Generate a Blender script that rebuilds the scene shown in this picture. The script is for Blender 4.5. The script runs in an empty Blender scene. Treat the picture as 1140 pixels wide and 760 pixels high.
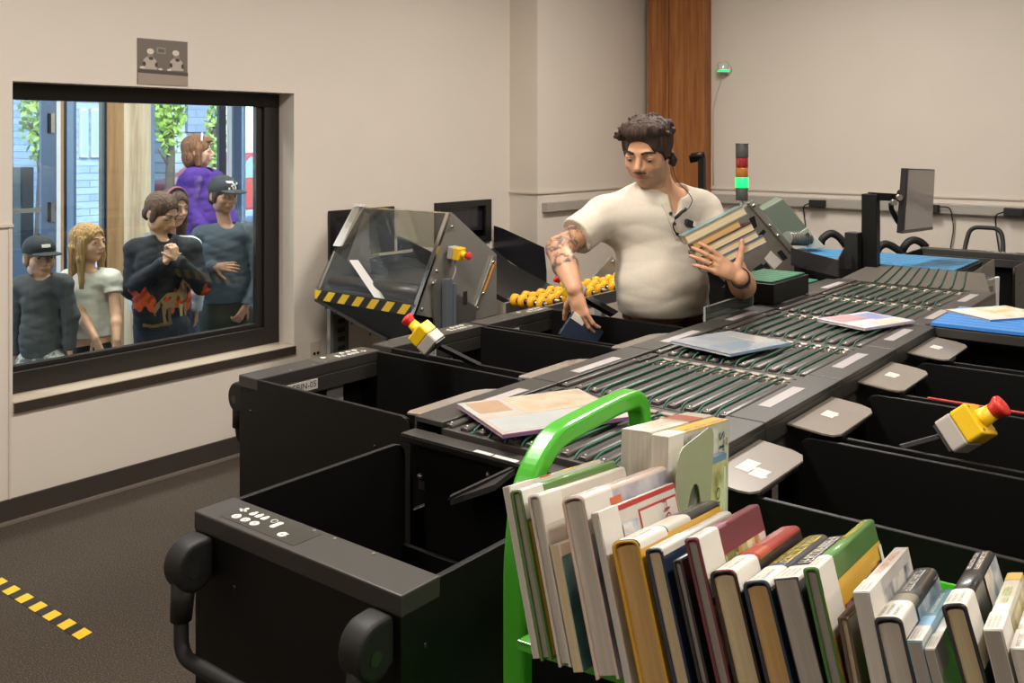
import bpy, bmesh, math, random
import numpy as np
from mathutils import Matrix, Vector, Euler, Quaternion
SC = bpy.context.scene
COL = SC.collection
PI = math.pi
R = math.radians
V = Vector
WM = {}

# ---------------------------------------------------------------- frames
# world axes follow the sorting machine: x runs along the conveyor, y towards the window wall.
# the room itself is turned 1.5 degrees against it.
ROOM_ROT = Matrix.Rotation(R(-1.5), 4, 'Z')
def RW(a, b, z=0.0):
    return ROOM_ROT @ V((a, b, z))

# ---------------------------------------------------------------- materials
def lin(c):
    if isinstance(c, str):
        c = c.lstrip('#')
        c = [int(c[i:i + 2], 16) / 255 for i in (0, 2, 4)]
        c = [x / 12.92 if x <= .04045 else ((x + .055) / 1.055) ** 2.4 for x in c]
    return (c[0], c[1], c[2], 1.0)
MATS = {}
def nodes_of(name):
    m = bpy.data.materials.new(name); m.use_nodes = True
    nt = m.node_tree
    return m, nt, nt.nodes['Principled BSDF']
def mat(name, col, rough=.5, metal=0., noise=0., nscale=40., bump=0., bscale=200., spec=None, coat=0., emit=0., alpha=None, sss=0., stretch=None):
    """plain procedural material: base colour with a little noise variation and bump"""
    key = name
    if key in MATS: return MATS[key]
    m, nt, b = nodes_of(name)
    c = lin(col)
    b.inputs['Base Color'].default_value = c
    b.inputs['Roughness'].default_value = rough
    b.inputs['Metallic'].default_value = metal
    if spec is not None: b.inputs['Specular IOR Level'].default_value = spec
    if coat: b.inputs['Coat Weight'].default_value = coat
    if sss:
        b.inputs['Subsurface Weight'].default_value = sss
        b.inputs['Subsurface Radius'].default_value = (.012, .005, .003)
        b.inputs['Subsurface Scale'].default_value = 1.0
    if emit:
        b.inputs['Emission Color'].default_value = c
        b.inputs['Emission Strength'].default_value = emit
    if noise or bump:
        tc = nt.nodes.new('ShaderNodeTexCoord')
        src = tc.outputs['Object']
        if stretch:
            mp = nt.nodes.new('ShaderNodeMapping'); mp.inputs['Scale'].default_value = stretch
            nt.links.new(src, mp.inputs[0]); src = mp.outputs[0]
    if noise:
        n = nt.nodes.new('ShaderNodeTexNoise'); n.inputs['Scale'].default_value = nscale; n.inputs['Detail'].default_value = 4
        nt.links.new(src, n.inputs['Vector'])
        r = nt.nodes.new('ShaderNodeMapRange'); r.inputs[1].default_value = .3; r.inputs[2].default_value = .7
        r.inputs[3].default_value = 1 - noise; r.inputs[4].default_value = 1 + noise
        nt.links.new(n.outputs['Fac'], r.inputs[0])
        mx = nt.nodes.new('ShaderNodeMix'); mx.data_type = 'RGBA'; mx.blend_type = 'MULTIPLY'; mx.inputs[0].default_value = 1
        mx.inputs[6].default_value = c
        nt.links.new(r.outputs[0], mx.inputs[7]); nt.links.new(mx.outputs[2], b.inputs['Base Color'])
    if bump:
        n2 = nt.nodes.new('ShaderNodeTexNoise'); n2.inputs['Scale'].default_value = bscale; n2.inputs['Detail'].default_value = 5
        nt.links.new(src, n2.inputs['Vector'])
        bp = nt.nodes.new('ShaderNodeBump'); bp.inputs['Strength'].default_value = bump; bp.inputs['Distance'].default_value = .01
        nt.links.new(n2.outputs['Fac'], bp.inputs['Height']); nt.links.new(bp.outputs[0], b.inputs['Normal'])
    MATS[key] = m
    return m
def ramp_mat(name, tex, cols, scale=10., rough=.5, bump=0., stretch=None, detail=4., constant=False, coat=0., metal=0., distort=0., offset=(0, 0, 0), rot=(0, 0, 0)):
    """texture -> colour ramp; tex in noise / voronoi / wave / wavez"""
    if name in MATS: return MATS[name]
    m, nt, b = nodes_of(name)
    tc = nt.nodes.new('ShaderNodeTexCoord'); mp = nt.nodes.new('ShaderNodeMapping')
    mp.inputs['Scale'].default_value = stretch or (1, 1, 1); mp.inputs['Location'].default_value = offset; mp.inputs['Rotation'].default_value = rot
    nt.links.new(tc.outputs['Object'], mp.inputs[0])
    if tex == 'noise':
        t = nt.nodes.new('ShaderNodeTexNoise'); t.inputs['Scale'].default_value = scale; t.inputs['Detail'].default_value = detail; out = t.outputs['Fac']
        t.inputs['Distortion'].default_value = distort
    elif tex == 'voronoi':
        t = nt.nodes.new('ShaderNodeTexVoronoi'); t.inputs['Scale'].default_value = scale
        sp = nt.nodes.new('ShaderNodeSeparateColor'); nt.links.new(t.outputs['Color'], sp.inputs[0]); out = sp.outputs[0]
    else:
        t = nt.nodes.new('ShaderNodeTexWave'); t.inputs['Scale'].default_value = scale; t.inputs['Distortion'].default_value = distort
        t.inputs['Detail'].default_value = detail; t.bands_direction = tex[-1].upper() if tex[-1] in 'xyz' else 'X'; out = t.outputs['Fac']
    nt.links.new(mp.outputs[0], t.inputs['Vector'])
    cr = nt.nodes.new('ShaderNodeValToRGB')
    if constant: cr.color_ramp.interpolation = 'CONSTANT'
    e = cr.color_ramp.elements
    while len(e) < len(cols): e.new(.5)
    for i, (p, c) in enumerate(cols):
        e[i].position = p; e[i].color = lin(c)
    nt.links.new(out, cr.inputs[0]); nt.links.new(cr.outputs[0], b.inputs['Base Color'])
    b.inputs['Roughness'].default_value = rough; b.inputs['Coat Weight'].default_value = coat; b.inputs['Metallic'].default_value = metal
    if bump:
        bp = nt.nodes.new('ShaderNodeBump'); bp.inputs['Strength'].default_value = bump; bp.inputs['Distance'].default_value = .01
        nt.links.new(out, bp.inputs['Height']); nt.links.new(bp.outputs[0], b.inputs['Normal'])
    MATS[name] = m
    return m
def glass_mat(name, tint='#ffffff', refl=1.0, rough=.02, haze=0., haze_col='#cccccc'):
    """thin pane: clear transmission mixed with a fresnel mirror, optional diffuse scatter"""
    if name in MATS: return MATS[name]
    m = bpy.data.materials.new(name); m.use_nodes = True; nt = m.node_tree; nt.nodes.clear()
    out = nt.nodes.new('ShaderNodeOutputMaterial')
    tr = nt.nodes.new('ShaderNodeBsdfTransparent'); tr.inputs[0].default_value = lin(tint)
    gl = nt.nodes.new('ShaderNodeBsdfGlossy'); gl.inputs['Roughness'].default_value = rough
    # two-sided Schlick reflectance: 4 % head-on, mirror-like at grazing angles
    fr = nt.nodes.new('ShaderNodeLayerWeight'); fr.inputs[0].default_value = .5
    p5 = nt.nodes.new('ShaderNodeMath'); p5.operation = 'POWER'; p5.inputs[1].default_value = 5; nt.links.new(fr.outputs['Facing'], p5.inputs[0])
    ma = nt.nodes.new('ShaderNodeMath'); ma.operation = 'MULTIPLY_ADD'; ma.inputs[1].default_value = .96; ma.inputs[2].default_value = .04; nt.links.new(p5.outputs[0], ma.inputs[0])
    mm = nt.nodes.new('ShaderNodeMath'); mm.operation = 'MULTIPLY'; mm.inputs[1].default_value = refl; mm.use_clamp = True
    nt.links.new(ma.outputs[0], mm.inputs[0])
    mx = nt.nodes.new('ShaderNodeMixShader')
    nt.links.new(mm.outputs[0], mx.inputs[0]); nt.links.new(tr.outputs[0], mx.inputs[1]); nt.links.new(gl.outputs[0], mx.inputs[2])
    last = mx
    if haze:
        df = nt.nodes.new('ShaderNodeBsdfDiffuse'); df.inputs[0].default_value = lin(haze_col)
        m2 = nt.nodes.new('ShaderNodeMixShader'); m2.inputs[0].default_value = haze
        nt.links.new(mx.outputs[0], m2.inputs[1]); nt.links.new(df.outputs[0], m2.inputs[2]); last = m2
    nt.links.new(last.outputs[0], out.inputs[0])
    MATS[name] = m
    return m

# ---------------------------------------------------------------- mesh builder
def frame_from(d):
    d = V(d).normalized()
    up = V((0, 0, 1)) if abs(d.z) < .95 else V((1, 0, 0))
    x = up.cross(d).normalized(); y = d.cross(x)
    return x, y, d
class MB:
    def __init__(s): s.v = []; s.f = []; s.m = []; s.s = []; s.M = Matrix()
    def add(s, vs, fs, m=0, smooth=False, M=None):
        T = s.M @ M if M is not None else s.M
        b = len(s.v)
        s.v += [T @ V(p) for p in vs]
        s.f += [tuple(b + i for i in f) for f in fs]
        s.m += [m] * len(fs); s.s += [smooth] * len(fs)
        return s
    def box(s, c, d, m=0, M=None):
        x, y, z = d[0] / 2, d[1] / 2, d[2] / 2
        vs = [(c[0] + i * x, c[1] + j * y, c[2] + k * z) for i in (-1, 1) for j in (-1, 1) for k in (-1, 1)]
        return s.add(vs, [(0, 1, 3, 2), (4, 6, 7, 5), (0, 4, 5, 1), (2, 3, 7, 6), (0, 2, 6, 4), (1, 5, 7, 3)], m, False, M)
    def bx(s, lo, hi, m=0, M=None):
        return s.box([(a + b) / 2 for a, b in zip(lo, hi)], [abs(b - a) for a, b in zip(lo, hi)], m, M)
    def prism(s, pts, vec, m=0, M=None, smooth=False):
        """polygon pts (3-D, planar) extruded by vec"""
        n = len(pts); vec = V(vec)
        vs = [V(p) for p in pts] + [V(p) + vec for p in pts]
        nrm = V((0, 0, 0))
        for i in range(n): nrm += (vs[i] - vs[0]).cross(vs[(i + 1) % n] - vs[0])
        order = list(range(n))
        flip = nrm.dot(vec) > 0
        caps = [tuple(reversed(order)) if flip else tuple(order), tuple(i + n for i in order) if flip else tuple(i + n for i in reversed(order))]
        sides = [((i, (i + 1) % n, (i + 1) % n + n, i + n) if flip else (i + n, (i + 1) % n + n, (i + 1) % n, i)) for i in range(n)]
        s.add(vs, caps, m, False, M); b = len(s.v) - 2 * n
        s.f += [tuple(b + i for i in f) for f in sides]; s.m += [m] * n; s.s += [smooth] * n
        return s
    def rings(s, rings, m=0, smooth=True, closed=False, caps=True, M=None):
        n = len(rings[0]); vs = [p for r in rings for p in r]; fs = []
        k = len(rings)
        for i in range(k if closed else k - 1):
            a, b = i * n, ((i + 1) % k) * n
            for j in range(n): fs.append((a + j, a + (j + 1) % n, b + (j + 1) % n, b + j))
        s.add(vs, fs, m, smooth, M)
        if caps and not closed:
            b = len(s.v) - len(vs)
            s.f += [tuple(b + j for j in reversed(range(n))), tuple(b + (k - 1) * n + j for j in range(n))]; s.m += [m, m]; s.s += [False, False]
        return s
    def cyl(s, p0, p1, r0, r1=None, n=16, m=0, M=None, caps=True, smooth=True):
        p0, p1 = V(p0), V(p1); r1 = r0 if r1 is None else r1
        x, y, d = frame_from(p1 - p0)
        rg = [[p + (x * math.cos(2 * PI * j / n) + y * math.sin(2 * PI * j / n)) * r for j in range(n)] for p, r in ((p0, r0), (p1, r1))]
        return s.rings(rg, m, smooth, False, caps, M)
    def tube(s, pts, r, n=8, m=0, closed=False, M=None, sec=None, up=None):
        """swept tube; sec = list of (x,y) section offsets instead of a circle"""
        pts = [V(p) for p in pts]; k = len(pts)
        rs = r if isinstance(r, (list, tuple)) else [r] * k
        rg = []; px = None
        for i in range(k):
            a = pts[i - 1] if i > 0 or closed else pts[i]; b = pts[(i + 1) % k] if i < k - 1 or closed else pts[i]
            d = (b - a).normalized()
            if px is None:
                x = V(up).cross(d).normalized() if up is not None else frame_from(d)[0]
            else:
                x = (px - d * px.dot(d)).normalized()
            y = d.cross(x); px = x
            if sec: rg.append([pts[i] + x * q[0] + y * q[1] for q in sec])
            else: rg.append([pts[i] + (x * math.cos(2 * PI * j / n) + y * math.sin(2 * PI * j / n)) * rs[i] for j in range(n)])
        return s.rings(rg, m, sec is None, closed, True, M)
    def lathe(s, prof, n=24, m=0, M=None, smooth=True):
        rg = [[(r * math.cos(2 * PI * j / n), r * math.sin(2 * PI * j / n), z) for j in range(n)] for r, z in prof]
        return s.rings(rg, m, smooth, False, True, M)
    def ball(s, c, r, n=16, k=10, m=0, M=None):
        r = (r, r, r) if not isinstance(r, (tuple, list)) else r
        rg = []
        for i in range(k + 1):
            t = PI * (i + .02 * (i == 0) - .02 * (i == k)) / k
            rg.append([(c[0] + r[0] * math.sin(t) * math.cos(2 * PI * j / n), c[1] + r[1] * math.sin(t) * math.sin(2 * PI * j / n), c[2] - r[2] * math.cos(t)) for j in range(n)])
        return s.rings(rg, m, True, False, True, M)
    def text(s, txt, size, M, m=0, align='CENTER', depth=.0004, warp=None, xscale=1.0):
        vs, fs = text_geo(txt, size, align, depth)
        vs = [(x * xscale, y, z) for x, y, z in vs]
        if warp: vs = [warp(p) for p in vs]
        return s.add(vs, fs, m, False, M)
    def build(s, name, mats, parent=None, bevel=0., seg=2, local=False, subsurf=0, fixn=True):
        me = bpy.data.meshes.new(name)
        if parent is not None and not local:
            inv = WM[parent].inverted(); vs = [inv @ p for p in s.v]
        else: vs = s.v
        me.from_pydata([tuple(p) for p in vs], [], s.f)
        mats = mats if isinstance(mats, (list, tuple)) else [mats]
        for q in mats: me.materials.append(q)
        me.polygons.foreach_set('material_index', s.m); me.polygons.foreach_set('use_smooth', s.s)
        if fixn:
            bm = bmesh.new(); bm.from_mesh(me); bmesh.ops.recalc_face_normals(bm, faces=bm.faces); bm.to_mesh(me); bm.free()
        me.update()
        o = bpy.data.objects.new(name, me); COL.objects.link(o)
        if parent is not None: o.parent = parent; WM[o] = WM[parent]
        else: WM[o] = Matrix()
        if bevel:
            q = o.modifiers.new('bevel', 'BEVEL'); q.width = bevel; q.segments = seg; q.limit_method = 'ANGLE'; q.angle_limit = R(35)
        if subsurf:
            q = o.modifiers.new('sub', 'SUBSURF'); q.levels = subsurf; q.render_levels = subsurf
        return o
_TXT = {}
def text_geo(txt, size, align, depth):
    k = (txt, align)
    if k not in _TXT:
        cu = bpy.data.curves.new('lettering_curve', 'FONT'); cu.body = txt; cu.align_x = align; cu.align_y = 'CENTER'; cu.size = 1; cu.resolution_u = 2
        o = bpy.data.objects.new('lettering_tmp', cu); COL.objects.link(o)
        bpy.context.view_layer.update()
        dg = bpy.context.evaluated_depsgraph_get(); ev = o.evaluated_get(dg); me = ev.to_mesh()
        _TXT[k] = ([tuple(p.co) for p in me.vertices], [tuple(f.vertices) for f in me.polygons])
        ev.to_mesh_clear(); bpy.data.objects.remove(o); bpy.data.curves.remove(cu)
    vs, fs = _TXT[k]
    return [(x * size, y * size, depth) for x, y, z in vs], fs

def tag(o, label=None, cat=None, group=None, kind=None):
    if label: o['label'] = label
    if cat: o['category'] = cat
    if group: o['group'] = group
    if kind: o['kind'] = kind
    return o
def thing(name, label, cat, M=None, group=None, loc=None, rz=0.):
    o = bpy.data.objects.new(name, None); COL.objects.link(o)
    if M is None: M = Matrix.Translation(V(loc or (0, 0, 0))) @ Matrix.Rotation(rz, 4, 'Z')
    o.matrix_world = M; WM[o] = M.copy(); o.empty_display_size = .05
    return tag(o, label, cat, group)
def struct(name, mb, m, parent=None, **kw):
    o = mb.build(name, m, parent, **kw)
    if parent is None: o['kind'] = 'structure'
    return o
def copy_tree(o, parent=None, M=None):
    """a thing with copies of its parts and their sub-parts"""
    c = o.copy(); COL.objects.link(c)
    if parent is not None: c.parent = parent; WM[c] = WM[parent]
    if M is not None: c.matrix_world = M; WM[c] = M.copy()
    for ch in KIDS.get(o, None) or [x for x in o.children]: copy_tree(ch, c)
    return c
KIDS = {}
def arc(c, r, a0, a1, n, ax=V((1, 0, 0)), ay=V((0, 0, 1))):
    return [V(c) + ax * (r * math.cos(a0 + (a1 - a0) * i / n)) + ay * (r * math.sin(a0 + (a1 - a0) * i / n)) for i in range(n + 1)]
def rpath(pts, r, n=6):
    """polyline with rounded corners"""
    pts = [V(p) for p in pts]; out = [pts[0]]
    for i in range(1, len(pts) - 1):
        a, b, c = pts[i - 1], pts[i], pts[i + 1]
        d1, d2 = (a - b).normalized(), (c - b).normalized()
        rr = min(r, (a - b).length * .45, (c - b).length * .45)
        for k in range(n + 1):
            t = k / n; out.append((b + d1 * rr) * (1 - t) ** 2 + b * 2 * t * (1 - t) + (b + d2 * rr) * t * t)
    out.append(pts[-1]); return out
def rrect(w, h, r, n=4):
    out = []
    for cx, cy, a in ((w / 2 - r, h / 2 - r, 0), (-w / 2 + r, h / 2 - r, 90), (-w / 2 + r, -h / 2 + r, 180), (w / 2 - r, -h / 2 + r, 270)):
        out += [(cx + r * math.cos(R(a + 90 * i / n)), cy + r * math.sin(R(a + 90 * i / n))) for i in range(n + 1)]
    return out
def T(x=0, y=0, z=0, rz=0, rx=0, ry=0):
    return Matrix.Translation((x, y, z)) @ Euler((rx, ry, rz)).to_matrix().to_4x4()

# shared materials
BLACK = mat('black_powder_coat', '#100f0e', .45, bump=.03, bscale=900, spec=.3)
BLACKIN = mat('black_bin_lining', '#0e0d0c', .8)
PLASTIC = mat('black_plastic', '#201f1e', .38, bump=.02, bscale=700)
DGREY = mat('dark_grey_metal', '#393632', .42, bump=.03, bscale=900)
RUBBER = mat('black_rubber', '#161514', .6)
CHROME = mat('bright_steel', '#c9c6c0', .22, 1.)
STEEL = mat('brushed_steel', '#a8a49c', .35, .9, noise=.08, nscale=60, stretch=(1, 1, 12))
ALU = mat('anodised_aluminium', '#b9bab8', .3, .85)
WHITE = mat('white_label', '#d8d2c7', .6)
LABELGREY = mat('pale_grey_label', '#a39c9a', .5)
INK = mat('black_ink', '#1a1a1c', .6)
YELLOW = mat('yellow_plastic', '#f0c21d', .38)
RED = mat('red_plastic', '#d8352f', .35)
GREYP = mat('light_grey_plastic', '#b7afa6', .45)
BELT = mat('green_drive_belt', '#1b5543', .5)
# measured viewpoint of the photograph: only used to turn measured pixels into points of the place
_S, _C = math.sin(R(38.2)), math.cos(R(38.2))
def at(px, py, Z):
    X = (px - 570) / 1070 * Z
    return V((_S * X + _C * Z, -_C * X + _S * Z, 1.68 - (py - 154) / 1070 * Z))
def at_b(px, py, b):
    """point of the room plane b = const (parallel to the window wall), in room coordinates"""
    ye = R(39.7); s, c = math.sin(ye), math.cos(ye); k = (px - 570) / 1070
    Z = b / (s - c * k); X = k * Z
    return V((s * X + c * Z, b, 1.68 - (py - 154) / 1070 * Z))
# ================================================================= the room
wallp = mat('warm_white_paint', '#d9cfc2', .6, noise=.012, nscale=3, bump=.015, bscale=350)
carpet = ramp_mat('speckled_carpet', 'noise', [(0, '#1f1a16'), (.42, '#352d25'), (.56, '#43392f'), (.66, '#655947'), (1, '#8f826c')], 210, .95, bump=.35, detail=3)
basem = mat('dark_rubber_base', '#3a322c', .55, noise=.03)
beadm = mat('grey_cove_bead', '#756b60', .6)
darkframe = mat('dark_bronze_aluminium', '#2b2724', .42, .3)
wood = None
def wood_mat(name, c0, c1, c2, sc=1.6):
    m, nt, b = nodes_of(name)
    tc = nt.nodes.new('ShaderNodeTexCoord'); mp = nt.nodes.new('ShaderNodeMapping'); mp.inputs['Scale'].default_value = (1, 1, .06)
    nt.links.new(tc.outputs['Object'], mp.inputs[0])
    n = nt.nodes.new('ShaderNodeTexNoise'); n.inputs['Scale'].default_value = 26 * sc; n.inputs['Detail'].default_value = 6; n.inputs['Distortion'].default_value = .6
    nt.links.new(mp.outputs[0], n.inputs['Vector'])
    mp2 = nt.nodes.new('ShaderNodeMapping'); mp2.inputs['Scale'].default_value = (9, 9, .01)
    nt.links.new(tc.outputs['Object'], mp2.inputs[0])
    n2 = nt.nodes.new('ShaderNodeTexNoise'); n2.inputs['Scale'].default_value = 1.3; n2.inputs['Detail'].default_value = 1
    nt.links.new(mp2.outputs[0], n2.inputs['Vector'])
    ad = nt.nodes.new('ShaderNodeMath'); ad.operation = 'MULTIPLY_ADD'; ad.inputs[1].default_value = .5
    nt.links.new(n.outputs['Fac'], ad.inputs[0])
    ad2 = nt.nodes.new('ShaderNodeMath'); ad2.operation = 'MULTIPLY'; ad2.inputs[1].default_value = .5
    nt.links.new(n2.outputs['Fac'], ad2.inputs[0]); nt.links.new(ad2.outputs[0], ad.inputs[2])
    cr = nt.nodes.new('ShaderNodeValToRGB'); e = cr.color_ramp.elements
    e.new(.5)
    for i, (p, c) in enumerate([(.33, c0), (.5, c1), (.66, c2)]): e[i].position = p; e[i].color = lin(c)
    nt.links.new(ad.outputs[0], cr.inputs[0])
    # knots
    vo = nt.nodes.new('ShaderNodeTexVoronoi'); vo.inputs['Scale'].default_value = 3.2
    mp3 = nt.nodes.new('ShaderNodeMapping'); mp3.inputs['Scale'].default_value = (1, 1, .45); nt.links.new(tc.outputs['Object'], mp3.inputs[0]); nt.links.new(mp3.outputs[0], vo.inputs['Vector'])
    kr = nt.nodes.new('ShaderNodeMapRange'); kr.inputs[1].default_value = .03; kr.inputs[2].default_value = .09; kr.inputs[3].default_value = .45; kr.inputs[4].default_value = 1
    nt.links.new(vo.outputs['Distance'], kr.inputs[0])
    mx = nt.nodes.new('ShaderNodeMix'); mx.data_type = 'RGBA'; mx.blend_type = 'MULTIPLY'; mx.inputs[0].default_value = 1
    nt.links.new(cr.outputs[0], mx.inputs[6]); nt.links.new(kr.outputs[0], mx.inputs[7]); nt.links.new(mx.outputs[2], b.inputs['Base Color'])
    b.inputs['Roughness'].default_value = .5
    return m
fir = wood_mat('glulam_fir', '#7c4520', '#9c612f', '#b57d45')
paleb = wood_mat('pale_spruce', '#b79d7d', '#d8c4a6', '#e9dac2')
BW = 4.38       # window wall
A0, A1 = -3.2, 5.25
WT = .2
# wall with the opening of the window and the two return hatches
OPEN = [(1.845, 3.364, .52, 1.932), (3.605, 4.05, .985, 1.255), (4.52, 5.02, .985, 1.255)]
def wall_with_holes(mb, a0, a1, b0, b1, z0, z1, holes):
    cuts = sorted({a0, a1} | {h[0] for h in holes} | {h[1] for h in holes})
    for c0, c1 in zip(cuts[:-1], cuts[1:]):
        hs = [h for h in holes if h[0] < (c0 + c1) / 2 < h[1]]
        zs = [z0] + [q for h in hs for q in (h[2], h[3])] + [z1]
        for q0, q1 in zip(zs[::2], zs[1::2]): mb.bx((c0, b0, q0), (c1, b1, q1))
CEIL = 3.3
BACKA = 6.68
JB = 4.13
w = MB(); w.M = ROOM_ROT
wall_with_holes(w, A0, A1, BW, BW + WT, 0, CEIL, OPEN)
struct('wall_left', w, wallp)
w = MB(); w.M = ROOM_ROT
w.bx((A1, JB, 0), (BACKA + .3, BW + WT, CEIL))
struct('wall_jog', w, wallp)
w = MB(); w.M = ROOM_ROT
w.bx((BACKA, -4.6, 0), (BACKA + .2, JB, CEIL)); struct('wall_back', w, wallp)
w = MB(); w.M = ROOM_ROT
w.bx((A0 - .2, -4.6, 0), (A0, BW, CEIL)); struct('wall_behind', w, wallp)
w = MB(); w.M = ROOM_ROT
w.bx((A0 - .2, -4.8, 0), (BACKA + .2, -4.6, CEIL)); struct('wall_right', w, wallp)
w = MB(); w.M = ROOM_ROT
w.bx((A0 - .2, -4.8, -.05), (BACKA + .2, BW + .02, 0)); struct('floor', w, carpet)
w = MB(); w.M = ROOM_ROT
w.bx((A0 - .2, -4.8, CEIL), (BACKA + .2, BW + WT, CEIL + .1)); struct('ceiling', w, mat('ceiling_white', '#dcd6cc', .8))
# timber column in the corner
w = MB(); w.M = ROOM_ROT
w.bx((6.56, 3.55, 0), (6.56 + .3, 3.72, CEIL)); w.bx((6.57, 3.722, 0), (6.86, 3.86, CEIL)); w.bx((6.56, 3.862, 0), (6.86, 4.045, CEIL))
struct('wooden_column', w, fir, bevel=.004)
# baseboards
w = MB(); w.M = ROOM_ROT
w.bx((A0, BW - .012, 0), (A1, BW, .103)); w.bx((A0, BW - .03, 0), (A1, BW, .012), 1)
struct('baseboard_left', w, [basem, beadm])
w = MB(); w.M = ROOM_ROT
w.bx((BACKA - .012, -4.6, 0), (BACKA, 3.55, .103)); struct('baseboard_back', w, basem)
w = MB(); w.M = ROOM_ROT
w.bx((A1 - .012, JB, 0), (A1, BW - .03, .103)); w.bx((A1 - .012, JB - .012, 0), (6.5, JB, .103)); struct('baseboard_jog', w, basem)
# reveal lines: lower wall panels end at a thin capped line
railm = mat('panel_cap_paint', '#cfc5b7', .5)
w = MB(); w.M = ROOM_ROT
w.bx((A0, BW - .012, 1.292), (1.845, BW, 1.304)); w.bx((1.828, BW - .006, .103), (1.836, BW, 1.292))
struct('trim_1', w, railm)
w = MB(); w.M = ROOM_ROT
w.bx((A1 - .012, JB - .012, 1.292), (A1, BW, 1.306)); w.bx((A1 - .012, JB - .012, 1.292), (6.55, JB, 1.306))
struct('trim_2', w, railm)
w = MB(); w.M = ROOM_ROT
w.bx((BACKA - .012, -4.6, 1.29), (BACKA, 3.55, 1.303)); struct('trim_3', w, railm)
# ---- window: frame set deep in the opening, glass, metal-edged sill
a0, a1, z0, z1 = OPEN[0]
fb0, fb1 = BW + .135, BW + .2
win = thing('window_1', None, None, ROOM_ROT); win['kind'] = 'structure'
fw = .085
w = MB(); w.M = ROOM_ROT
w.bx((a0, fb0, z1 - .075), (a1, fb1, z1)); w.bx((a0, fb0, z0), (a1, fb1, z0 + .10))
w.bx((a1 - .10, fb0, z0 + .10), (a1, fb1, z1 - .075)); w.bx((a0, fb0, z0 + .10), (a0 + .06, fb1, z1 - .075))
w.bx((a1 - .14, fb0 + .02, z0 + .10), (a1 - .10, fb1 - .01, z1 - .075)); w.bx((a0 + .06, fb0 + .02, z0 + .10), (a1 - .14, fb1 - .01, z0 + .125))
w.build('window_frame', darkframe, win, bevel=.003)
w = MB(); w.M = ROOM_ROT
w.bx((a0 + .05, fb0 + .03, z0 + .1), (a1 - .12, fb0 + .036, z1 - .07))
w.build('window_pane', glass_mat('clear_window_glass', '#eef4f2', 1.1, .01), win)
w = MB(); w.M = ROOM_ROT
w.bx((a0 + .001, BW - .012, z0 - .04), (a1 + .002, BW - .0005, z0 + .003), 0); w.bx((a0 + .001, BW - .0005, z0 + .0005), (a1 - .001, fb0, z0 + .003), 0); w.bx((a0, BW - .016, z0 - .044), (a1 + .002, BW - .012, z0 - .001), 1)
w.build('window_sill', [mat('pale_laminate_sill', '#cbbba8', .35), mat('sill_edge_steel', '#6d6259', .25, .75)], win)
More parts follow.
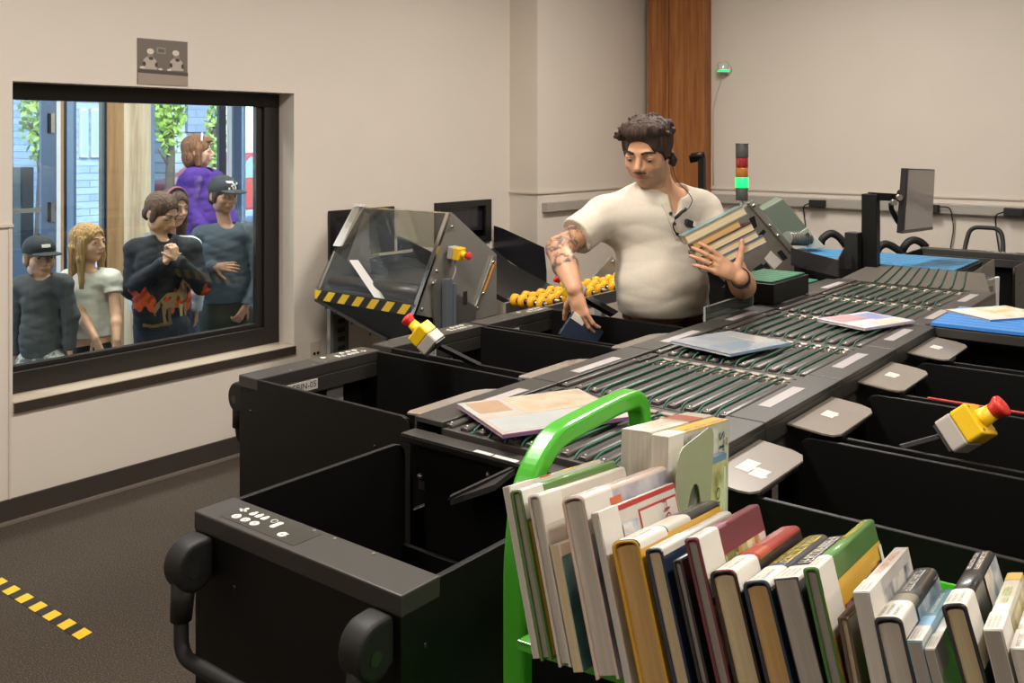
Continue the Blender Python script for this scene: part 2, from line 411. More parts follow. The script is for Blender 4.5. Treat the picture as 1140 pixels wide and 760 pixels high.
# ================================================================= bins
BH = 1.02
def make_bin(name, label, L, W, group, M, tagtext=None, sticker=True, handle='down', panel=True):
    """open-topped rolling bin; handle side at local x = 0, opening towards +x"""
    t = thing(name, label, 'bin', M, group)
    h, th = BH, .012
    m = MB(); m.M = M
    z0 = .14
    side = [(0, 0, z0), (L, 0, z0), (L, 0, h - .045)] + [(L - .03 + .03 * math.cos(R(a)), 0, h - .03 + .03 * math.sin(R(a)) ) for a in (0, 30, 60, 90)] + [(0, 0, h)]
    for s in (-1, 1):
        y = s * W / 2
        m.prism([(p[0], y - (th if s > 0 else 0), p[2]) for p in side], (0, th, 0))
    m.bx((0, -W / 2 + th, z0), (th, W / 2 - th, h - .002))                    # handle-side wall
    m.bx((L - th, -W / 2 + th, z0), (L, W / 2 - th, .80))                     # low wall at the conveyor side
    m.bx((th, -W / 2 + th, z0), (L - th, W / 2 - th, z0 + .02))
    m.build('bin_body', BLACK, t, bevel=.0015)
    m = MB(); m.M = M
    m.bx((th + .003, -W / 2 + th + .004, .46), (L - th - .003, W / 2 - th - .004, .475)); m.build('spring_floor', BLACKIN, t)
    m = MB(); m.M = M
    pw = .082
    m.bx((-.0016, -W / 2 - .0016, h - .03), (pw, W / 2 + .0016, h + .003)); m.bx((pw - .008, -W / 2 + th, h - .075), (pw, W / 2 - th, h - .03))
    tp = m.build('top_plate', DGREY, t, bevel=.003)
    m = MB(); m.M = M                                                         # keypad film, round buttons, icons
    m.bx((.012, .0, h + .003), (.07, .2, h + .0036), 0); k = m.build('keypad', mat('keypad_film', '#37352f', .3), tp)
    for (bx_, by_) in ((.027, .172), (.027, .147), (.027, .122), (.027, .048)):
        m = MB(); m.M = M; m.cyl((bx_, by_, h + .003), (bx_, by_, h + .0052), .0085, n=18, smooth=False); m.cyl((bx_, by_, h + .0052), (bx_, by_, h + .0055), .003, n=10, smooth=False, m=1)
        m.build('button', [WHITE, mat('grey_mark', '#8d8780', .5)], k)
    m = MB(); m.M = M
    q = rrect(.032, .011, .004); m.prism([(.047 + x * .8, .088 + y, h + .0036) for x, y in q], (0, 0, .001)); m.build('icon', WHITE, k)
    for i in range(3):                                                        # three parcel icons, a person icon, a lock ring
        m = MB(); m.M = M; cy = .16 - i * .016
        m.prism([(.052 + x, cy + y, h + .0036) for x, y in rrect(.012, .011, .003)], (0, 0, .0008)); m.cyl((.0595, cy, h + .0036), (.0595, cy, h + .0044), .0035, n=8); m.build('icon', WHITE, k)
    m = MB(); m.M = M
    m.cyl((.06, .187, h + .0036), (.06, .187, h + .0044), .004, n=8); m.bx((.046, .184, h + .0036), (.056, .19, h + .0044)); m.bx((.05, .178, h + .0036), (.054, .197, h + .0044))
    ring = [(.055 + .006 * math.cos(a), .104 + .006 * math.sin(a), h + .0042) for a in np.linspace(0, 2 * PI, 14)[:-1]]
    m.build('icon', WHITE, k)
    m = MB(); m.M = M; m.tube(ring, .0009, n=4, closed=True); m.build('icon', WHITE, k)
    m = MB(); m.M = M; m.cyl((.034, .042, h + .0036), (.034, .042, h + .0046), .0018, n=6); m.build('icon', WHITE, k)
    for sy in (-.03, -.12, .02):
        m = MB(); m.M = M; m.cyl((pw - .01, sy * W / .5, h + .003), (pw - .01, sy * W / .5, h + .0042), .0032, n=10); m.build('rivet', STEEL, tp)
    if tagtext:
        m = MB(); m.M = M
        m.bx((pw, -.02 - .13, h - .064), (pw + .0012, -.02, h - .035), 0)
        MM = Matrix(((0, 0, 1, pw + .0014), (1, 0, 0, -.085), (0, 1, 0, h - .0495), (0, 0, 0, 1)))
        m.text(tagtext, .024, None, 1) if False else m.add([(MM @ V(p)) for p in text_geo(tagtext, .0255, 'CENTER', .0003)[0]], text_geo(tagtext, .0255, 'CENTER', .0003)[1], 1)
        m.build('bin_label', [WHITE, INK], tp)
    if sticker:
        m = MB(); m.M = M
        m.bx((th, .075, h - .16), (th + .001, .14, h - .095)); m.build('white_sticker', WHITE, t)
    # handle: two knuckles with a swinging U bar
    hd = None
    for s in (-1, 1):
        y = s * ((W / 2 - .035) if handle == 'down' else .1)
        m = MB(); m.M = M
        prof = [(.0, h - .03), (-.012, h - .026)] + [(-.034 + .038 * math.cos(R(a)), h - .07 + .043 * math.sin(R(a))) for a in range(90, 301, 15)] + [(0, h - .095)]
        m.prism([(x, y - .024, z) for x, z in prof], (0, .048, 0), smooth=True)
        k = m.build('handle_knuckle', RUBBER, t, bevel=.008, seg=3)
        m = MB(); m.M = M
        m.cyl((-.04, y - .0255, h - .075), (-.04, y + .0255, h - .075), .011, n=14, smooth=False); m.build('pivot_pin', mat('dark_steel_pin', '#55524d', .35, .8), k)
    m = MB(); m.M = M
    yy = W / 2 - .035
    hw_ = yy
    if handle == 'up': yy = min(yy, .1)
    if handle == 'down':
        pts = rpath([(-.045, yy, h - .09), (-.05, yy, h - .15), (-.06, yy - .015, h - .212), (-.06, -yy + .015, h - .212), (-.05, -yy, h - .15), (-.045, -yy, h - .09)], .05, 7)
    else:
        pts = rpath([(-.045, yy, h - .07), (-.10, yy, h + .02), (-.13, yy - .02, h + .12), (-.13, -yy + .02, h + .12), (-.10, -yy, h + .02), (-.045, -yy, h - .07)], .06, 7)
    m.tube(pts, .0125, n=12)
    for s in (-1, 1):
        a, b = (pts[0], pts[1]) if s > 0 else (pts[-1], pts[-2])
        e = a + (b - a).normalized() * .07
        m.cyl(a, e, .021, .018, n=14)
    m.build('handle_bar', RUBBER, t)
    # castors
    for sx in (.07, L - .07):
        for s in (-1, 1):
            m = MB(); m.M = M
            y = s * (W / 2 - .06)
            m.cyl((sx, y - .014, .05), (sx, y + .014, .05), .05, n=20); m.bx((sx - .02, y - .022, .06), (sx + .02, y - .016, .14)); m.bx((sx - .02, y + .016, .06), (sx + .02, y + .022, .14)); m.bx((sx - .03, y - .022, .13), (sx + .03, y + .022, .14))
            m.build('castor', RUBBER, t)
    # bolts on the outer walls
    for c, r_ in [((x, s * W / 2, h - .09), (.005, .003, .005)) for s in (-1, 1) for x in (.05, L - .12)] + [((0, y, h - .1), (.003, .005, .005)) for y in (.14, -.14)]:
        m = MB(); m.M = M; m.ball(c, r_, 8, 6); m.build('bolt', mat('black_bolt', '#2c2a28', .35, .5), t)
    return t
GB = 'black open sorting bins'
make_bin('sorting_bin', 'black open bin at near end of conveyor with white keypad buttons on its top plate', .515, .51, GB, T(.988, 1.235, 0), sticker=False)
Lb = lambda u0, u1: T((u0 + u1) / 2, 2.25, 0, -PI / 2)
Rb_ = lambda u0, u1: T((u0 + u1) / 2, .16, 0, PI / 2)
make_bin('sorting_bin', 'black bin labelled EBIN-05 beside the window wall, second from the near end', .66, .46, GB, Lb(1.63, 2.095), 'E4-EBIN-05')
make_bin('sorting_bin', 'black bin on window side with the leaning yellow stop button over its front edge', .66, .45, GB, Lb(2.143, 2.59), 'E3-EBIN-04')
make_bin('sorting_bin', 'black bin directly in front of the man in the cream shirt', .66, .405, GB, Lb(2.611, 3.022), 'E2-EBIN-03')
make_bin('sorting_bin', 'black bin directly behind the row of books on the green cart', .66, .415, GB, Rb_(1.668, 2.083))
make_bin('sorting_bin', 'black bin on right side below the large yellow and red stop button', .66, .42, GB, Rb_(2.115, 2.535))
make_bin('sorting_bin', 'black bin on right side with a red strip along its near rim', .66, .42, GB, Rb_(2.565, 2.985))
make_bin('sorting_bin', 'black bin on right side just in front of the blue ribbed tray', .66, .42, GB, Rb_(3.03, 3.45))
m = MB(); m.bx((2.567, .36, BH + .0005), (2.576, .68, BH + .003)); tag(m.build('red_strip', mat('red_tape', '#d2403a', .45)), 'thin red strip lying on a black bin rim behind the right stop button', 'strip')

# ================================================================= conveyor
CZ = 1.07
barm = mat('roller_grey', '#4d4a45', .38, .25)
bronze = mat('bronze_steel', '#b9ab98', .3, .9)
deck = mat('conveyor_deck', '#423e39', .5, .1)
cross = mat('pale_cross_slat', '#a89c8d', .35, .5)
frost = mat('smoked_acrylic_flap', '#8a8177', .25, 0, coat=.3, noise=.03, nscale=8)
sidebl = mat('side_rail_dark', '#302e2d', .4, .2)
def make_module(u0, u1, label, flapL=True, flapR=True, rail_r=True, left_wide=False):
    t = thing('conveyor_module', label, 'conveyor', Matrix.Translation((u0, 1.165, 0)), 'roller and belt modules of the sorting conveyor')
    L = u1 - u0
    vl0, vl1, vr0, vr1 = 1.395, 1.478, .848, .935
    m = MB(); m.bx((u0 + .002, vr1, CZ - .075), (u1 - .002, vl0, CZ - .013))
    m.bx((u0 + .002, vr0 + .01, CZ - .16), (u1 - .002, vr0 + .03, CZ - .045)); m.bx((u0 + .002, vl1 - .03, CZ - .16), (u1 - .002, vl1 - .01, CZ - .045))
    m.build('deck', deck, t, bevel=.002)
    for (a, b, s) in ((vl0, vl1, 1), (vr0, vr1, -1)):
        m = MB(); o = b if s > 0 else a
        m.bx((u0 + .0012, a, CZ - .012), (u1 - .0012, b, CZ)); m.bx((u0 + .0012, o - .006 * (s > 0), CZ - .05), (u1 - .0012, o + .006 * (s < 0), CZ - .012))
        inn = a if s > 0 else b
        m.bx((u0 + .0012, inn - .004 * (s < 0), CZ - .04), (u1 - .0012, inn + .004 * (s > 0), CZ - .012))
        r = m.build('side_rail', DGREY, t, bevel=.0025)
        m = MB(); c = (a + b) / 2 + .012 * -s * 1
        m.bx((u0 + .115, c - .016, CZ), (u0 + .325, c + .014, CZ + .0007)); m.build('rail_label', LABELGREY, r)
    # grey rollers with bright pins, green cords between them
    e0, e1 = u0 + .012, u1 - .106
    vs = [.955 + .0432 * i for i in range(11)]
    sec = [(y, z) for y, z in rrect(.023, .016, .006, 3)]
    for v in vs:
        m = MB()
        m.rings([[(x, v + y * f, CZ - .0125 + z * f) for y, z in sec] for x, f in ((e0, .8), (e0 + .004, 1), (e1 - .004, 1), (e1, .8))])
        m.ball((e0 + .012, v, CZ - .0045), (.004, .004, .0025), 8, 5, 1); m.ball((e1 - .012, v, CZ - .0045), (.004, .004, .0025), 8, 5, 1)
        m.build('roller', [barm, bronze], t)
    for v in [.971 + .0432 * i for i in range(10)][:9]:
        m = MB()
        m.tube(rpath([(u0 + .006, v, CZ - .02), (u0 + .014, v, CZ - .006), (u0 + .04, v, CZ + .0012), (u1 - .11, v, CZ + .0012), (u1 - .075, v, CZ - .002), (u1 - .06, v, CZ - .02)], .025, 3), .0029, n=6)
        m.build('drive_belt', BELT, t)
    for k, x in enumerate((u1 - .1, u1 - .055)):
        for i in range(9):
            v = .955 + .0432 * i
            m = MB(); m.bx((x, v + .003, CZ - .0125), (x + .02, v + .035, CZ - .004 - .003 * k)); m.build('cross_slat', cross, t, bevel=.002)
    for vv in (.955, 1.385):
        m = MB()
        m.bx((u1 - .115, vv - .016, CZ - .0125), (u1 - .01, vv + .008, CZ - .006), 0)
        for x in (u1 - .09, u1 - .05): m.cyl((x, vv - .004, CZ - .006), (x, vv - .004, CZ - .0052), .005, n=10, m=1)
        m.build('shaft_block', [DGREY, BLACKIN], t, bevel=.002)
    for (on, s, v0, v1) in ((flapL, 1, 1.482, 1.61), (flapR, -1, .845, .735)):
        if not on: continue
        m = MB(); lo, hi = u0 + .11, u0 + .39
        d = v1 - v0; q = [(lo, v0), (hi, v0), (hi, v1 - .04 * s), (hi - .012, v1 - .012 * s), (hi - .04, v1), (lo + .03, v1), (lo + .008, v1 - .01 * s), (lo, v1 - .03 * s)]
        if s > 0: q = [(lo - .01, v0), (hi, v0), (hi, v0 + .07), (hi - .012, v1 - .02), (hi - .04, v1), (lo + .012, v1), (lo - .008, v1 - .01), (lo - .01, v1 - .025)]
        zf = CZ - .03
        sl = lambda v: zf - .1 * abs(v - v0)
        m.prism([(x, y, sl(y)) for x, y in q], (0, 0, .004))
        f = m.build('chute_flap', frost, t)
        m = MB()
        if s > 0: m.add([(lo + .1, v0 + .02, sl(v0 + .02) + .0045), (lo + .2, v0 + .02, sl(v0 + .02) + .0045), (lo + .2, v0 + .036, sl(v0 + .036) + .0045), (lo + .1, v0 + .036, sl(v0 + .036) + .0045)], [(0, 1, 2, 3)])
        else:
            n = 7 if u0 < 1.6 else 3 if u0 < 2.9 else 1
            for i in range(n):
                x = lo + (.095 if n > 3 else .12) + (i % 4) * .016 - (.01 if i > 3 else 0); y = v0 - .03 - .032 * (i // 4) * 1.0
                m.add([(x, y, sl(y) + .0045), (x + .014, y, sl(y) + .0045), (x + .014, y - .028 - .006 * ((i * 7) % 3 == 1), sl(y) - .003 + .0045), (x, y - .028, sl(y) - .003 + .0045)], [(0, 1, 2, 3)])
        m.build('flap_label', WHITE, f)
    # legs under the module
    for v in (1.44, .88):
        m = MB(); m.bx((u0 + .19, v - .02, .03), (u0 + .23, v + .02, CZ - .1)); m.bx((u0 + .17, v - .035, 0), (u0 + .25, v + .035, .03)); m.build('support_leg', BLACK, t)
    return t
make_module(1.53, 1.957, 'sorting conveyor module at near end, beneath the large pale magazine')
make_module(1.959, 2.428, 'second sorting conveyor module from near end, right behind the green cart handle')
make_module(2.43, 2.868, 'third sorting conveyor module, carrying the pale blue-grey magazine')
make_module(2.87, 3.308, 'fourth sorting conveyor module, beside the upright clear guard and the pink and blue magazine', flapL=False)
make_module(3.31, 3.746, 'fifth sorting conveyor module, beside the black tray with a green top', False, False)
make_module(3.748, 4.18, 'farthest sorting conveyor module, before the grey feed plate below the monitor', False, False)
# near end cover of the conveyor
t = thing('conveyor_end', 'black end cover of the sorting conveyor behind the near black bin', 'conveyor', Matrix.Translation((1.53, 1.165, 0)))
m = MB(); m.bx((1.511, .85, CZ - .13), (1.528, 1.476, CZ - .034)); m.bx((1.484, .85, CZ - .044), (1.529, 1.476, CZ - .03)); m.build('end_panel', BLACK, t, bevel=.002)
m = MB(); m.bx((1.485, .852, CZ - .0298), (1.5285, 1.474, CZ - .026)); m.build('end_rail', DGREY, t, bevel=.001)
m = MB(); m.bx((1.486, 1.16, CZ - .026), (1.498, 1.22, CZ - .0252)); m.bx((1.486, 1.225, CZ - .026), (1.498, 1.27, CZ - .0252)); m.build('end_label', WHITE, t)
m = MB(); m.prism([(1.49, 1.16, CZ - .035), (1.49, 1.30, CZ - .12), (1.45, 1.30, CZ - .12), (1.42, 1.16, CZ - .05)], (0, .0, -.012)); m.prism([(1.488, 1.155, CZ - .03), (1.488, 1.162, CZ - .04), (1.43, 1.29, CZ - .115), (1.43, 1.283, CZ - .105)], (0.004, 0, .004))
m.build('corner_gusset', DGREY, t)
m = MB(); m.ball((1.51, 1.25, CZ - .075), .006, 8, 6); m.build('bolt', STEEL, t)
m = MB(); m.ball((1.51, 1.44, CZ - .12), .007, 8, 6); m.build('bolt', STEEL, t)
m = MB(); m.bx((1.512, .9, .0), (1.528, 1.43, CZ - .13)); m.build('lower_panel', BLACK, t)

# grey feed plate with the cords running over it, ends at the blue rollers
t = thing('feed_plate', 'grey feed plate crossed by thin green cords in front of the blue rollers', 'conveyor', Matrix.Translation((4.18, 1.2, 0)))
m = MB(); m.prism([(4.185, .87, CZ - .004), (4.185, 1.47, CZ - .004), (4.53, 1.47, CZ + .0143), (4.53, 1.42, CZ + .0143), (4.6, 1.42, CZ + .018), (4.6, .98, CZ + .018)], (0, 0, -.012)); m.bx((4.19, .93, CZ - .3), (4.53, 1.42, CZ - .02)); m.build('plate', mat('feed_plate_grey', '#5a544c', .45, .2), t)
for i in range(9):
    v = .9765 + .0432 * i
    m = MB(); m.tube([(4.18, v, CZ - .002), (4.21, v, CZ + .002), (4.59, v + .075 - .004 * i, CZ + .0215)], .0032, n=6); m.build('drive_belt', BELT, t)
m = MB(); m.bx((4.2, .95, 0), (4.43, 1.40, CZ - .3)); m.build('support_box', BLACK, t)
bluep = mat('blue_ribbed_belt', '#2f7fae', .42)
bluel = mat('pale_blue_edge', '#7fb6d8', .4)
def ribbed(m, lo, hi, n, axis, z, mi=0, mj=1):
    """corrugated belting: n rounded ribs"""
    for i in range(n):
        f0, f1 = (i + .08) / n, (i + .92) / n
        if axis == 0: a = lo[0] + (hi[0] - lo[0]) * f0; b = lo[0] + (hi[0] - lo[0]) * f1; m.bx((a, lo[1], z), (b, hi[1], z + .008), mi)
        else: a = lo[1] + (hi[1] - lo[1]) * f0; b = lo[1] + (hi[1] - lo[1]) * f1; m.bx((lo[0], a, z), (hi[0], b, z + .008), mi)
# blue cross rollers beyond the plate
t = thing('blue_conveyor', 'blue ribbed cross conveyor behind the black monitor post', 'conveyor', Matrix.Translation((4.85, 1.6, 0)))
m = MB(); m.bx((4.62, 1.10, CZ - .09), (4.78, 1.74, CZ + .008)); m.bx((4.78, 1.1, CZ - .09), (5.12, 2.0, CZ + .008)); m.bx((4.72, 1.12, 0.0), (5.1, 1.16, CZ - .09)); m.bx((4.82, 1.74, 0.0), (5.1, 1.78, CZ - .09)); m.build('bed', BLACK, t, bevel=.003)
m = MB(); ribbed(m, (4.63, 1.11), (4.775, 1.73), 2, 0, CZ + .01); ribbed(m, (4.78, 1.11), (5.11, 1.99), 5, 0, CZ + .01); m.build('ribbed_belt', bluep, t, bevel=.003)
# blue tray on the right, magazine on it
t = thing('blue_tray', 'blue ribbed tray table to the right of the conveyor with a magazine on it', 'tray', Matrix.Translation((3.48, .6, 0)))
m = MB(); m.bx((3.28, .1, CZ - .028), (3.68, .844, CZ)); m.bx((3.312, .844, CZ + .0015), (3.68, .885, CZ + .0035)); m.build('tray_bed', DGREY, t, bevel=.003)
m = MB(); m.bx((3.288, .1, CZ + .0036), (3.672, .862, CZ + .006)); ribbed(m, (3.288, .1), (3.672, .862), 8, 0, CZ + .006); m.build('ribbed_belt', mat('bright_blue_belt', '#3d86cf', .45), t, bevel=.003)
m = MB(); m.bx((3.3, .12, CZ - .04), (3.66, .84, CZ - .028)); m.build('tray_frame', BLACK, t)
for v in (.14, .79):
    m = MB(); m.bx((3.47, v, 0), (3.5, v + .03, CZ - .04)); m.build('support_leg', BLACK, t)
# black tray with the green top, left of the conveyor
t = thing('green_topped_tray', 'black deep tray with green ribbed top beside the man carrying books', 'tray', Matrix.Translation((3.5, 1.55, 0)))
m = MB(); m.bx((3.34, 1.415, CZ + .004), (3.68, 1.61, CZ + .078)); m.bx((3.34, 1.50, CZ - .03), (3.68, 1.61, CZ + .004)); m.build('tray_body', BLACK, t, bevel=.003)
m = MB(); ribbed(m, (3.352, 1.425), (3.668, 1.60), 7, 0, CZ + .078); m.build('ribbed_belt', mat('green_ribbed_belt', '#1b6440', .45), t, bevel=.003)
for u in (3.36, 3.62):
    m = MB(); m.bx((u, 1.56, 0), (u + .035, 1.595, CZ - .03)); m.build('support_leg', BLACK, t)
t = thing('green_infeed', 'pale green ribbed infeed belt between the green topped tray and the smoked guard', 'conveyor', Matrix.Translation((3.9, 1.6, 0)))
m = MB(); m.bx((3.7, 1.535, CZ - .035), (4.12, 1.80, CZ - .012)); m.build('infeed_bed', BLACK, t)
m = MB(); ribbed(m, (3.705, 1.54), (4.115, 1.79), 14, 0, CZ - .012); m.build('ribbed_belt', mat('pale_green_belt', '#3f7f62', .4), t)
for u in (3.74, 4.05):
    m = MB(); m.bx((u, 1.74, 0), (u + .035, 1.775, CZ - .035)); m.build('support_leg', BLACK, t)
# left deck strip and clear guard
t = thing('clear_guard', 'upright clear acrylic guard on conveyor edge beside the man', 'guard', Matrix.Translation((3.2, 1.5, 0)))
m = MB(); m.bx((2.94, 1.486, CZ - .05), (3.32, 1.492, CZ + .042)); m.build('acrylic_sheet', glass_mat('clear_acrylic', '#dfe6e2', 1.0, .03, .12, '#8d9490'), t, bevel=.002)
m = MB(); m.bx((2.94, 1.4855, CZ + .042), (3.32, 1.4925, CZ + .0445)); m.bx((2.9375, 1.4855, CZ - .03), (2.94, 1.4925, CZ + .0445)); m.bx((3.32, 1.4855, CZ - .03), (3.3225, 1.4925, CZ + .0445)); m.build('polished_edge', mat('polished_acrylic_edge', '#9aa39c', .2, coat=1), t)
t = thing('side_deck', 'dark deck strip between the conveyor and the green topped tray', 'conveyor', Matrix.Translation((3.6, 1.55, 0)))
m = MB(); m.bx((3.69, 1.48, CZ - .035), (4.18, 1.527, CZ - .006)); m.bx((3.1, 1.494, CZ - .04), (3.325, 1.58, CZ - .02)); m.bx((3.325, 1.48, CZ - .06), (3.69, 1.499, CZ - .035)); m.build('strip', DGREY, t, bevel=.002)
m = MB(); m.bx((3.72, 1.485, 0), (3.76, 1.52, CZ - .04)); m.build('support_leg', BLACK, t)
m = MB(); m.bx((4.1, 1.485, 0), (4.14, 1.52, CZ - .04)); m.build('support_leg', BLACK, t)

# ================================================================= emergency stops
MODEL_STOP = 1
def make_stop(name, label, P, axis, up, s=1.0, arm=None, cable=None, roll=0):
    axis = V(axis).normalized(); up = V(up); x = up.cross(axis).normalized(); y = axis.cross(x)
    M = Matrix.Translation(P) @ Matrix(((x.x, y.x, axis.x, 0), (x.y, y.y, axis.y, 0), (x.z, y.z, axis.z, 0), (0, 0, 0, 1))) @ Matrix.Rotation(roll, 4, 'Z') @ Matrix.Scale(s, 4)
    t = thing(name, label, 'emergency stop', Matrix.Translation(P), 'yellow emergency stop buttons')
    m = MB(); m.M = M
    m.prism([(a, b, -.04) for a, b in rrect(.072, .072, .007)], (0, 0, .038)); m.build('grey_base', GREYP, t, bevel=.003)
    m = MB(); m.M = M
    m.prism([(a, b, -.0015) for a, b in rrect(.072, .072, .007)], (0, 0, .042)); m.build('yellow_cover', YELLOW, t, bevel=.004)
    m = MB(); m.M = M; m.lathe([(.0, .04), (.021, .04), (.019, .046), (.017, .068), (0, .068)], 20); m.build('collar', YELLOW, t)
    m = MB(); m.M = M; m.lathe([(.0, .066), (.0165, .066), (.017, .075), (.022, .085), (.0235, .09), (.021, .0955), (.012, .0985), (0, .099)], 24); m.build('red_button', RED, t)
    for a in (-.027, .027):
        for b in (-.027, .027): m = MB(); m.M = M; m.cyl((a, b, .04), (a, b, .0415), .003, n=8); m.build('cover_screw', CHROME, t)
    if arm:
        m = MB(); A, B, w, dd = V(arm[0]), V(arm[1]), V(arm[2]), V(arm[3])
        m.prism([A - w, A + w, B + w, B - w], dd); m.build('mounting_arm', BLACK, t, bevel=.0015)
        m = MB(); m.M = M; m.bx((-.036, -.03, -.046), (.036, .03, -.04)); m.ball((.0, -.05, -.046), .004, 8, 6); m.build('mounting_plate', DGREY, t)
    return t
# ================================================================= books
def paper_mat(name, c):
    if name in MATS: return MATS[name]
    m, nt, b = nodes_of(name)
    tc = nt.nodes.new('ShaderNodeTexCoord'); mp = nt.nodes.new('ShaderNodeMapping'); mp.inputs['Scale'].default_value = (1, 900, 1)
    n = nt.nodes.new('ShaderNodeTexNoise'); n.inputs['Scale'].default_value = 1.5; n.inputs['Detail'].default_value = 3
    nt.links.new(tc.outputs['Object'], mp.inputs[0]); nt.links.new(mp.outputs[0], n.inputs['Vector'])
    mp2 = nt.nodes.new('ShaderNodeMapping'); mp2.inputs['Scale'].default_value = (1, 140, 4); n2 = nt.nodes.new('ShaderNodeTexNoise'); n2.inputs['Scale'].default_value = 1.2
    nt.links.new(tc.outputs['Object'], mp2.inputs[0]); nt.links.new(mp2.outputs[0], n2.inputs['Vector'])
    ad = nt.nodes.new('ShaderNodeMath'); nt.links.new(n.outputs['Fac'], ad.inputs[0]); nt.links.new(n2.outputs['Fac'], ad.inputs[1])
    r = nt.nodes.new('ShaderNodeMapRange'); r.inputs[1].default_value = .6; r.inputs[2].default_value = 1.4; r.inputs[3].default_value = .72; r.inputs[4].default_value = 1.12
    nt.links.new(ad.outputs[0], r.inputs[0])
    mx = nt.nodes.new('ShaderNodeMix'); mx.data_type = 'RGBA'; mx.blend_type = 'MULTIPLY'; mx.inputs[0].default_value = 1; mx.inputs[6].default_value = lin(c)
    nt.links.new(r.outputs[0], mx.inputs[7]); nt.links.new(mx.outputs[2], b.inputs['Base Color']); b.inputs['Roughness'].default_value = .85
    bp = nt.nodes.new('ShaderNodeBump'); bp.inputs['Strength'].default_value = .4; bp.inputs['Distance'].default_value = .002
    nt.links.new(n.outputs['Fac'], bp.inputs['Height']); nt.links.new(bp.outputs[0], b.inputs['Normal'])
    MATS[name] = m; return m
PCREAM = paper_mat('cream_page_edges', '#d9c49c'); PWHITE = paper_mat('white_page_edges', '#cfc6ba'); PTAN = paper_mat('tan_page_edges', '#cda56a'); PGREY = paper_mat('grey_page_edges', '#a89f95')
def cover(c, rough=.32): return mat('cover_' + c.strip('#'), c, rough, noise=.05, nscale=30, coat=.25)
def scribble(m, x0, x1, y0, y1, rng, mi=0, dens=.75, h=.0003, zf=None):
    """a run of letter-like strokes filling a box"""
    H = y1 - y0; x = x0
    def q(a, b, c, d):
        pts = [(a, c), (b, c), (b, d), (a, d)]
        m.add([(px, py, (zf(py) if zf else 0) + h) for px, py in pts], [(0, 1, 2, 3)], mi)
    while x < x1 - H * .5:
        w = H * rng.uniform(.45, .75); s = H * .17
        if rng.random() < .12: x += w * .8; continue
        k = rng.randrange(5)
        q(x, x + s, y0, y1)
        if k in (0, 2): q(x + w - s, x + w, y0, y1)
        if k in (0, 1, 4): q(x, x + w, y1 - s, y1)
        if k in (1, 3, 4): q(x, x + w, y0, y0 + s)
        if k in (0, 2, 3): q(x, x + w * .9, y0 + H * .42, y0 + H * .42 + s)
        x += w + H * .22
    return m
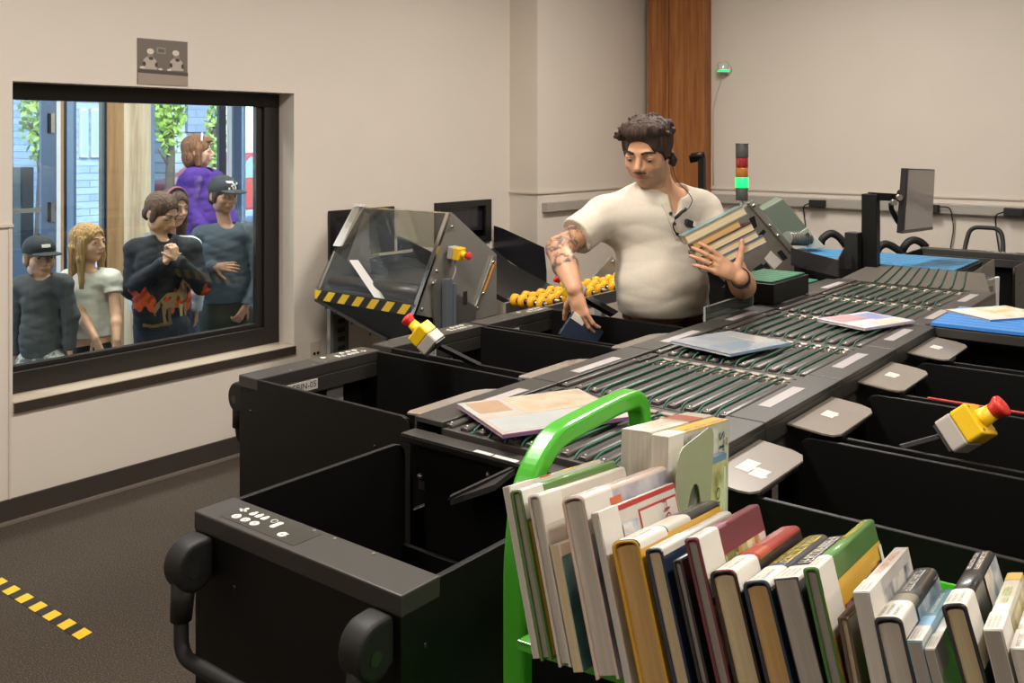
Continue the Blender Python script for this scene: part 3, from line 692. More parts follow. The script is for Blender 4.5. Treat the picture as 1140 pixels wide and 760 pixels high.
def make_book(name, label, M, ln, th, dp, kind='hc', board='#222222', spine=None, pages=None, sticker=None, title=None, art=None, group=None, seed=1, wrap=.02, wrap_r=None, art_side=-1, pan=None, catg='book'):
    """spine up: x along the spine (near end at 0), y across the thickness, z from fore edge to spine"""
    rng = random.Random(seed)
    t = thing(name, label, catg, M, group)
    hc = kind == 'hc'
    bt = .0028 if hc else .0009
    ov = .003 if hc else 0.
    rise = min(.011, th * .24) if hc else min(.0015, th * .1)
    hw = th / 2
    n = 12
    def prof(off, z0):   # U profile from left-bottom over the spine to right-bottom
        h_, pts = hw - off, []
        pts.append((h_, z0))
        for i in range(n + 1):
            a = PI * i / n
            c_, s_ = math.cos(a), math.sin(a)
            e = .55 if hc else .3
            y = h_ * math.copysign(abs(c_) ** e, c_); z = dp - rise - off + rise * abs(s_) ** (e if not hc else .9)
            pts.append((y, z))
        pts.append((-h_, z0)); return pts
    zsp = lambda y: dp - rise + rise * max(0., 1 - min(1, abs(y / hw)) ** (2 / .55)) ** .45 if hc else dp
    P, Q = prof(0, 0), prof(bt, 0)
    m = MB(); m.M = M
    k = len(P)
    vs = [(x, y, z) for x in (0, ln) for (y, z) in P + Q]
    fs = []
    for i in range(k - 1):
        fs += [(i, i + 1, 2 * k + i + 1, 2 * k + i), (k + i + 1, k + i, 3 * k + i, 3 * k + i + 1), (i + 1, i, k + i, k + i + 1), (2 * k + i, 2 * k + i + 1, 3 * k + i + 1, 3 * k + i)]
    fs += [(0, 2 * k, 3 * k, k), (k - 1, 2 * k - 1, 4 * k - 1, 3 * k - 1)]
    mi = []
    for i in range(k - 1):
        sp_ = 0 < i < k - 2
        mi += [1 if sp_ and spine else 0, 0, 0, 0]
    m.add(vs, fs, 0); m.m[-len(fs):] = mi + [0, 0]
    m.s[-len(fs):] = [True if 0 < (j // 4) < k - 2 else False for j in range(4 * (k - 1))] + [False, False]
    m.build('book_cover', [cover(board), cover(spine or board)], t)
    m = MB(); m.M = M
    Q2 = prof(bt + .0002, ov)
    if hc:
        Q2 = [(y, min(z, dp - bt - rise * .9 + rise * .55 * max(0, 1 - (y / hw) ** 2))) for y, z in Q2]
    m.prism([(ov, y, z) for y, z in Q2], (ln - 2 * ov, 0, 0))
    m.build('page_block', pages or PCREAM, t)
    def wrapquad(x0, x1, d_l, d_r, off, mt, nm):
        pts = prof(-off, 0); pts = [(pts[0][0], dp - rise - d_l)] + pts[1:-1] + [(pts[-1][0], dp - rise - d_r)]
        mm = MB(); mm.M = M
        vs = [(x, y, z) for x in (x0, x1) for y, z in pts]; kk = len(pts)
        mm.add(vs, [(i, i + 1, kk + i + 1, kk + i) for i in range(kk - 1)], 0, True)
        return mm.build(nm, mt, t)
    if pan:
        for j, (x0, x1, c) in enumerate(pan): wrapquad(x0 * ln, x1 * ln, .0, .0, .0003, cover(c), 'spine_panel')
    if sticker:
        st = wrapquad(.0015, sticker, wrap, wrap_r if wrap_r is not None else wrap, .0006, WHITE, 'spine_label')
        mm = MB(); mm.M = M
        for j in range(3):
            yy = hw * .55 - j * hw * .5
            scribble(mm, .006, sticker * .75, yy - hw * .14, yy + hw * .14, rng, 0, h=.0011, zf=zsp)
        o = mm.build('label_print', mat('faded_print', '#8b857c', .6), st) if len(mm.v) else None
    if title:
        x0, x1, c, rows, *txt = title
        mm = MB(); mm.M = M
        for (ya, yb) in rows:
            if txt and txt[0]:
                vs, fs = text_geo(txt[0], (yb - ya) * hw * 1.35, 'LEFT', 0)
                mm.add([(x0 * ln + x, (ya + yb) / 2 * hw + y, zsp((ya + yb) / 2 * hw + y) + .0008) for x, y, z in vs], fs)
            else: scribble(mm, x0 * ln, x1 * ln, ya * hw, yb * hw, rng, 0, h=.0008, zf=zsp)
        mm.build('title', cover(c, .4), t)
    if art:
        y = -hw - .0003 if art_side < 0 else hw + .0003
        for (x0, x1, z0, z1, mt) in art:
            mm = MB(); mm.M = M
            y -= .00025 if art_side < 0 else -.00025
            mm.add([(x0 * ln, y, z0 * dp), (x1 * ln, y, z0 * dp), (x1 * ln, y, z1 * dp), (x0 * ln, y, z1 * dp)], [(0, 1, 2, 3)])
            mm.build('cover_art', mt, t)
    return t
floral = ramp_mat('printed_flowers', 'voronoi', [(0, '#b9bd7a'), (.25, '#7d8a3e'), (.45, '#dcca6b'), (.62, '#a63a35'), (.75, '#efe2b4'), (.9, '#5e6a33')], 90, .35, distort=.5)
darkflor = ramp_mat('printed_dark_garden', 'voronoi', [(0, '#1f2419'), (.3, '#3b4a27'), (.5, '#5b3f63'), (.62, '#241d20'), (.75, '#76863e'), (.9, '#a7657e')], 110, .3)
redflor = ramp_mat('printed_red_blooms', 'voronoi', [(0, '#221b16'), (.35, '#b5382a'), (.5, '#3f4a22'), (.7, '#d7793f'), (.88, '#1d2116')], 120, .3)
photo_blue = ramp_mat('printed_blue_photo', 'noise', [(.3, '#30363f'), (.5, '#8d99a6'), (.62, '#d8d9d6'), (.75, '#b98c62')], 18, .3)
photo_grey = ramp_mat('printed_grey_photo', 'noise', [(.3, '#4d4b4c'), (.5, '#9a96a0'), (.7, '#cfc9c6')], 14, .3)
photo_warm = ramp_mat('printed_warm_photo', 'noise', [(.3, '#3a2a20'), (.48, '#a9764c'), (.62, '#e0bf93'), (.75, '#5a6b78')], 16, .3)
photo_teal = ramp_mat('printed_teal_photo', 'noise', [(.3, '#16262a'), (.5, '#3f6a6c'), (.7, '#6d9a93')], 22, .35)
photo_map = ramp_mat('printed_sketch', 'noise', [(.35, '#5d6370'), (.5, '#b7b5b0'), (.62, '#ddd6c8')], 40, .4)
photo_gold = ramp_mat('printed_gold_photo', 'noise', [(.3, '#6f6a4a'), (.5, '#c7b987'), (.65, '#e4dab4'), (.8, '#6f9bb5')], 22, .35)
# cart frame: tilted shelf, spines running away from the camera
psi, tilt = R(5.739), R(8.117)
P1 = V((.8774, .7052, 1.2708))
MH = Matrix.Translation(P1) @ Matrix.Rotation(psi, 4, 'Z')
MC = MH @ Matrix.Rotation(tilt, 4, 'Y')
HB = -.174
def cart_book(r, h, th, ln, lean=18., a=0., **kw):
    dp = (h - HB) / math.cos(R(lean)); rb = r + (h - HB) * math.tan(R(lean))
    M = MC @ T(a, -rb, HB, rx=-R(lean)) @ T(0, -th * math.cos(R(lean)) / 2, 0)
    nm = kw.pop('name', 'library_book')
    return make_book(nm, kw.pop('label'), M, ln, th * math.cos(R(lean)) - .0014, dp, group=kw.pop('group', 'library books on the green cart'), **kw)
C_ = cover
cart_book(0, 0, .0105, .235, kind='pb', board='#d8d2c6', spine='#cfc6b1', pages=PWHITE, sticker=.055, wrap=.004, seed=1, pan=[(.3, .42, '#b83a2c'), (.55, .7, '#e7c45c'), (.74, .98, '#e4d3a0')], title=(.75, .95, '#6b4b30', [(-.5, .6)]),
          label='thin pale paperback with red and yellow spine, first at left end of front cart row')
cart_book(.0105, -.002, .0165, .248, board='#587c3c', spine='#5f8a47', pages=PGREY, sticker=.05, wrap_r=.03, seed=2, art=[(.02, .98, .02, .8, C_('#e3b93a')), (.06, .16, .66, .78, redflor), (.06, .16, .48, .62, redflor), (.06, .16, .3, .42, darkflor), (.25, .95, .1, .75, floral)], title=(.4, .95, '#2f4d22', [(-.3, .3)]),
          label='green hardcover with yellow flowered cover, second from left end of the cart')
cart_book(.034, -.003, .018, .226, board='#cbc4b7', spine='#cfc8bc', pages=PWHITE, sticker=.05, seed=3, wrap_r=.03, art=[(.2, .95, .1, .85, photo_map)], title=(.3, .9, '#b5463a', [(-.3, .3)]),
          label='slim white hardcover between the green flowered book and the thick pink-spined one')
cart_book(.068, -.05, .014, .19, kind='pb', board='#cfc5b2', spine='#d9cfbd', pages=PCREAM, seed=4, wrap=.01, art=[(.0, 1, .0, .9, photo_teal)],
          label='short cream paperback with teal cover standing low between taller white books')
cart_book(.078, .003, .031, .25, board='#d9bfae', spine='#d2bdb1', pages=PWHITE, sticker=.07, wrap=.012, wrap_r=.035, seed=5, art=[(.0, 1, .0, .97, photo_grey), (.24, .36, .84, .93, C_('#d4673a'))], title=(.35, .9, '#a9988f', [(-.2, .25), (-.7, -.4)]),
          label='thick book with pale pink spine and grey photo cover near left end of the cart')
hb = cart_book(.117, -.006, .0095, .215, kind='pb', board='#cdc7bc', spine='#cfc9be', pages=PWHITE, sticker=.05, wrap=.01, wrap_r=.06, seed=6, art=[(.0, 1, .965, .995, C_('#b8352d')), (.46, .985, .05, .925, C_('#b8352d')), (.475, .97, .06, .91, C_('#d9d2c6')), (.24, .43, .1, .88, photo_blue)],
          label='white paperback with red border and the letters HOM on its cover')
def cover_text(t, M, txt, size, x, z, y, ang, mt):
    mm = MB(); mm.M = M
    vs, fs = text_geo(txt, size, 'CENTER', 0); ca, sa = math.cos(ang), math.sin(ang)
    mm.add([(x + ca * a - sa * b, y, z + sa * a + ca * b) for a, b, _ in vs], fs); mm.build('cover_lettering', mt, t)
cover_text(hb, WM[hb], 'HOM', .023, .172, .139, -.0075, -PI / 2, C_('#a8322b'))
cart_book(.143, -.03, .036, .245, board='#d2a02c', spine='#2d2b2a', pages=PTAN, sticker=.075, wrap=.003, seed=7, pan=[(.32, .6, '#c9c2b4')], title=(.62, .95, '#8f8a84', [(.1, .6), (-.6, -.15)]),
          label='thick hardcover with yellow boards and tan pages beneath a black spine')
cart_book(.183, -.029, .022, .215, board='#25304a', spine='#c9c4ba', pages=PCREAM, sticker=.08, wrap=.004, seed=8, title=(.45, .9, '#7d776e', [(-.2, .3)]),
          label='navy-edged hardcover with plain white spine beside the yellow-boarded book')
cart_book(.214, -.033, .0135, .19, board='#26231f', pages=PGREY, seed=9, label='slim black hardcover with grey pages tucked left of the maroon book')
cart_book(.2265, -.009, .0175, .2, board='#6d2f38', spine='#7c3640', pages=PGREY, sticker=.058, wrap=.012, wrap_r=.055, seed=10, art=[(.3, .97, .05, .83, floral), (.0, .28, .3, .62, photo_warm), (.86, .97, .45, .83, WHITE)], pan=[(.3, .42, '#9a6472')],
          label='tall maroon hardcover with flowered cover rising above its neighbours mid-row')
cart_book(.255, -.035, .031, .232, board='#2a1a17', spine='#a8362f', pages=PCREAM, sticker=.07, wrap=.003, wrap_r=.016, seed=11, title=(.5, .88, '#dba79b', [(.2, .55), (-.3, .05)]), pan=[(.34, .5, '#b4543a')],
          label='thick hardcover with rounded red spine to the right of the maroon book')
cart_book(.29, -.037, .03, .228, board='#222e40', spine='#4d5259', pages=PTAN, sticker=.065, wrap=.003, wrap_r=.004, seed=12, title=(.33, .97, '#d9c23a', [(.1, .75), (-.75, -.1)]),
          label='thick hardcover with large yellow title on a slate grey spine')
cart_book(.322, -.027, .0265, .207, kind='pb', board='#2e2b2b', spine='#2b2828', pages=PGREY, sticker=.055, wrap=.002, seed=13, title=(.32, .98, '#e2dcd2', [(-.6, .55)]),
          label='thick paperback with bold white title on black spine, left of the large green book')
cart_book(.3495, -.010, .0165, .25, lean=16, board='#43702f', spine='#5c8a45', pages=PGREY, sticker=.055, wrap_r=.06, seed=14, art=[(.0, 1, .0, .86, C_('#e0b03a')), (.03, .2, .05, .62, darkflor), (.24, .55, .05, .72, darkflor), (.58, .7, .05, .74, darkflor), (.72, .83, .05, .75, redflor), (.85, .93, .05, .76, darkflor), (.94, .99, .3, .84, WHITE)], title=(.5, .95, '#d9c23a', [(-.45, .5)]),
          label='large green hardcover with yellow border and garden pictures on its cover')
cart_book(.3835, -.046, .0125, .18, lean=13.5, board='#5a4638', pages=PCREAM, seed=15, label='short brown hardcover standing low between the green book and a white one')
cart_book(.397, -.021, .0165, .2, lean=14, kind='pb', board='#c9c4bb', spine='#ccc3b8', pages=PWHITE, sticker=.05, wrap=.006, wrap_r=.03, seed=16, art=[(.22, .98, .1, .93, photo_map), (.32, .52, .55, .78, C_('#c4452f'))], title=(.35, .9, '#c98a74', [(-.4, .4)]),
          label='white paperback with small red picture on its cover, right of the green book')
cart_book(.4155, -.039, .028, .2, lean=15.2, board='#24242a', spine='#43423f', pages=PWHITE, sticker=.06, wrap=.006, wrap_r=.012, seed=17, title=(.48, .95, '#b4afa8', [(-.35, .35)]), pan=[(.3, .44, '#837c6c')], art=[(.35, 1, .5, .93, photo_blue)],
          label='thick hardcover with round grey-black spine in the right half of the row')
cart_book(.446, -.052, .0145, .19, lean=15.8, kind='pb', board='#8fb0bd', spine='#5f8a93', pages=PGREY, sticker=.05, wrap=.003, seed=18, pan=[(.26, .45, '#8bb6d6')], title=(.5, .9, '#d7dccb', [(-.3, .3)]),
          label='slim paperback with blue-green spine left of the black book with red lettering')
cart_book(.461, -.055, .0105, .17, lean=16.3, kind='pb', board='#b3aca2', spine='#c7c0b4', pages=PGREY, sticker=.05, seed=19, label='short grey paperback mostly hidden beside the black book with red lettering')
cart_book(.474, -.013, .023, .222, lean=17, board='#1f1d1f', spine='#2a282a', pages=PCREAM, sticker=.055, wrap=.006, wrap_r=.05, seed=20, art=[(.28, .85, .05, .8, photo_warm), (.86, .99, .3, .95, WHITE), (.55, 1, .5, .97, photo_blue)], title=(.6, .95, '#d9d4cc', [(.15, .6), (-.6, -.15)]), pan=None,
          label='black hardcover with two rows of white lettering near the right end')
cart_book(.5085, -.026, .017, .217, lean=15, kind='pb', board='#cfc7b2', spine='#d8d0bd', pages=PGREY, sticker=.06, wrap=.006, wrap_r=.04, seed=21, title=(.42, .7, '#a3b25c', [(-.5, .5)]), pan=[(.85, .99, '#c9a24a')], art=[(.3, 1, .1, .95, photo_gold)],
          label='cream paperback with pale green title, second from right end of the row')
cart_book(.53, -.036, .029, .24, lean=15, kind='pb', board='#c9c4bc', spine='#cdc8c0', pages=PWHITE, sticker=.06, wrap=.003, seed=22, title=(.3, .45, '#a59d92', [(-.6, -.2), (.0, .4)]),
          label='thick white paperback at the right edge of the cart row')
# rear row
GR = 'library books in the rear cart row'
b1 = cart_book(.033, .047, .044, .235, lean=2, a=.245, kind='pb', board='#c8bea9', spine='#ccc3af', pages=PWHITE, seed=31, sticker=None, title=(.08, .6, '#b7ad9b', [(.35, .6), (-.1, .15), (-.55, -.3)]), pan=[(.58, .82, '#9c4a33')], group=GR,
          label='broad cream spine at left end of the rear row behind the front books')
b2 = cart_book(.08, .047, .026, .235, lean=2, a=.235, kind='pb', board='#c9c4bb', spine='#cbc4b4', pages=PWHITE, seed=32, sticker=.055, wrap_r=.12, title=(.3, .95, '#6d7b98', [(-.9, -.45)]), pan=[(.28, .97, '#dfae3c')], art=[(.24, .8, .1, .97, photo_map), (.8, 1, .1, .97, C_('#cbc5b9'))], group=GR,
          label='rear-row book with yellow-striped spine and letters ST on its cover behind the bookend')
W2 = WM[b2]
cover_text(b2, W2, 'ST', .03, .2, .192, -.0146, -PI / 2, C_('#3b4a70')); cover_text(b2, W2, 'IV', .014, .222, .19, -.0146, -PI / 2, C_('#b03a30'))
b3 = cart_book(.109, .006, .012, .125, lean=2, a=.30, kind='pb', board='#7f97ad', spine='#6f8fb5', pages=PWHITE, seed=33, art=[(.03, 1, .0, .95, photo_gold), (.9, .97, .4, .9, WHITE)], group=GR, label='blue-edged book with a golden picture cover pressed behind the beige bookend')
cover_text(b3, WM[b3], 'ORDIN', .024, .085, .1, -.0078, -PI / 2, C_('#4f5444'))
# bookend
t = thing('bookend', 'beige metal bookend with oval hole at the end of the rear book row', 'bookend', MC)
m = MB(); m.M = MC
out = [(.217, HB), (.217, .012)] + [(.217 + .028 * (1 - math.cos(a)), .012 + .028 * math.sin(a)) for a in np.linspace(0, PI / 2, 5)[1:]] + [(.325, .054), (.338, .052), (.346, .044), (.348, .03), (.348, HB)]
hole = [(.285 + .026 * math.cos(a), -.065 + .05 * math.sin(a)) for a in np.linspace(0, PI, 12)] + [(.259, HB + .02), (.311, HB + .02)]
bm = bmesh.new()
vo = [bm.verts.new((x, 0, z)) for x, z in out]; vh = [bm.verts.new((x, 0, z)) for x, z in hole]
eo = [bm.edges.new((vo[i], vo[(i + 1) % len(vo)])) for i in range(len(vo))] + [bm.edges.new((vh[i], vh[(i + 1) % len(vh)])) for i in range(len(vh))]
bmesh.ops.triangle_fill(bm, edges=eo, use_beauty=True)
bm.verts.index_update(); pv = [tuple(v.co) for v in bm.verts]; pf = [tuple(v.index for v in f.verts) for f in bm.faces]; bm.free()
MB1 = MC @ T(0, -.128, 0)
m = MB(); m.add(pv, pf, 0, False, MB1); o = m.build('upright_plate', mat('beige_enamel', '#a9a68c', .45), t)
q = o.modifiers.new('s', 'SOLIDIFY'); q.thickness = .0015
m = MB(); m.bx((.222, -.09, HB), (.343, -.0, HB + .0012), 0, MB1); m.build('foot_plate', MATS['beige_enamel'], t)

# ---------------------------------------------------------------- the cart
green = mat('bright_green_enamel', '#48b02a', .28, coat=.4)
t = thing('book_cart', 'bright green metal book cart with bow handle, filled with books', 'book cart', Matrix.Translation(MH @ V((.27, -.4, -P1.z))) @ Matrix.Rotation(psi, 4, 'Z'))
RL = .95
m = MB(); m.M = MC
m.bx((.035, -RL, HB - .006), (.51, -.014, HB - .001))
m.bx((.035, -RL, HB - .012), (.039, -.014, HB - .001)); m.bx((.506, -RL, HB - .05), (.512, -.014, -.128))
m.build('top_shelf', green, t, bevel=.0015)
for s, rr in ((1, .03), (-1, -RL - .015)):
    m = MB(); m.M = MH
    zf = -P1.z + .12
    pts = rpath([(.082, rr, zf), (.082, rr, -.12), (.098, rr, -.035), (.16, rr, .01), (.25, rr, .011), (.36, rr, .011), (.435, rr, .006), (.458, rr, -.08), (.456, rr, -.2), (.456, rr, zf)], .085, 9)
    m.tube(pts, 1, sec=rrect(.027, .031, .006, 3), up=(0, 1, 0))
    m.build('bow_handle', green, t)
for zz in (-P1.z + .16, -P1.z + .55):
    m = MB(); m.M = MH; m.bx((.04, -RL, zz), (.5, .012, zz + .004)); m.bx((.04, -RL, zz), (.044, .012, zz + .05)); m.bx((.496, -RL, zz), (.5, .012, zz + .09)); m.build('lower_shelf', green, t, bevel=.0015)
for rr in (.03, -RL - .015):
    m = MB(); m.M = MH; m.bx((.082, rr - .01, -P1.z + .12), (.455, rr + .01, -P1.z + .15)); m.build('base_rail', green, t, bevel=.003)
    for xx in (.082, .455):
        m = MB(); m.M = MH
        m.cyl((xx, rr - .014, -P1.z + .05), (xx, rr + .014, -P1.z + .05), .05, n=20); m.bx((xx - .018, rr - .021, -P1.z + .06), (xx + .018, rr + .021, -P1.z + .12)); m.build('castor', RUBBER, t)
# ================================================================= return hatches in the window wall
hatchm = mat('hatch_black', '#1d1c1d', .4)
gloss_blk = mat('gloss_black_sheet', '#26252a', .22, coat=.3)
for i, (a0, a1, lab) in enumerate(((3.605, 4.115, 'black return hatch in the wall behind the clear striped hood'), (4.481, 5.032, 'black return hatch in the wall to the right, partly behind the hood'))):
    t = thing('return_hatch', lab, 'hatch', Matrix.Translation(RW((a0 + a1) / 2, BW, .97)), 'book return hatches')
    ho = OPEN[i + 1]
    m = MB(); m.M = ROOM_ROT
    z0, z1 = .968, 1.26
    wall_with_holes(m, a0, a1, BW - .02, BW, z0, z1, [(a0 + .045, a1 - .20 if i == 0 else a1 - .06, z0 + .04, z1 - .04)])
    m.build('hatch_frame', hatchm, t, bevel=.002)
    m = MB(); m.M = ROOM_ROT; m.bx((ho[0] - .02, BW + .17, .95), (ho[1] + .02, BW + .185, 1.28)); m.bx((ho[0] + .001, BW + .001, .986), (ho[0] + .006, BW + .17, 1.254)); m.bx((ho[1] - .006, BW + .001, .986), (ho[1] - .001, BW + .17, 1.254)); m.bx((ho[0] + .006, BW + .001, 1.248), (ho[1] - .006, BW + .17, 1.254)); m.bx((ho[0] + .006, BW + .001, .986), (ho[1] - .006, BW + .17, .992))
    m.build('hatch_lining', hatchm, t)
    m = MB(); m.M = ROOM_ROT; m.bx((ho[0] + .02, BW + .02, 1.05), (ho[1] - .02, BW + .028, 1.246)); m.build('hatch_flap', gloss_blk, t)
    # chute bed and side guards going down into the room
    c0, c1 = a0 + .04, a1 + .02
    m = MB(); m.M = ROOM_ROT
    dz = .12 if i else 0; prof = [(BW - .02, .955 - dz * .3), (BW - .18, .945 - dz), (BW - .62, .80 - dz), (BW - .62, .77 - dz), (BW - .18, .9 - dz), (BW - .02, .92 - dz)]
    m.prism([(c0, b, z) for b, z in prof], (c1 - c0, 0, 0)); m.build('chute_bed', mat('chute_dark', '#3a3937', .3, .3), t)
    for a in (c1, c0):
        m = MB(); m.M = ROOM_ROT
        m.prism([(a, BW - .02, 1.075), (a, BW - .1, 1.06), (a, BW - .46, .955), (a, BW - .48, .80 if a == c1 else .85), (a, BW - .48, .70 if i else .80), (a, BW - .02, .9)], (.008, 0, 0)); m.build('side_guard', gloss_blk, t, bevel=.002)
# ================================================================= induction machine under the clear hood
plate = mat('satin_steel_plate', '#96928b', .38, .55, noise=.03, nscale=6)
hz = None
def hazard_mat(name, sc, rot=.0, axis='x'):
    """black and yellow hazard tape: slanted bands in object space"""
    if name in MATS: return MATS[name]
    m, nt, b = nodes_of(name)
    tc = nt.nodes.new('ShaderNodeTexCoord'); mp = nt.nodes.new('ShaderNodeMapping'); mp.inputs['Rotation'].default_value = rot
    mp.inputs['Scale'].default_value = (sc, sc, sc); nt.links.new(tc.outputs['Object'], mp.inputs[0])
    sp = nt.nodes.new('ShaderNodeSeparateXYZ'); nt.links.new(mp.outputs[0], sp.inputs[0])
    fr = nt.nodes.new('ShaderNodeMath'); fr.operation = 'FRACT'; nt.links.new(sp.outputs[0], fr.inputs[0])
    gt = nt.nodes.new('ShaderNodeMath'); gt.operation = 'GREATER_THAN'; gt.inputs[1].default_value = .5; nt.links.new(fr.outputs[0], gt.inputs[0])
    mx = nt.nodes.new('ShaderNodeMix'); mx.data_type = 'RGBA'; mx.inputs[6].default_value = lin('#221f1b'); mx.inputs[7].default_value = lin('#eec428')
    nt.links.new(gt.outputs[0], mx.inputs[0]); nt.links.new(mx.outputs[2], b.inputs['Base Color']); b.inputs['Roughness'].default_value = .4
    MATS[name] = m; return m
def strip_tape(name, parent, A, B, wv, n, off, slant, first=0):
    """hazard tape along A->B, width vector wv, alternating slanted patches standing proud by off; pattern in two material slots"""
    A, B, wv, off = V(A), V(B), V(wv), V(off); d = (B - A); L = d.length; d = d / L; m = MB(); p = L / n
    for i in range(n):
        x0, x1 = i * p, (i + 1) * p
        q = [max(0, min(L, x0)), max(0, min(L, x1)), max(0, min(L, x1 + slant)), max(0, min(L, x0 + slant))]
        m.prism([A + d * q[0], A + d * q[1], A + wv + d * q[2], A + wv + d * q[3]], off, (i + first) % 2)
    return m.build(name, [mat('tape_black', '#26221d', .45), mat('tape_yellow', '#ecc22c', .42)], parent)
t = thing('induction_hood', 'sloping clear hood with yellow and black tape over the wall chute', 'machine', Matrix.Translation((3.8, 3.7, 0)))
VL, VR = 4.1, 3.36
PR = [(3.475, .80), (3.49, .86), (3.735, 1.287), (3.77, 1.287), (4.133, 1.038), (4.133, .704), (3.9, .70), (3.62, .76)]
# right plate and its polished front bar
m = MB(); m.prism([(u, VR, z) for u, z in PR], (0, .012, 0)); rp = m.build('side_plate', plate, t, bevel=.002)
m = MB(); m.prism([(u, VL - .012, z) for u, z in [(3.475, .80), (3.49, .86), (3.6, 1.052), (3.80, .90), (4.0, .76), (3.62, .70)]], (0, .012, 0)); m.build('side_plate', plate, t, bevel=.002)
clear = glass_mat('hood_acrylic', '#f2f2ee', 1.2, .02, .02, '#d7d3ca')
def quadslab(m, P, n, mi=0): m.prism(P, n, mi)
m = MB(); m.prism([(3.478, VR + .012, .803), (3.735, VR + .012, 1.285), (3.735, VL - .012, 1.285), (3.478, VL - .012, .803)], (-.005, 0, .003)); m.build('front_pane', clear, t)
m = MB(); m.prism([(3.735, VR + .012, 1.285), (3.78, VR + .012, 1.285), (3.78, VL - .012, 1.285), (3.735, VL - .012, 1.285)], (0, 0, .005)); m.build('top_pane', clear, t)
m = MB(); m.prism([(3.78, VR + .012, 1.285), (4.13, VR + .012, 1.04), (4.13, VL - .012, 1.04), (3.78, VL - .012, 1.285)], (.003, 0, .005)); m.build('rear_pane', clear, t)
edge = mat('bright_brace_and_reflection', '#e9e6df', .12, .0, coat=1)
pol = mat('polished_edge_steel', '#d6d3cd', .15, 1.)
for v0, v1, m_, nm in ((VR - .012, VR + .014, pol, 'front_bar'),):
    m = MB(); m.prism([(3.462, v0, .80), (3.482, v0, .80), (3.748, v0, 1.292), (3.728, v0, 1.295)], (0, v1 - v0, 0)); m.build(nm, m_, t, bevel=.002)
# left acrylic side; bright bent strip paints in a vertical reflection
m = MB(); m.prism([(3.475, VL, .86), (3.6, VL, 1.05), (3.80, VL, 1.3), (3.92, VL, 1.18), (4.0, VL, .9), (3.62, VL, .8)], (0, .006, 0)); m.build('left_pane', glass_mat('hood_acrylic_side', '#e6e4de', 1.6, .03, .06, '#c9c2b6'), t)
m = MB(); m.prism([(3.60, VL - .05, 1.08), (3.62, VL - .05, 1.08), (3.80, VL - .05, 1.305), (3.765, VL - .05, 1.305)], (0, .06, 0)); m.build('reflection_strip', edge, t, bevel=.003)
P0 = [at(371, 290, 5.29), at(392, 300, 5.2), at(418, 343, 4.99), at(430, 342, 4.97), at(404, 296, 5.18), at(388, 288, 5.24)]
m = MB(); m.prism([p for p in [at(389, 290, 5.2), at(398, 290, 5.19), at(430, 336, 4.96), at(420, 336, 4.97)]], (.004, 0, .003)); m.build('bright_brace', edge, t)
m = MB(); m.prism([at(406, 236, 5.42), at(411, 238, 5.40), at(412, 318, 5.2), at(386, 290, 5.33)], (.004, .004, 0)); m.build('grey_inner_panel', mat('grey_panel', '#736c63', .45, .2), t)
# lip tapes
strip_tape('hazard_tape', t, (3.468, VL, .852), (3.468, VR + .01, .846), (-.001, 0, -.052), 13, (-.002, 0, 0), -.045, 1)
strip_tape('upper_tape', t, (3.742, VL - .02, 1.291), (3.742, VR + .03, 1.287), (.03, 0, 0), 11, (0, 0, .0012), .02)
m = MB(); m.bx((3.47, VR + .012, .795), (3.482, VL - .012, .855)); m.build('front_lip', mat('lip_dark', '#3b3834', .4, .2), t)
# belt bed and dark hopper underneath
m = MB(); m.prism([(3.5, VR + .02, .80), (3.5, VR + .02, .845), (3.62, VR + .02, .92), (4.1, VR + .02, .92), (4.1, VR + .02, .80)], (0, VL - VR - .04, 0)); m.build('belt_bed', mat('rubber_belt_dark', '#34322f', .4), t, bevel=.004)
m = MB(); m.cyl((3.56, VR + .02, .89), (3.56, VL - .05, .89), .045, n=24); m.build('belt_drum', mat('rubber_belt_drum', '#4a4744', .35), t)
m = MB(); m.prism([(3.475, VL - .02, .80), (3.475, VR + .012, .80), (3.475, VR + .012, .70), (3.475, 3.56, .645)], (.012, 0, 0)); m.prism([(3.475, VR + .013, .80), (3.475, VR + .013, .70), (3.9, VR + .013, .70), (4.0, VR + .013, .80)], (0, .012, 0)); m.prism([(3.48, 3.56, .648), (3.48, VR + .02, .70), (3.95, VR + .02, .70), (3.95, 3.56, .648)], (0, 0, .01)); m.build('hopper', BLACK, t)
m = MB(); m.prism([(3.473, VL - .0, .806), (3.473, VL - .0, .79), (3.473, 3.54, .64), (3.473, 3.54, .66)], (-.01, 0, 0)); m.build('hopper_rail', DGREY, t)
for (vv, zz) in ((4.0, .765), (3.93, .745), (3.8, .705), (3.66, .665)):
    m = MB(); m.cyl((3.462, vv, zz), (3.458, vv, zz), .008, n=10); m.build('bolt', mat('black_bolt', '#2c2a28', .35, .5), t)
# brace with an orange strip, and bolts on the right plate
for (ua, za, ub, zb) in ((4.10, 1.035, 3.905, .70),):
    m = MB(); m.prism([(ua - .012, VR - .001, za), (ua + .014, VR - .001, za), (ub + .014, VR - .001, zb), (ub - .012, VR - .001, zb)], (0, -.014, 0)); m.build('side_brace', STEEL, t, bevel=.002)
    m = MB(); m.prism([(ua - .008, VR - .0155, za - .03), (ua + .009, VR - .0155, za - .03), (ub + .105, VR - .0155, zb + .15), (ub + .088, VR - .0155, zb + .15)], (0, -.001, 0)); m.build('orange_strip', mat('orange_strip_tone', '#d98a1f', .45), t)
m = MB()
for (u, z) in ((3.748, 1.22), (3.63, 1.0), (3.6, .94), (3.52, .82), (4.085, 1.0), (4.0, .84), (3.95, .765)):
    m = MB(); m.ball((u, VR - .014, z), (.011, .008, .011), 10, 6); m.build('bolt', CHROME, t)
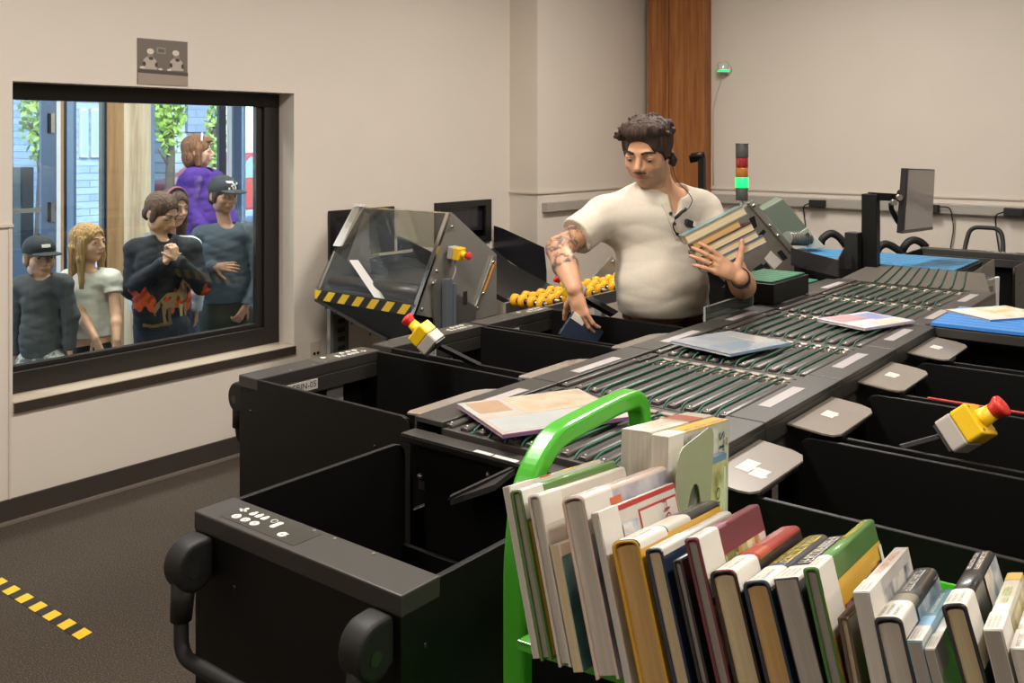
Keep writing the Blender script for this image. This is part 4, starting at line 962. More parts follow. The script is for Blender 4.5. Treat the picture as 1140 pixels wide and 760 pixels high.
m = MB(); m.bx((3.66, VR - .06, .03), (3.70, VR - .02, .96)); m.bx((3.71, VR - .055, .03), (3.735, VR - .03, .93)); m.bx((3.62, VR - .09, 0), (3.76, VR, .03)); m.build('profile_leg', mat('blue_grey_aluminium', '#a9b4bf', .28, .8), t, bevel=.002)
m = MB(); m.bx((3.55, VL - .03, .03), (3.575, VL, .8)); m.bx((3.5, VL - .06, 0), (3.72, VL + .03, .03)); m.build('profile_leg', ALU, t, bevel=.002)
m = MB(); m.bx((3.575, VL - .035, .03), (3.68, VL + .005, .8))
for k in range(14): m.bx((3.6, VL - .038, .1 + k * .05), (3.65, VL - .035, .125 + k * .05), 1)
m.build('slotted_leg', [mat('leg_dark_grey', '#55524e', .4, .4), BLACKIN], t)
m = MB(); m.prism([(3.60, VR - .018, .93), (3.62, VR - .018, .96), (3.95, VR - .018, .77), (3.93, VR - .018, .70), (3.62, VR - .018, .62)], (0, .016, 0)); m.build('mount_plate', STEEL, t, bevel=.002)
for (u, z, w, h) in ((3.83, .8, .03, .07), (3.74, .86, .03, .03)):
    m = MB(); m.bx((u, VR - .021, z), (u + w, VR - .0175, z + h)); m.build('slot', BLACKIN, t)
m = MB(); m.tube(rpath([(3.745, VR - .03, 1.06), (3.74, VR - .05, 1.0), (3.70, VR - .03, .9), (3.69, VR - .02, .85)], .05, 5), .004, n=6); m.build('stop_cable', mat('grey_cable', '#b9b4ac', .5), t)
# book on the chute
make_book('returned_book', 'pale green and yellow book lying on the chute under the clear hood', Matrix.Translation(at(428, 284, 5.66)) @ Matrix.Rotation(R(-2), 4, 'Z') @ Matrix.Rotation(R(-14), 4, 'X') @ T(-.13, -.1, 0) @ Matrix.Rotation(PI / 2, 4, 'X').inverted() @ T(0, 0, 0), .27, .016, .21, board='#cfd0b4', pages=PWHITE, seed=41, art=[(.05, .95, .05, .95, ramp_mat('printed_pale_cover', 'noise', [(.35, '#9fb5a8'), (.5, '#d6d0a4'), (.62, '#ddd3a4'), (.74, '#8a4a3c')], 9, .35))], art_side=1)
# emergency stops
make_stop('emergency_stop', 'yellow and red stop button leaning over the second bin on the window side', (2.035, 1.918, 1.104), (-.28, .66, .62), (.0, -.7, .75), .86, arm=((2.10, 1.78, 1.026), (2.052, 1.889, 1.075), (.006, .0, .002), (.0, -.014, .01)), roll=R(8))
make_stop('emergency_stop', 'large yellow stop button with red mushroom head above the right-hand bins', (2.203, .505, 1.064), (.0, -.72, .62), (.3, .6, .75), 1.0, arm=((2.10, .605, 1.027), (2.195, .535, 1.045), (.003, 0.002, 0), (.0, .008, .006)), roll=R(0))
make_stop('emergency_stop', 'yellow stop button with grey base beside the hip of the man in the cream shirt', (2.935, 2.02, 1.118), (-.45, .62, .6), (.0, -.7, .75), .86, arm=((3.012, 1.9, 1.027), (2.958, 1.99, 1.083), (.014, .0, .004), (.0, -.02, .012)), roll=R(8))
make_stop('emergency_stop', 'yellow stop button fixed to the grey side plate of the clear hood', (3.74, VR - .05, 1.085), (.1, -1, -.12), (0, 0, 1), .9)
# skate wheel conveyor with yellow wheels
t = thing('skate_wheel_conveyor', 'gravity conveyor of yellow skate wheels behind the window-side bins', 'conveyor', Matrix.Translation((3.6, 2.4, 0)))
for v in (2.30, 2.48):
    m = MB(); m.bx((3.1, v - .008, .95), (4.28, v + .008, 1.0)); m.build('rail', mat('zinc_rail', '#a5a29c', .35, .8), t)
wy = mat('yellow_wheel', '#f0ad18', .4)
for i in range(13):
    u = 3.14 + i * .09
    m = MB(); m.cyl((u, 2.29, 1.01), (u, 2.49, 1.01), .005, n=8); m.build('axle', STEEL, t)
    for k, v in enumerate((2.325, 2.37, 2.42, 2.46)):
        uu = u
        m = MB(); m.M = Matrix.Translation((uu, v + (.006 if i % 2 else -.006), 1.01)) @ Matrix.Rotation(PI / 2, 4, 'X')
        m.lathe([(0, -.012), (.022, -.012), (.026, -.008), (.026, .008), (.022, .012), (0, .012)], 18); w_ = m.build('wheel', wy, t)
        m2 = MB(); m2.M = m.M; m2.lathe([(0, -.014), (.012, -.014), (.012, .014), (0, .014)], 12); m2.build('wheel_hub', RUBBER, w_)
for u in (3.18, 4.2):
    for v in (2.30, 2.48):
        m = MB(); m.bx((u - .015, v - .015, 0), (u + .015, v + .015, .95)); m.build('support_leg', ALU, t)
# ================================================================= reader machine behind the man
t = thing('reader_machine', 'tilted steel sorting reader with grey-green cover behind the held books', 'machine', Matrix.Translation((4.35, 1.95, 0)))
castm = mat('cast_aluminium', '#8d857b', .42, .5, noise=.08, nscale=30)
n = (V((_C, _S, 0))).normalized()
def slab(pix, Z, dep, mt, nm, parent, bevel=.003, lift=0.):
    pts = [at(x, y, z_) for (x, y), z_ in zip(pix, Z if isinstance(Z, (list, tuple)) else [Z] * len(pix))]
    m = MB(); m.prism([p - n * lift for p in pts], n * dep); return m.build(nm, mt, parent, bevel=bevel)
pb = slab([(792, 262), (836, 224), (894, 291), (894, 298), (872, 311), (812, 318), (780, 290)], 4.72, .05, castm, 'reader_plate', t)
slab([(832, 226), (838, 222), (896, 290), (891, 294)], 4.70, .03, STEEL, 'edge_bar', t)
slab([(851, 288), (858, 279), (871, 291), (862, 300)], 4.718, .004, WHITE, 'white_plate', t, 0)
for q in ([(843, 262), (850, 255), (853, 258), (846, 266)], [(865, 281), (870, 278), (877, 287), (872, 290)], [(849, 296), (853, 292), (858, 298), (855, 301)], [(838, 300), (848, 293), (851, 297), (846, 302)], [(834, 243), (840, 240), (843, 252), (838, 256)]):
    slab(q, 4.717, .004, BLACKIN, 'slot', t, 0)
for q in ((839, 229), (857, 251), (866, 262), (888, 290)):
    m = MB(); m.ball(at(q[0], q[1], 4.69), .009, 10, 6); m.build('bolt', CHROME, t)
gg = mat('grey_green_cover', '#6f7a6a', .5)
slab([(849, 234), (872, 221), (899, 254), (880, 267), (873, 274)], 5.0, .14, gg, 'cover_panel', t)
slab([(880, 266), (899, 253), (902, 257), (884, 270), (877, 272)], 4.99, .15, mat('pale_cover_edge', '#a5a894', .5), 'cover_edge', t)
slab([(902, 257), (919, 275), (905, 277), (890, 271), (884, 269)], 5.02, .13, mat('ivory_shroud', '#c9c4b1', .5), 'shroud', t)
m = MB(); A, B = at(876, 265, 4.95), at(900, 266, 5.05)
m.cyl(A + V((0, 0, .0)), B, .034, n=24, m=0)
for k in range(9): p = A.lerp(B, (k + .5) / 9); d = (B - A).normalized() * .004; m.cyl(p - d, p + d, .037, n=24, m=1)
m.build('motor_drum', [mat('motor_grey', '#8d8980', .4, .4), mat('motor_fin', '#6f6c66', .4, .4)], t)
m = MB(); c = at(850, 300, 4.75); m.bx((c.x - .1, c.y + .05, 0), (c.x + .1, c.y + .3, 1.05)); m.build('machine_base', BLACK, t)
pl = thing('steel_side_plate', 'small grey tilted plate with a bolt between the man and yellow wheels', 'plate', Matrix.Translation((4.1, 2.3, .9)))
slab([(648, 322), (681, 284), (686, 290), (684, 318), (670, 330)], 4.7, .02, plate, 'plate', pl)
m = MB(); m.ball(at(682, 291, 4.68), .01, 10, 6); m.build('bolt', CHROME, pl)
m = MB(); c = at(668, 318, 4.72); m.bx((c.x - .02, c.y - .02, 0), (c.x + .02, c.y + .02, c.z)); m.build('support_leg', ALU, pl)
# low black feeder with blue belt behind the clear corner guard
t = thing('corner_guard', 'clear smoked guard box before the blue cross conveyor, under the monitor post', 'guard', Matrix.Translation((4.4, 1.55, 0)))
PA, PB, PC = V((4.20, 1.485, CZ + .002)), V((4.43, 1.535, CZ + .026)), V((4.45, 1.80, CZ + .002))
upz = V((0, 0, .075))
m = MB(); m.prism([PA, PC, PC + upz * 1.1, PA + upz], (.006, -.005, 0)); m.build('black_side', gloss_blk, t)
m = MB(); m.prism([PA + V((.004, 0, 0)), PB, PB + upz * 1.1, PA + upz + V((.004, 0, 0))], (-.001, .004, 0)); m.build('acrylic_panel', glass_mat('smoked_acrylic', '#77777c', 1.4, .03, .18, '#5d5b5c'), t)
m = MB(); m.bx((4.44, 1.74, 0), (4.48, 1.78, CZ + .004)); m.build('support_leg', BLACK, t)
# ================================================================= monitor on its post
t = thing('monitor_stand', 'black steel post with arm rising behind the conveyor', 'stand', Matrix.Translation((4.58, 1.47, 0)))
m = MB(); m.bx((4.555, 1.43, .05), (4.61, 1.50, 1.42)); m.build('post', BLACK, t, bevel=.003)
m = MB(); m.bx((4.5, 1.5, CZ), (4.56, 1.56, 1.24)); m.build('control_box', mat('matt_black_box', '#1a1918', .55), t, bevel=.002)
m = MB(); m.bx((4.45, 1.38, 0), (4.7, 1.56, .05)); m.build('base', BLACK, t, bevel=.004)
m = MB(); A, B = at(968, 218, 4.5), at(1002, 220, 4.52); m.tube([A, B], 1, sec=[(-.02, -.018), (.02, -.018), (.02, .018), (-.02, .018)], up=(0, 0, 1)); m.build('arm', BLACK, t, bevel=.003)
m = MB(); m.tube(rpath([at(992, 226, 4.5), at(992, 232, 4.5), at(1000, 248, 4.52), at(1006, 250, 4.54)], .05, 5), .012, n=10); m.build('cable_arm', BLACK, t)
for q in ((1000, 219.5), (994, 225)):
    m = MB(); c = at(q[0], q[1], 4.47); m.cyl(c, c - n * .02, .014, n=16); m.build('joint_cap', STEEL, t)
t = thing('monitor', 'flat computer monitor turned sideways on the black post', 'monitor', Matrix.Translation(at(1022, 222, 4.5)))
d1 = V((4.759 - 4.668, 1.229 - 1.345, 0)); d1 = d1.normalized() * .30
A = at(1007, 187, 4.46)
sx = d1; dn = V((d1.y, -d1.x, 0)).normalized()   # screen normal
if dn.dot(V((_C, _S, 0))) > 0: dn = -dn
# screen plane: turned strongly so that its left edge is nearest
Z0, Z1 = 4.46, 4.70
scr = [at(1010, 187.5, Z0), at(1041, 188.5, Z1), at(1038, 255.5, Z1), at(1005, 260, Z0)]
bk = [at(1003.5, 186, Z0 + .05) - scr[0]][0]
nn = (scr[1] - scr[0]).cross(scr[3] - scr[0]).normalized()
if nn.dot(n) < 0: nn = -nn
m = MB(); m.prism(scr, nn * .03); m.build('monitor_case', mat('monitor_black', '#232225', .35), t, bevel=.003)
ins = lambda a, b: scr[0].lerp(scr[1], a).lerp(scr[3].lerp(scr[2], a), b)
m = MB(); m.prism([ins(.05, .02) - nn * .001, ins(.98, .02) - nn * .001, ins(.98, .95) - nn * .001, ins(.05, .95) - nn * .001], nn * .001); m.build('screen', mat('screen_reflection_grey', '#b0a8a3', .12, coat=.5), t)  # pale base colour stands in for the wall mirrored in the screen
m = MB(); m.prism([ins(.0, .955) - nn * .0015, ins(1, .955) - nn * .0015, ins(1, 1) - nn * .0015, ins(0, 1) - nn * .0015], nn * .0015); m.build('bezel', mat('bezel_grey', '#5c5854', .3), t)
m = MB(); c = ins(.35, .45) + nn * .03; m.cyl(c, c + nn * .05, .03, n=16); m.build('mount_hub', BLACK, t)
# ================================================================= lights and fittings
t = thing('stack_light', 'signal tower with grey, red, amber and lit green segments', 'signal light', Matrix.Translation((4.856, 2.238, .6)))
x0, y0 = 4.856, 2.238
def ringm(z0, z1, r, mt, nm):
    m = MB(); m.M = Matrix.Translation((x0, y0, 0)); m.lathe([(0, z0), (r * .97, z0), (r, z0 + .003), (r, z1 - .003), (r * .97, z1), (0, z1)], 24); return m.build(nm, mt, t)
dk = mat('signal_grey', '#4a4a47', .45)
ringm(1.575, 1.652, .034, dk, 'top_unit'); ringm(1.648, 1.654, .037, dk, 'cap'); ringm(1.522, 1.575, .033, mat('signal_red', '#8e1d20', .25, coat=.5), 'red_segment')
ringm(1.468, 1.522, .033, mat('signal_amber', '#a8671f', .25, coat=.5), 'amber_segment'); ringm(1.415, 1.468, .034, mat('signal_green_lit', '#18ff58', .3, emit=2.6), 'green_segment'); ringm(1.345, 1.415, .033, dk, 'base_unit'); ringm(.6, 1.345, .012, ALU, 'pole'); ringm(.58, .6, .06, dk, 'foot')
m = MB(); m.M = Matrix.Translation((x0, y0, 0)); m.bx((-.03, -.03, 0), (.03, .03, .58)); m.build('pedestal', BLACK, t)
t = thing('wall_beacon', 'small clear beacon with green lit band high on the back wall', 'beacon', Matrix.Translation(RW(BACKA, 3.42, 2.18)))
m = MB(); m.M = ROOM_ROT @ T(BACKA, 3.42, 2.2) @ Matrix.Rotation(-PI / 2, 4, 'Y')
m.lathe([(0, 0), (.045, 0), (.045, .02), (.04, .03), (0, .03)], 24); m.build('beacon_base', mat('beacon_white', '#c9c9c0', .4), t)
m = MB(); m.M = ROOM_ROT @ T(BACKA - .055, 3.42, 0); m.lathe([(0, 2.175), (.04, 2.175), (.042, 2.19), (.042, 2.24), (.03, 2.258), (0, 2.26)], 24); m.build('beacon_dome', mat('beacon_lens', '#c3ccc2', .15, coat=1), t)
m = MB(); m.M = ROOM_ROT @ T(BACKA - .055, 3.42, 0); m.lathe([(0, 2.184), (.0435, 2.184), (.0435, 2.196), (0, 2.196)], 24); m.build('green_band', mat('beacon_green_lit', '#18f060', .3, emit=2.), t)
m = MB(); m.M = ROOM_ROT; m.tube([(BACKA - .03, 3.44, 2.165), (BACKA - .006, 3.47, 2.1), (BACKA - .006, 3.5, 2.02), (BACKA - .006, 3.53, 1.9), (BACKA - .006, 3.53, 1.32)], .0035, n=6); m.build('beacon_cable', mat('pale_cable', '#bdb3a4', .5), t)
t = thing('black_pull_post', 'slim black upright with short top arm against the wooden column', 'post', Matrix.Translation((4.99, 2.545, 0)))
m = MB(); m.tube(rpath([at(781, 420, 5.5) * V((1, 1, 0)).magnitude * 0 + V((4.99, 2.545, 0)), V((4.99, 2.545, 1.575)), V((4.965, 2.61, 1.56))], .015, 4), 1, sec=[(-.018, -.014), (.018, -.014), (.018, .014), (-.018, .014)], up=(1, 0, 0)); m.build('upright', BLACK, t, bevel=.003)
m = MB(); m.cyl((4.965, 2.6, 1.575), (4.995, 2.53, 1.59), .02, .016, n=12); m.build('top_knob', BLACK, t)
m = MB(); m.bx((4.9, 2.45, 0), (5.08, 2.63, .015)); m.build('base', BLACK, t, bevel=.003)
# raceways with adapters
racem = mat('raceway_grey', '#aaa49a', .45, .1)
t = thing('cable_raceway', 'long grey metal cable raceway along the back wall', 'raceway', ROOM_ROT @ T(BACKA, 1, 1.2))
m = MB(); m.M = ROOM_ROT; m.bx((BACKA - .045, -4.5, 1.19), (BACKA - .0005, 3.54, 1.255)); m.build('raceway_channel', racem, t, bevel=.004)
m = MB(); m.M = ROOM_ROT; m.bx((BACKA - .047, -4.5, 1.186), (BACKA - .0005, 3.54, 1.19)); m.build('raceway_lip', mat('raceway_dark_edge', '#7c766d', .5), t)  # darker strip along the lower edge of the raceway
t2 = thing('cable_raceway', 'short grey cable raceway on the wall left of the man\'s shoulder', 'raceway', ROOM_ROT @ T(5.7, JB, 1.2))
m = MB(); m.M = ROOM_ROT; m.bx((5.3, JB - .045, 1.165), (6.5, JB, 1.23)); m.build('raceway_channel', racem, t2, bevel=.004)
for k in range(2):
    m = MB(); m.M = ROOM_ROT; m.bx((6.02 + k * .09, JB - .048, 1.18), (6.06 + k * .09, JB - .045, 1.215)); m.build('socket', WHITE, t2)
def adapter(b, wd, lab, drop, led=False):
    t = thing('power_adapter', lab, 'power adapter', ROOM_ROT @ T(BACKA - .06, b, 1.22), 'black power adapters on the raceway')
    m = MB(); m.M = ROOM_ROT; m.bx((BACKA - .095, b - wd / 2, 1.193), (BACKA - .046, b + wd / 2, 1.245)); m.build('adapter_body', RUBBER, t, bevel=.004)
    m = MB(); m.M = ROOM_ROT
    if drop: m.tube(rpath([(BACKA - .07, b + wd / 2, 1.22), (BACKA - .07, b + wd / 2 + .05, 1.2), (BACKA - .02, b + wd / 2 + .06, 1.1), (BACKA - .025, b + wd / 2 + .03, .9), (BACKA - .02, b + wd / 2 + .05, .1)], .06, 5), .0045, n=6)
    else: m.tube(rpath([(BACKA - .07, b - wd / 2, 1.235), (BACKA - .07, b - wd / 2 - .07, 1.235), (BACKA - .02, b - wd / 2 - .08, 1.1), (BACKA - .025, b - wd / 2 - .05, .9), (BACKA - .02, b - wd / 2 - .08, .1)], .05, 5), .0045, n=6)
    m.build('adapter_cord', RUBBER, t)
    if led:
        m = MB(); m.M = ROOM_ROT; m.bx((BACKA - .0965, b - .005, 1.215), (BACKA - .095, b + .005, 1.225)); m.build('status_lamp', mat('amber_led', '#ffb429', .4, emit=2), t)
adapter(2.68, .11, 'black power adapter on the raceway, left of the monitor post', True)
adapter(1.92, .11, 'black power adapter on the raceway right behind the monitor', False, True)
adapter(1.42, .11, 'black power adapter on the raceway nearest the photo\'s right edge', True)
# wall outlet
t = thing('wall_outlet', 'beige double outlet low on the window wall beside the window', 'outlet', ROOM_ROT @ T(3.51, BW, .46))
m = MB(); m.M = ROOM_ROT; m.bx((3.475, BW - .008, .40), (3.55, BW, .518)); m.build('cover_plate', mat('beige_plate', '#c4b6a4', .45), t, bevel=.002)
for k in (0, 1):
    m = MB(); m.M = ROOM_ROT; c = (3.5 + k * .026, BW - .008, .452); m.cyl(c, (c[0], c[1] - .002, c[2]), .009, n=12); m.build('socket', BLACKIN, t)
# black and white print above the window
t = thing('photo_print', 'black and white print of two workers at a table, above the window', 'picture', ROOM_ROT @ T(2.56, BW, 2.05))
def pr(nm, mt, polys, dep):
    for q in polys:
        m = MB(); m.M = ROOM_ROT @ T(2.429, BW - dep, 1.944); m.prism([(x, 0, z) for x, z in q], (0, -.0006, 0)); m.build(nm, mt, t)
g = lambda c, r=.45: mat('print_tone_' + c.strip('#'), c, r)
ell = lambda cx, cz, rx, rz, k=14: [(cx + rx * math.cos(2 * PI * i / k), cz + rz * math.sin(2 * PI * i / k)) for i in range(k)]
m = MB(); m.M = ROOM_ROT; m.bx((2.427, BW - .004, 1.943), (2.697, BW, 2.168)); m.build('print_card', g('#6d6258'), t)
pr('printed_table', g('#9a8c7c'), [[(0, 0), (.27, 0), (.27, .052), (0, .056)]], .0042)
pr('printed_edge', g('#4a423b'), [[(0, .056), (.27, .050), (.27, .068), (0, .072)]], .0048)
pr('printed_frame', g('#8f8373'), [[(.098, .155), (.147, .155), (.147, .185), (.098, .187)]], .0044)
pr('printed_frame_picture', g('#5f564d'), [[(.106, .161), (.14, .161), (.14, .178), (.106, .179)]], .0052)
for cx in (.062, .205):
    pr('printed_torso', g('#b3a697'), [[(cx - .038, .075), (cx + .04, .075), (cx + .034, .12), (cx + .015, .135), (cx - .018, .135), (cx - .034, .12)]], .0046)
    pr('printed_head', g('#8b7d6f'), [ell(cx, .148, .016, .022)], .0054)
    pr('printed_cap', g('#d3c8ba'), [ell(cx + (.002 if cx < .1 else -.004), .163, .019, .014)], .006)
    pr('printed_scarf', g('#3d3631'), [ell(cx + .006, .128, .012, .008), ell(cx - .03, .1, .008, .012), ell(cx + .034, .098, .008, .012)], .006)
pr('printed_plate', g('#d8cdbf'), [ell(.022, .082, .014, .006), ell(.118, .078, .012, .005), ell(.165, .077, .012, .005)], .0054)
# floor tape
t = thing('floor_tape', 'strip of yellow and black hazard tape stuck to the carpet', 'tape', Matrix.Translation((1.65, 3.6, 0)))
strip_tape('tape_strip', t, (1.628, 4.2, .001), (1.633, 3.13, .001), (.052, -.0, 0), 21, (0, 0, .0012), -.012, 1)
# ================================================================= items on the belts
def magazine(name, label, P, rz, w, l, th, top, edge, cat='magazine', pat=None, grp='items riding on the sorting conveyor', tilt=0, tilty=0):
    M = Matrix.Translation(P) @ Matrix.Rotation(rz, 4, 'Z') @ Matrix.Rotation(tilt, 4, 'Y') @ Matrix.Rotation(tilty, 4, 'X')
    t = thing(name, label, cat, M, grp)
    m = MB(); m.M = M; m.prism([(x, y, .0004) for x, y in rrect(l - .004, w - .004, .001, 1)], (0, 0, th - .001)); m.build('page_block', PWHITE, t)
    m = MB(); m.M = M; m.bx((-l / 2, -w / 2, 0), (l / 2, w / 2, .0006)); m.bx((-l / 2, -w / 2, th - .0008), (l / 2, w / 2, th)); m.bx((-l / 2, -w / 2 - .0008, 0), (l / 2, -w / 2, th)); m.build('cover_sheet', edge, t)
    m = MB(); m.M = M; m.bx((-l / 2 + .001, -w / 2 + .001, th), (l / 2 - .001, w / 2 - .001, th + .0003)); m.build('cover_print', top, t)
    for (x0, y0, x1, y1, mt) in (pat or []):
        m = MB(); m.M = M; m.bx((x0 * l - l / 2, y0 * w - w / 2, th + .0003), (x1 * l - l / 2, y1 * w - w / 2, th + .0007)); m.build('cover_picture', mt, t)
    return t
zb = CZ + .0072
magazine('magazine', 'large pale magazine with brown and white pictures at near end of the conveyor', (1.70, 1.25, zb), R(-27), .25, .31, .008, ramp_mat('print_soft_a', 'noise', [(.3, '#8f7660'), (.45, '#aa9f92'), (.6, '#a5a8a4'), (.75, '#989d78')], 6, .5), C_('#8d5f8c'), pat=[(.35, .45, .98, .98, ramp_mat('print_soft_b', 'noise', [(.35, '#a38d70'), (.5, '#b3a58f'), (.65, '#988263')], 8, .5)), (.03, .05, .62, .42, C_('#a9aeac')), (.05, .6, .3, .95, C_('#a88a70'))])
magazine('magazine', 'pale blue-grey magazine on the middle of the conveyor behind the green handle', (2.6, 1.235, zb + .002), R(-14), .22, .27, .008, ramp_mat('print_soft_c', 'noise', [(.3, '#a3b0bd'), (.5, '#bcc3c8'), (.7, '#8fa2b4')], 5, .12, coat=1.), C_('#8fa9c4'), pat=[(.1, .1, .6, .45, mat('glossy_pale_blue', '#a9b9c8', .1, coat=1.)), (.72, .2, .95, .8, mat('glossy_pale_grey', '#c3c4c2', .1, coat=1.))], tilt=R(.8))
magazine('magazine', 'pink and blue magazine on the conveyor close to the blue tray', (3.2, 1.04, zb), R(-20), .19, .25, .008, ramp_mat('print_soft_d', 'noise', [(.3, '#d8b9b6'), (.5, '#d9ccd0'), (.7, '#b5b3d2')], 6, .5), C_('#c9c4d9'), pat=[(.08, .5, .6, .95, C_('#c79aa2')), (.62, .4, .95, .9, C_('#9aa3cf')), (.4, .05, .9, .3, C_('#e3d9b4'))])
magazine('magazine', 'bright magazine with orange picture lying on the blue ribbed tray', (3.58, .72, CZ + .0125), R(-34), .2, .26, .008, C_('#e6dccd'), C_('#4f86c4'), pat=[(.4, .1, .95, .9, ramp_mat('print_soft_e', 'noise', [(.3, '#d98b3a'), (.45, '#ecc48f'), (.6, '#e9e0d2'), (.72, '#7fa05a')], 14, .4)), (.05, .1, .35, .9, C_('#ece6da'))])
# no light spot or reader lamp is built over these items
# ================================================================= bins at the back, lifted handles, papers
bb = lambda u0, u1, v1: None
def back_bin(label, M, L, W): return make_bin('sorting_bin', label, L, W, 'black bins behind the blue conveyor', M, None, False, 'up')
back_bin('black bin behind the blue conveyor, directly under the monitor', T(5.66, 1.15, 0, PI + R(0)), .52, .5) if False else None
GBB = 'black bins with lifted handles behind the blue conveyor'
make_bin('sorting_bin', 'large black bin with lifted loop handle at far right behind the blue conveyor', .66, .60, GBB, T(5.86, 1.27, .03, PI), None, False, 'up')
for (u, v, lab, arcs) in ((5.9, 1.90, 'black bin with two lifted handle arms between the monitor post and the monitor', (((975, 284), (978, 275), (985, 271), (992, 273), (1001, 279), (1010, 287)), ((1004, 279), (1010, 270), (1017, 266.5), (1025, 269), (1031, 275)))),
                          (6.0, 2.45, 'black bin with one lifted handle arm left of the monitor post', (((914, 272), (915, 266), (922, 260.5), (927, 259.5), (934, 263.5), (940, 271), (946, 279)),))):
    b = make_bin('sorting_bin', lab, .5, .44, GBB, T(u, v, -.12, PI), None, False, 'down')
    for a in arcs:
        m = MB(); pts = [at(x, y, 5.75) for x, y in a]; m.tube(rpath(pts, .08, 3), [.019 + .009 * math.sin(PI * i / 99) for i in range(100)][:0] or .023, n=10); m.build('handle_arm', RUBBER, b)
t = thing('paper_holder', 'clear acrylic holder with white papers beside the far right bin', 'paper holder', Matrix.Translation((4.75, .95, 0)))
m = MB(); m.prism([at(1083, 303, 4.3), at(1106, 288, 4.45), at(1108, 340, 4.45), at(1083, 338, 4.3)], (.003, -.003, 0)); m.build('acrylic_panel', glass_mat('clear_holder', '#e9e9e4', 1.2, .03, .25, '#b9b2a6'), t)
m = MB(); A = at(1098, 318, 4.5); m.prism([at(1098, 313, 4.45), at(1113, 308, 4.47), at(1112, 342, 4.47), at(1098, 342, 4.45)], (.012, .012, 0)); m.build('white_paper', mat('white_paper', '#e2dcda', .7), t)
m = MB(); m.prism([at(1098, 309, 4.48), at(1105, 308, 4.48), at(1104, 316, 4.48), at(1099, 318, 4.48)], (.003, .003, 0)); m.build('blue_slip', mat('blue_slip', '#5a79c4', .6), t)
m = MB(); c = at(1092, 345, 4.5); m.bx((c.x - .02, c.y - .2, 0), (c.x + .02, c.y - .02, c.z - .0)); m.build('holder_post', BLACK, t)
# ================================================================= entrance lobby beyond the window
LB0, LB1, LA0, LA1 = BW + WT, 7.15, -.6, 8.2
def ab(px, py=300, b=7.0): return at_b(px, py, b)[0]
lobf = ramp_mat('lobby_grey_tiles', 'noise', [(.3, '#5d6470'), (.6, '#747b86')], 6, .35)
w = MB(); w.M = ROOM_ROT; w.bx((LA0, LB0, -.05), (LA1, LB1 + .3, 0)); struct('floor_lobby', w, lobf)
w = MB(); w.M = ROOM_ROT; w.bx((LA0, LB0, 2.9), (LA1, LB1 + .5, 3.1)); struct('ceiling_lobby', w, mat('lobby_ceiling_white', '#cfd0d0', .8))
w = MB(); w.M = ROOM_ROT; w.bx((LA0 - .15, LB0, 0), (LA0, LB1 + .2, 2.9)); w.bx((LA1, LB0, 0), (LA1 + .15, LB1 + .2, 2.9)); struct('wall_lobby', w, mat('lobby_wall_white', '#c9ccd0', .7))
FB = 7.0
blue = mat('blue_grey_door_metal', '#5c7190', .4, .2); darkbl = mat('dark_blue_frame', '#232c3d', .4, .3); lightbl = mat('light_blue_frame', '#7d9bbd', .4, .2)
def col(name, px0, px1, mt, b0=FB - .02, b1=FB + .04, z0=0, z1=2.9, **kw):
    w = MB(); w.M = ROOM_ROT; a0, a1 = ab(px0, 300, b0), ab(px1, 300, b0); w.bx((a0, b0, z0), (a1, b1, z1)); return struct(name, w, mt, **kw)
# glazed entrance doors
d1 = thing('door_1', None, None, ROOM_ROT); d1['kind'] = 'structure'
def dpart(nm, px0, px1, z0, z1, mt, par, b0=FB - .015, b1=FB + .02):
    w = MB(); w.M = ROOM_ROT; w.bx((ab(px0, 300, b0), b0, z0), (ab(px1, 300, b0), b1, z1)); return w.build(nm, mt, par)
lg = glass_mat('lobby_glass', '#dfe9ee', 1.0, .01)
dpart('door_stile', 46, 62, .0, 2.9, blue, d1); dpart('door_stile', -60, -48, 0, 2.9, blue, d1); dpart('door_rail', -48, 46, 0, .9, blue, d1); dpart('door_rail', -48, 46, 2.55, 2.9, blue, d1)
dpart('door_glass', -48, 46, .9, 2.55, lg, d1, FB - .01, FB)
dpart('push_bar', -48, 46, 1.16, 1.19, STEEL, d1, FB - .1, FB - .08)
for z in (1.08, 1.72): dpart('door_hinge', 57, 61, z, z + .14, STEEL, d1, FB - .03, FB - .015); dpart('hinge_block', 54, 57, z, z + .14, BLACK, d1, FB - .03, FB - .015)
col('trim_4', 63, 67.5, mat('white_gap_strip', '#dfe3ea', .5)); col('trim_5', 67.5, 71, mat('tan_jamb', '#a98560', .6)); col('trim_6', 71, 74.5, darkbl)  # white strip stands in for the bright gap beside the door
w2 = thing('window_2', None, None, ROOM_ROT); w2['kind'] = 'structure'
dpart('window_frame', 74.5, 82, 0, 2.9, lightbl, w2); dpart('window_frame', 82, 85, 0, 2.9, blue, w2); dpart('window_frame', 116, 119.5, 0, 2.9, darkbl, w2); dpart('window_pane', 85, 116, .0, 2.9, lg, w2, FB - .01, FB)
col('wooden_post', 119.5, 138, wood_mat('lobby_fir', '#86623f', '#a37c52', '#b8946a'), FB - .03, FB + .1); col('wall_timber', 138, 168, paleb, FB - .025, FB + .12)
w3 = thing('window_3', None, None, ROOM_ROT); w3['kind'] = 'structure'
dpart('window_frame', 168, 172, 0, 2.9, lightbl, w3); dpart('window_pane', 172, 245, .0, 2.9, lg, w3, FB - .01, FB); dpart('window_sill', 168, 245, .88, .95, mat('white_ledge', '#cfd5de', .5), w3, FB - .12, FB); dpart('window_frame', 244, 252, 0, 2.9, darkbl, w3); dpart('window_frame', 255, 258, 0, 2.9, mat('pale_mullion', '#c9ced6', .5), w3)
d2 = thing('door_2', None, None, ROOM_ROT); d2['kind'] = 'structure'
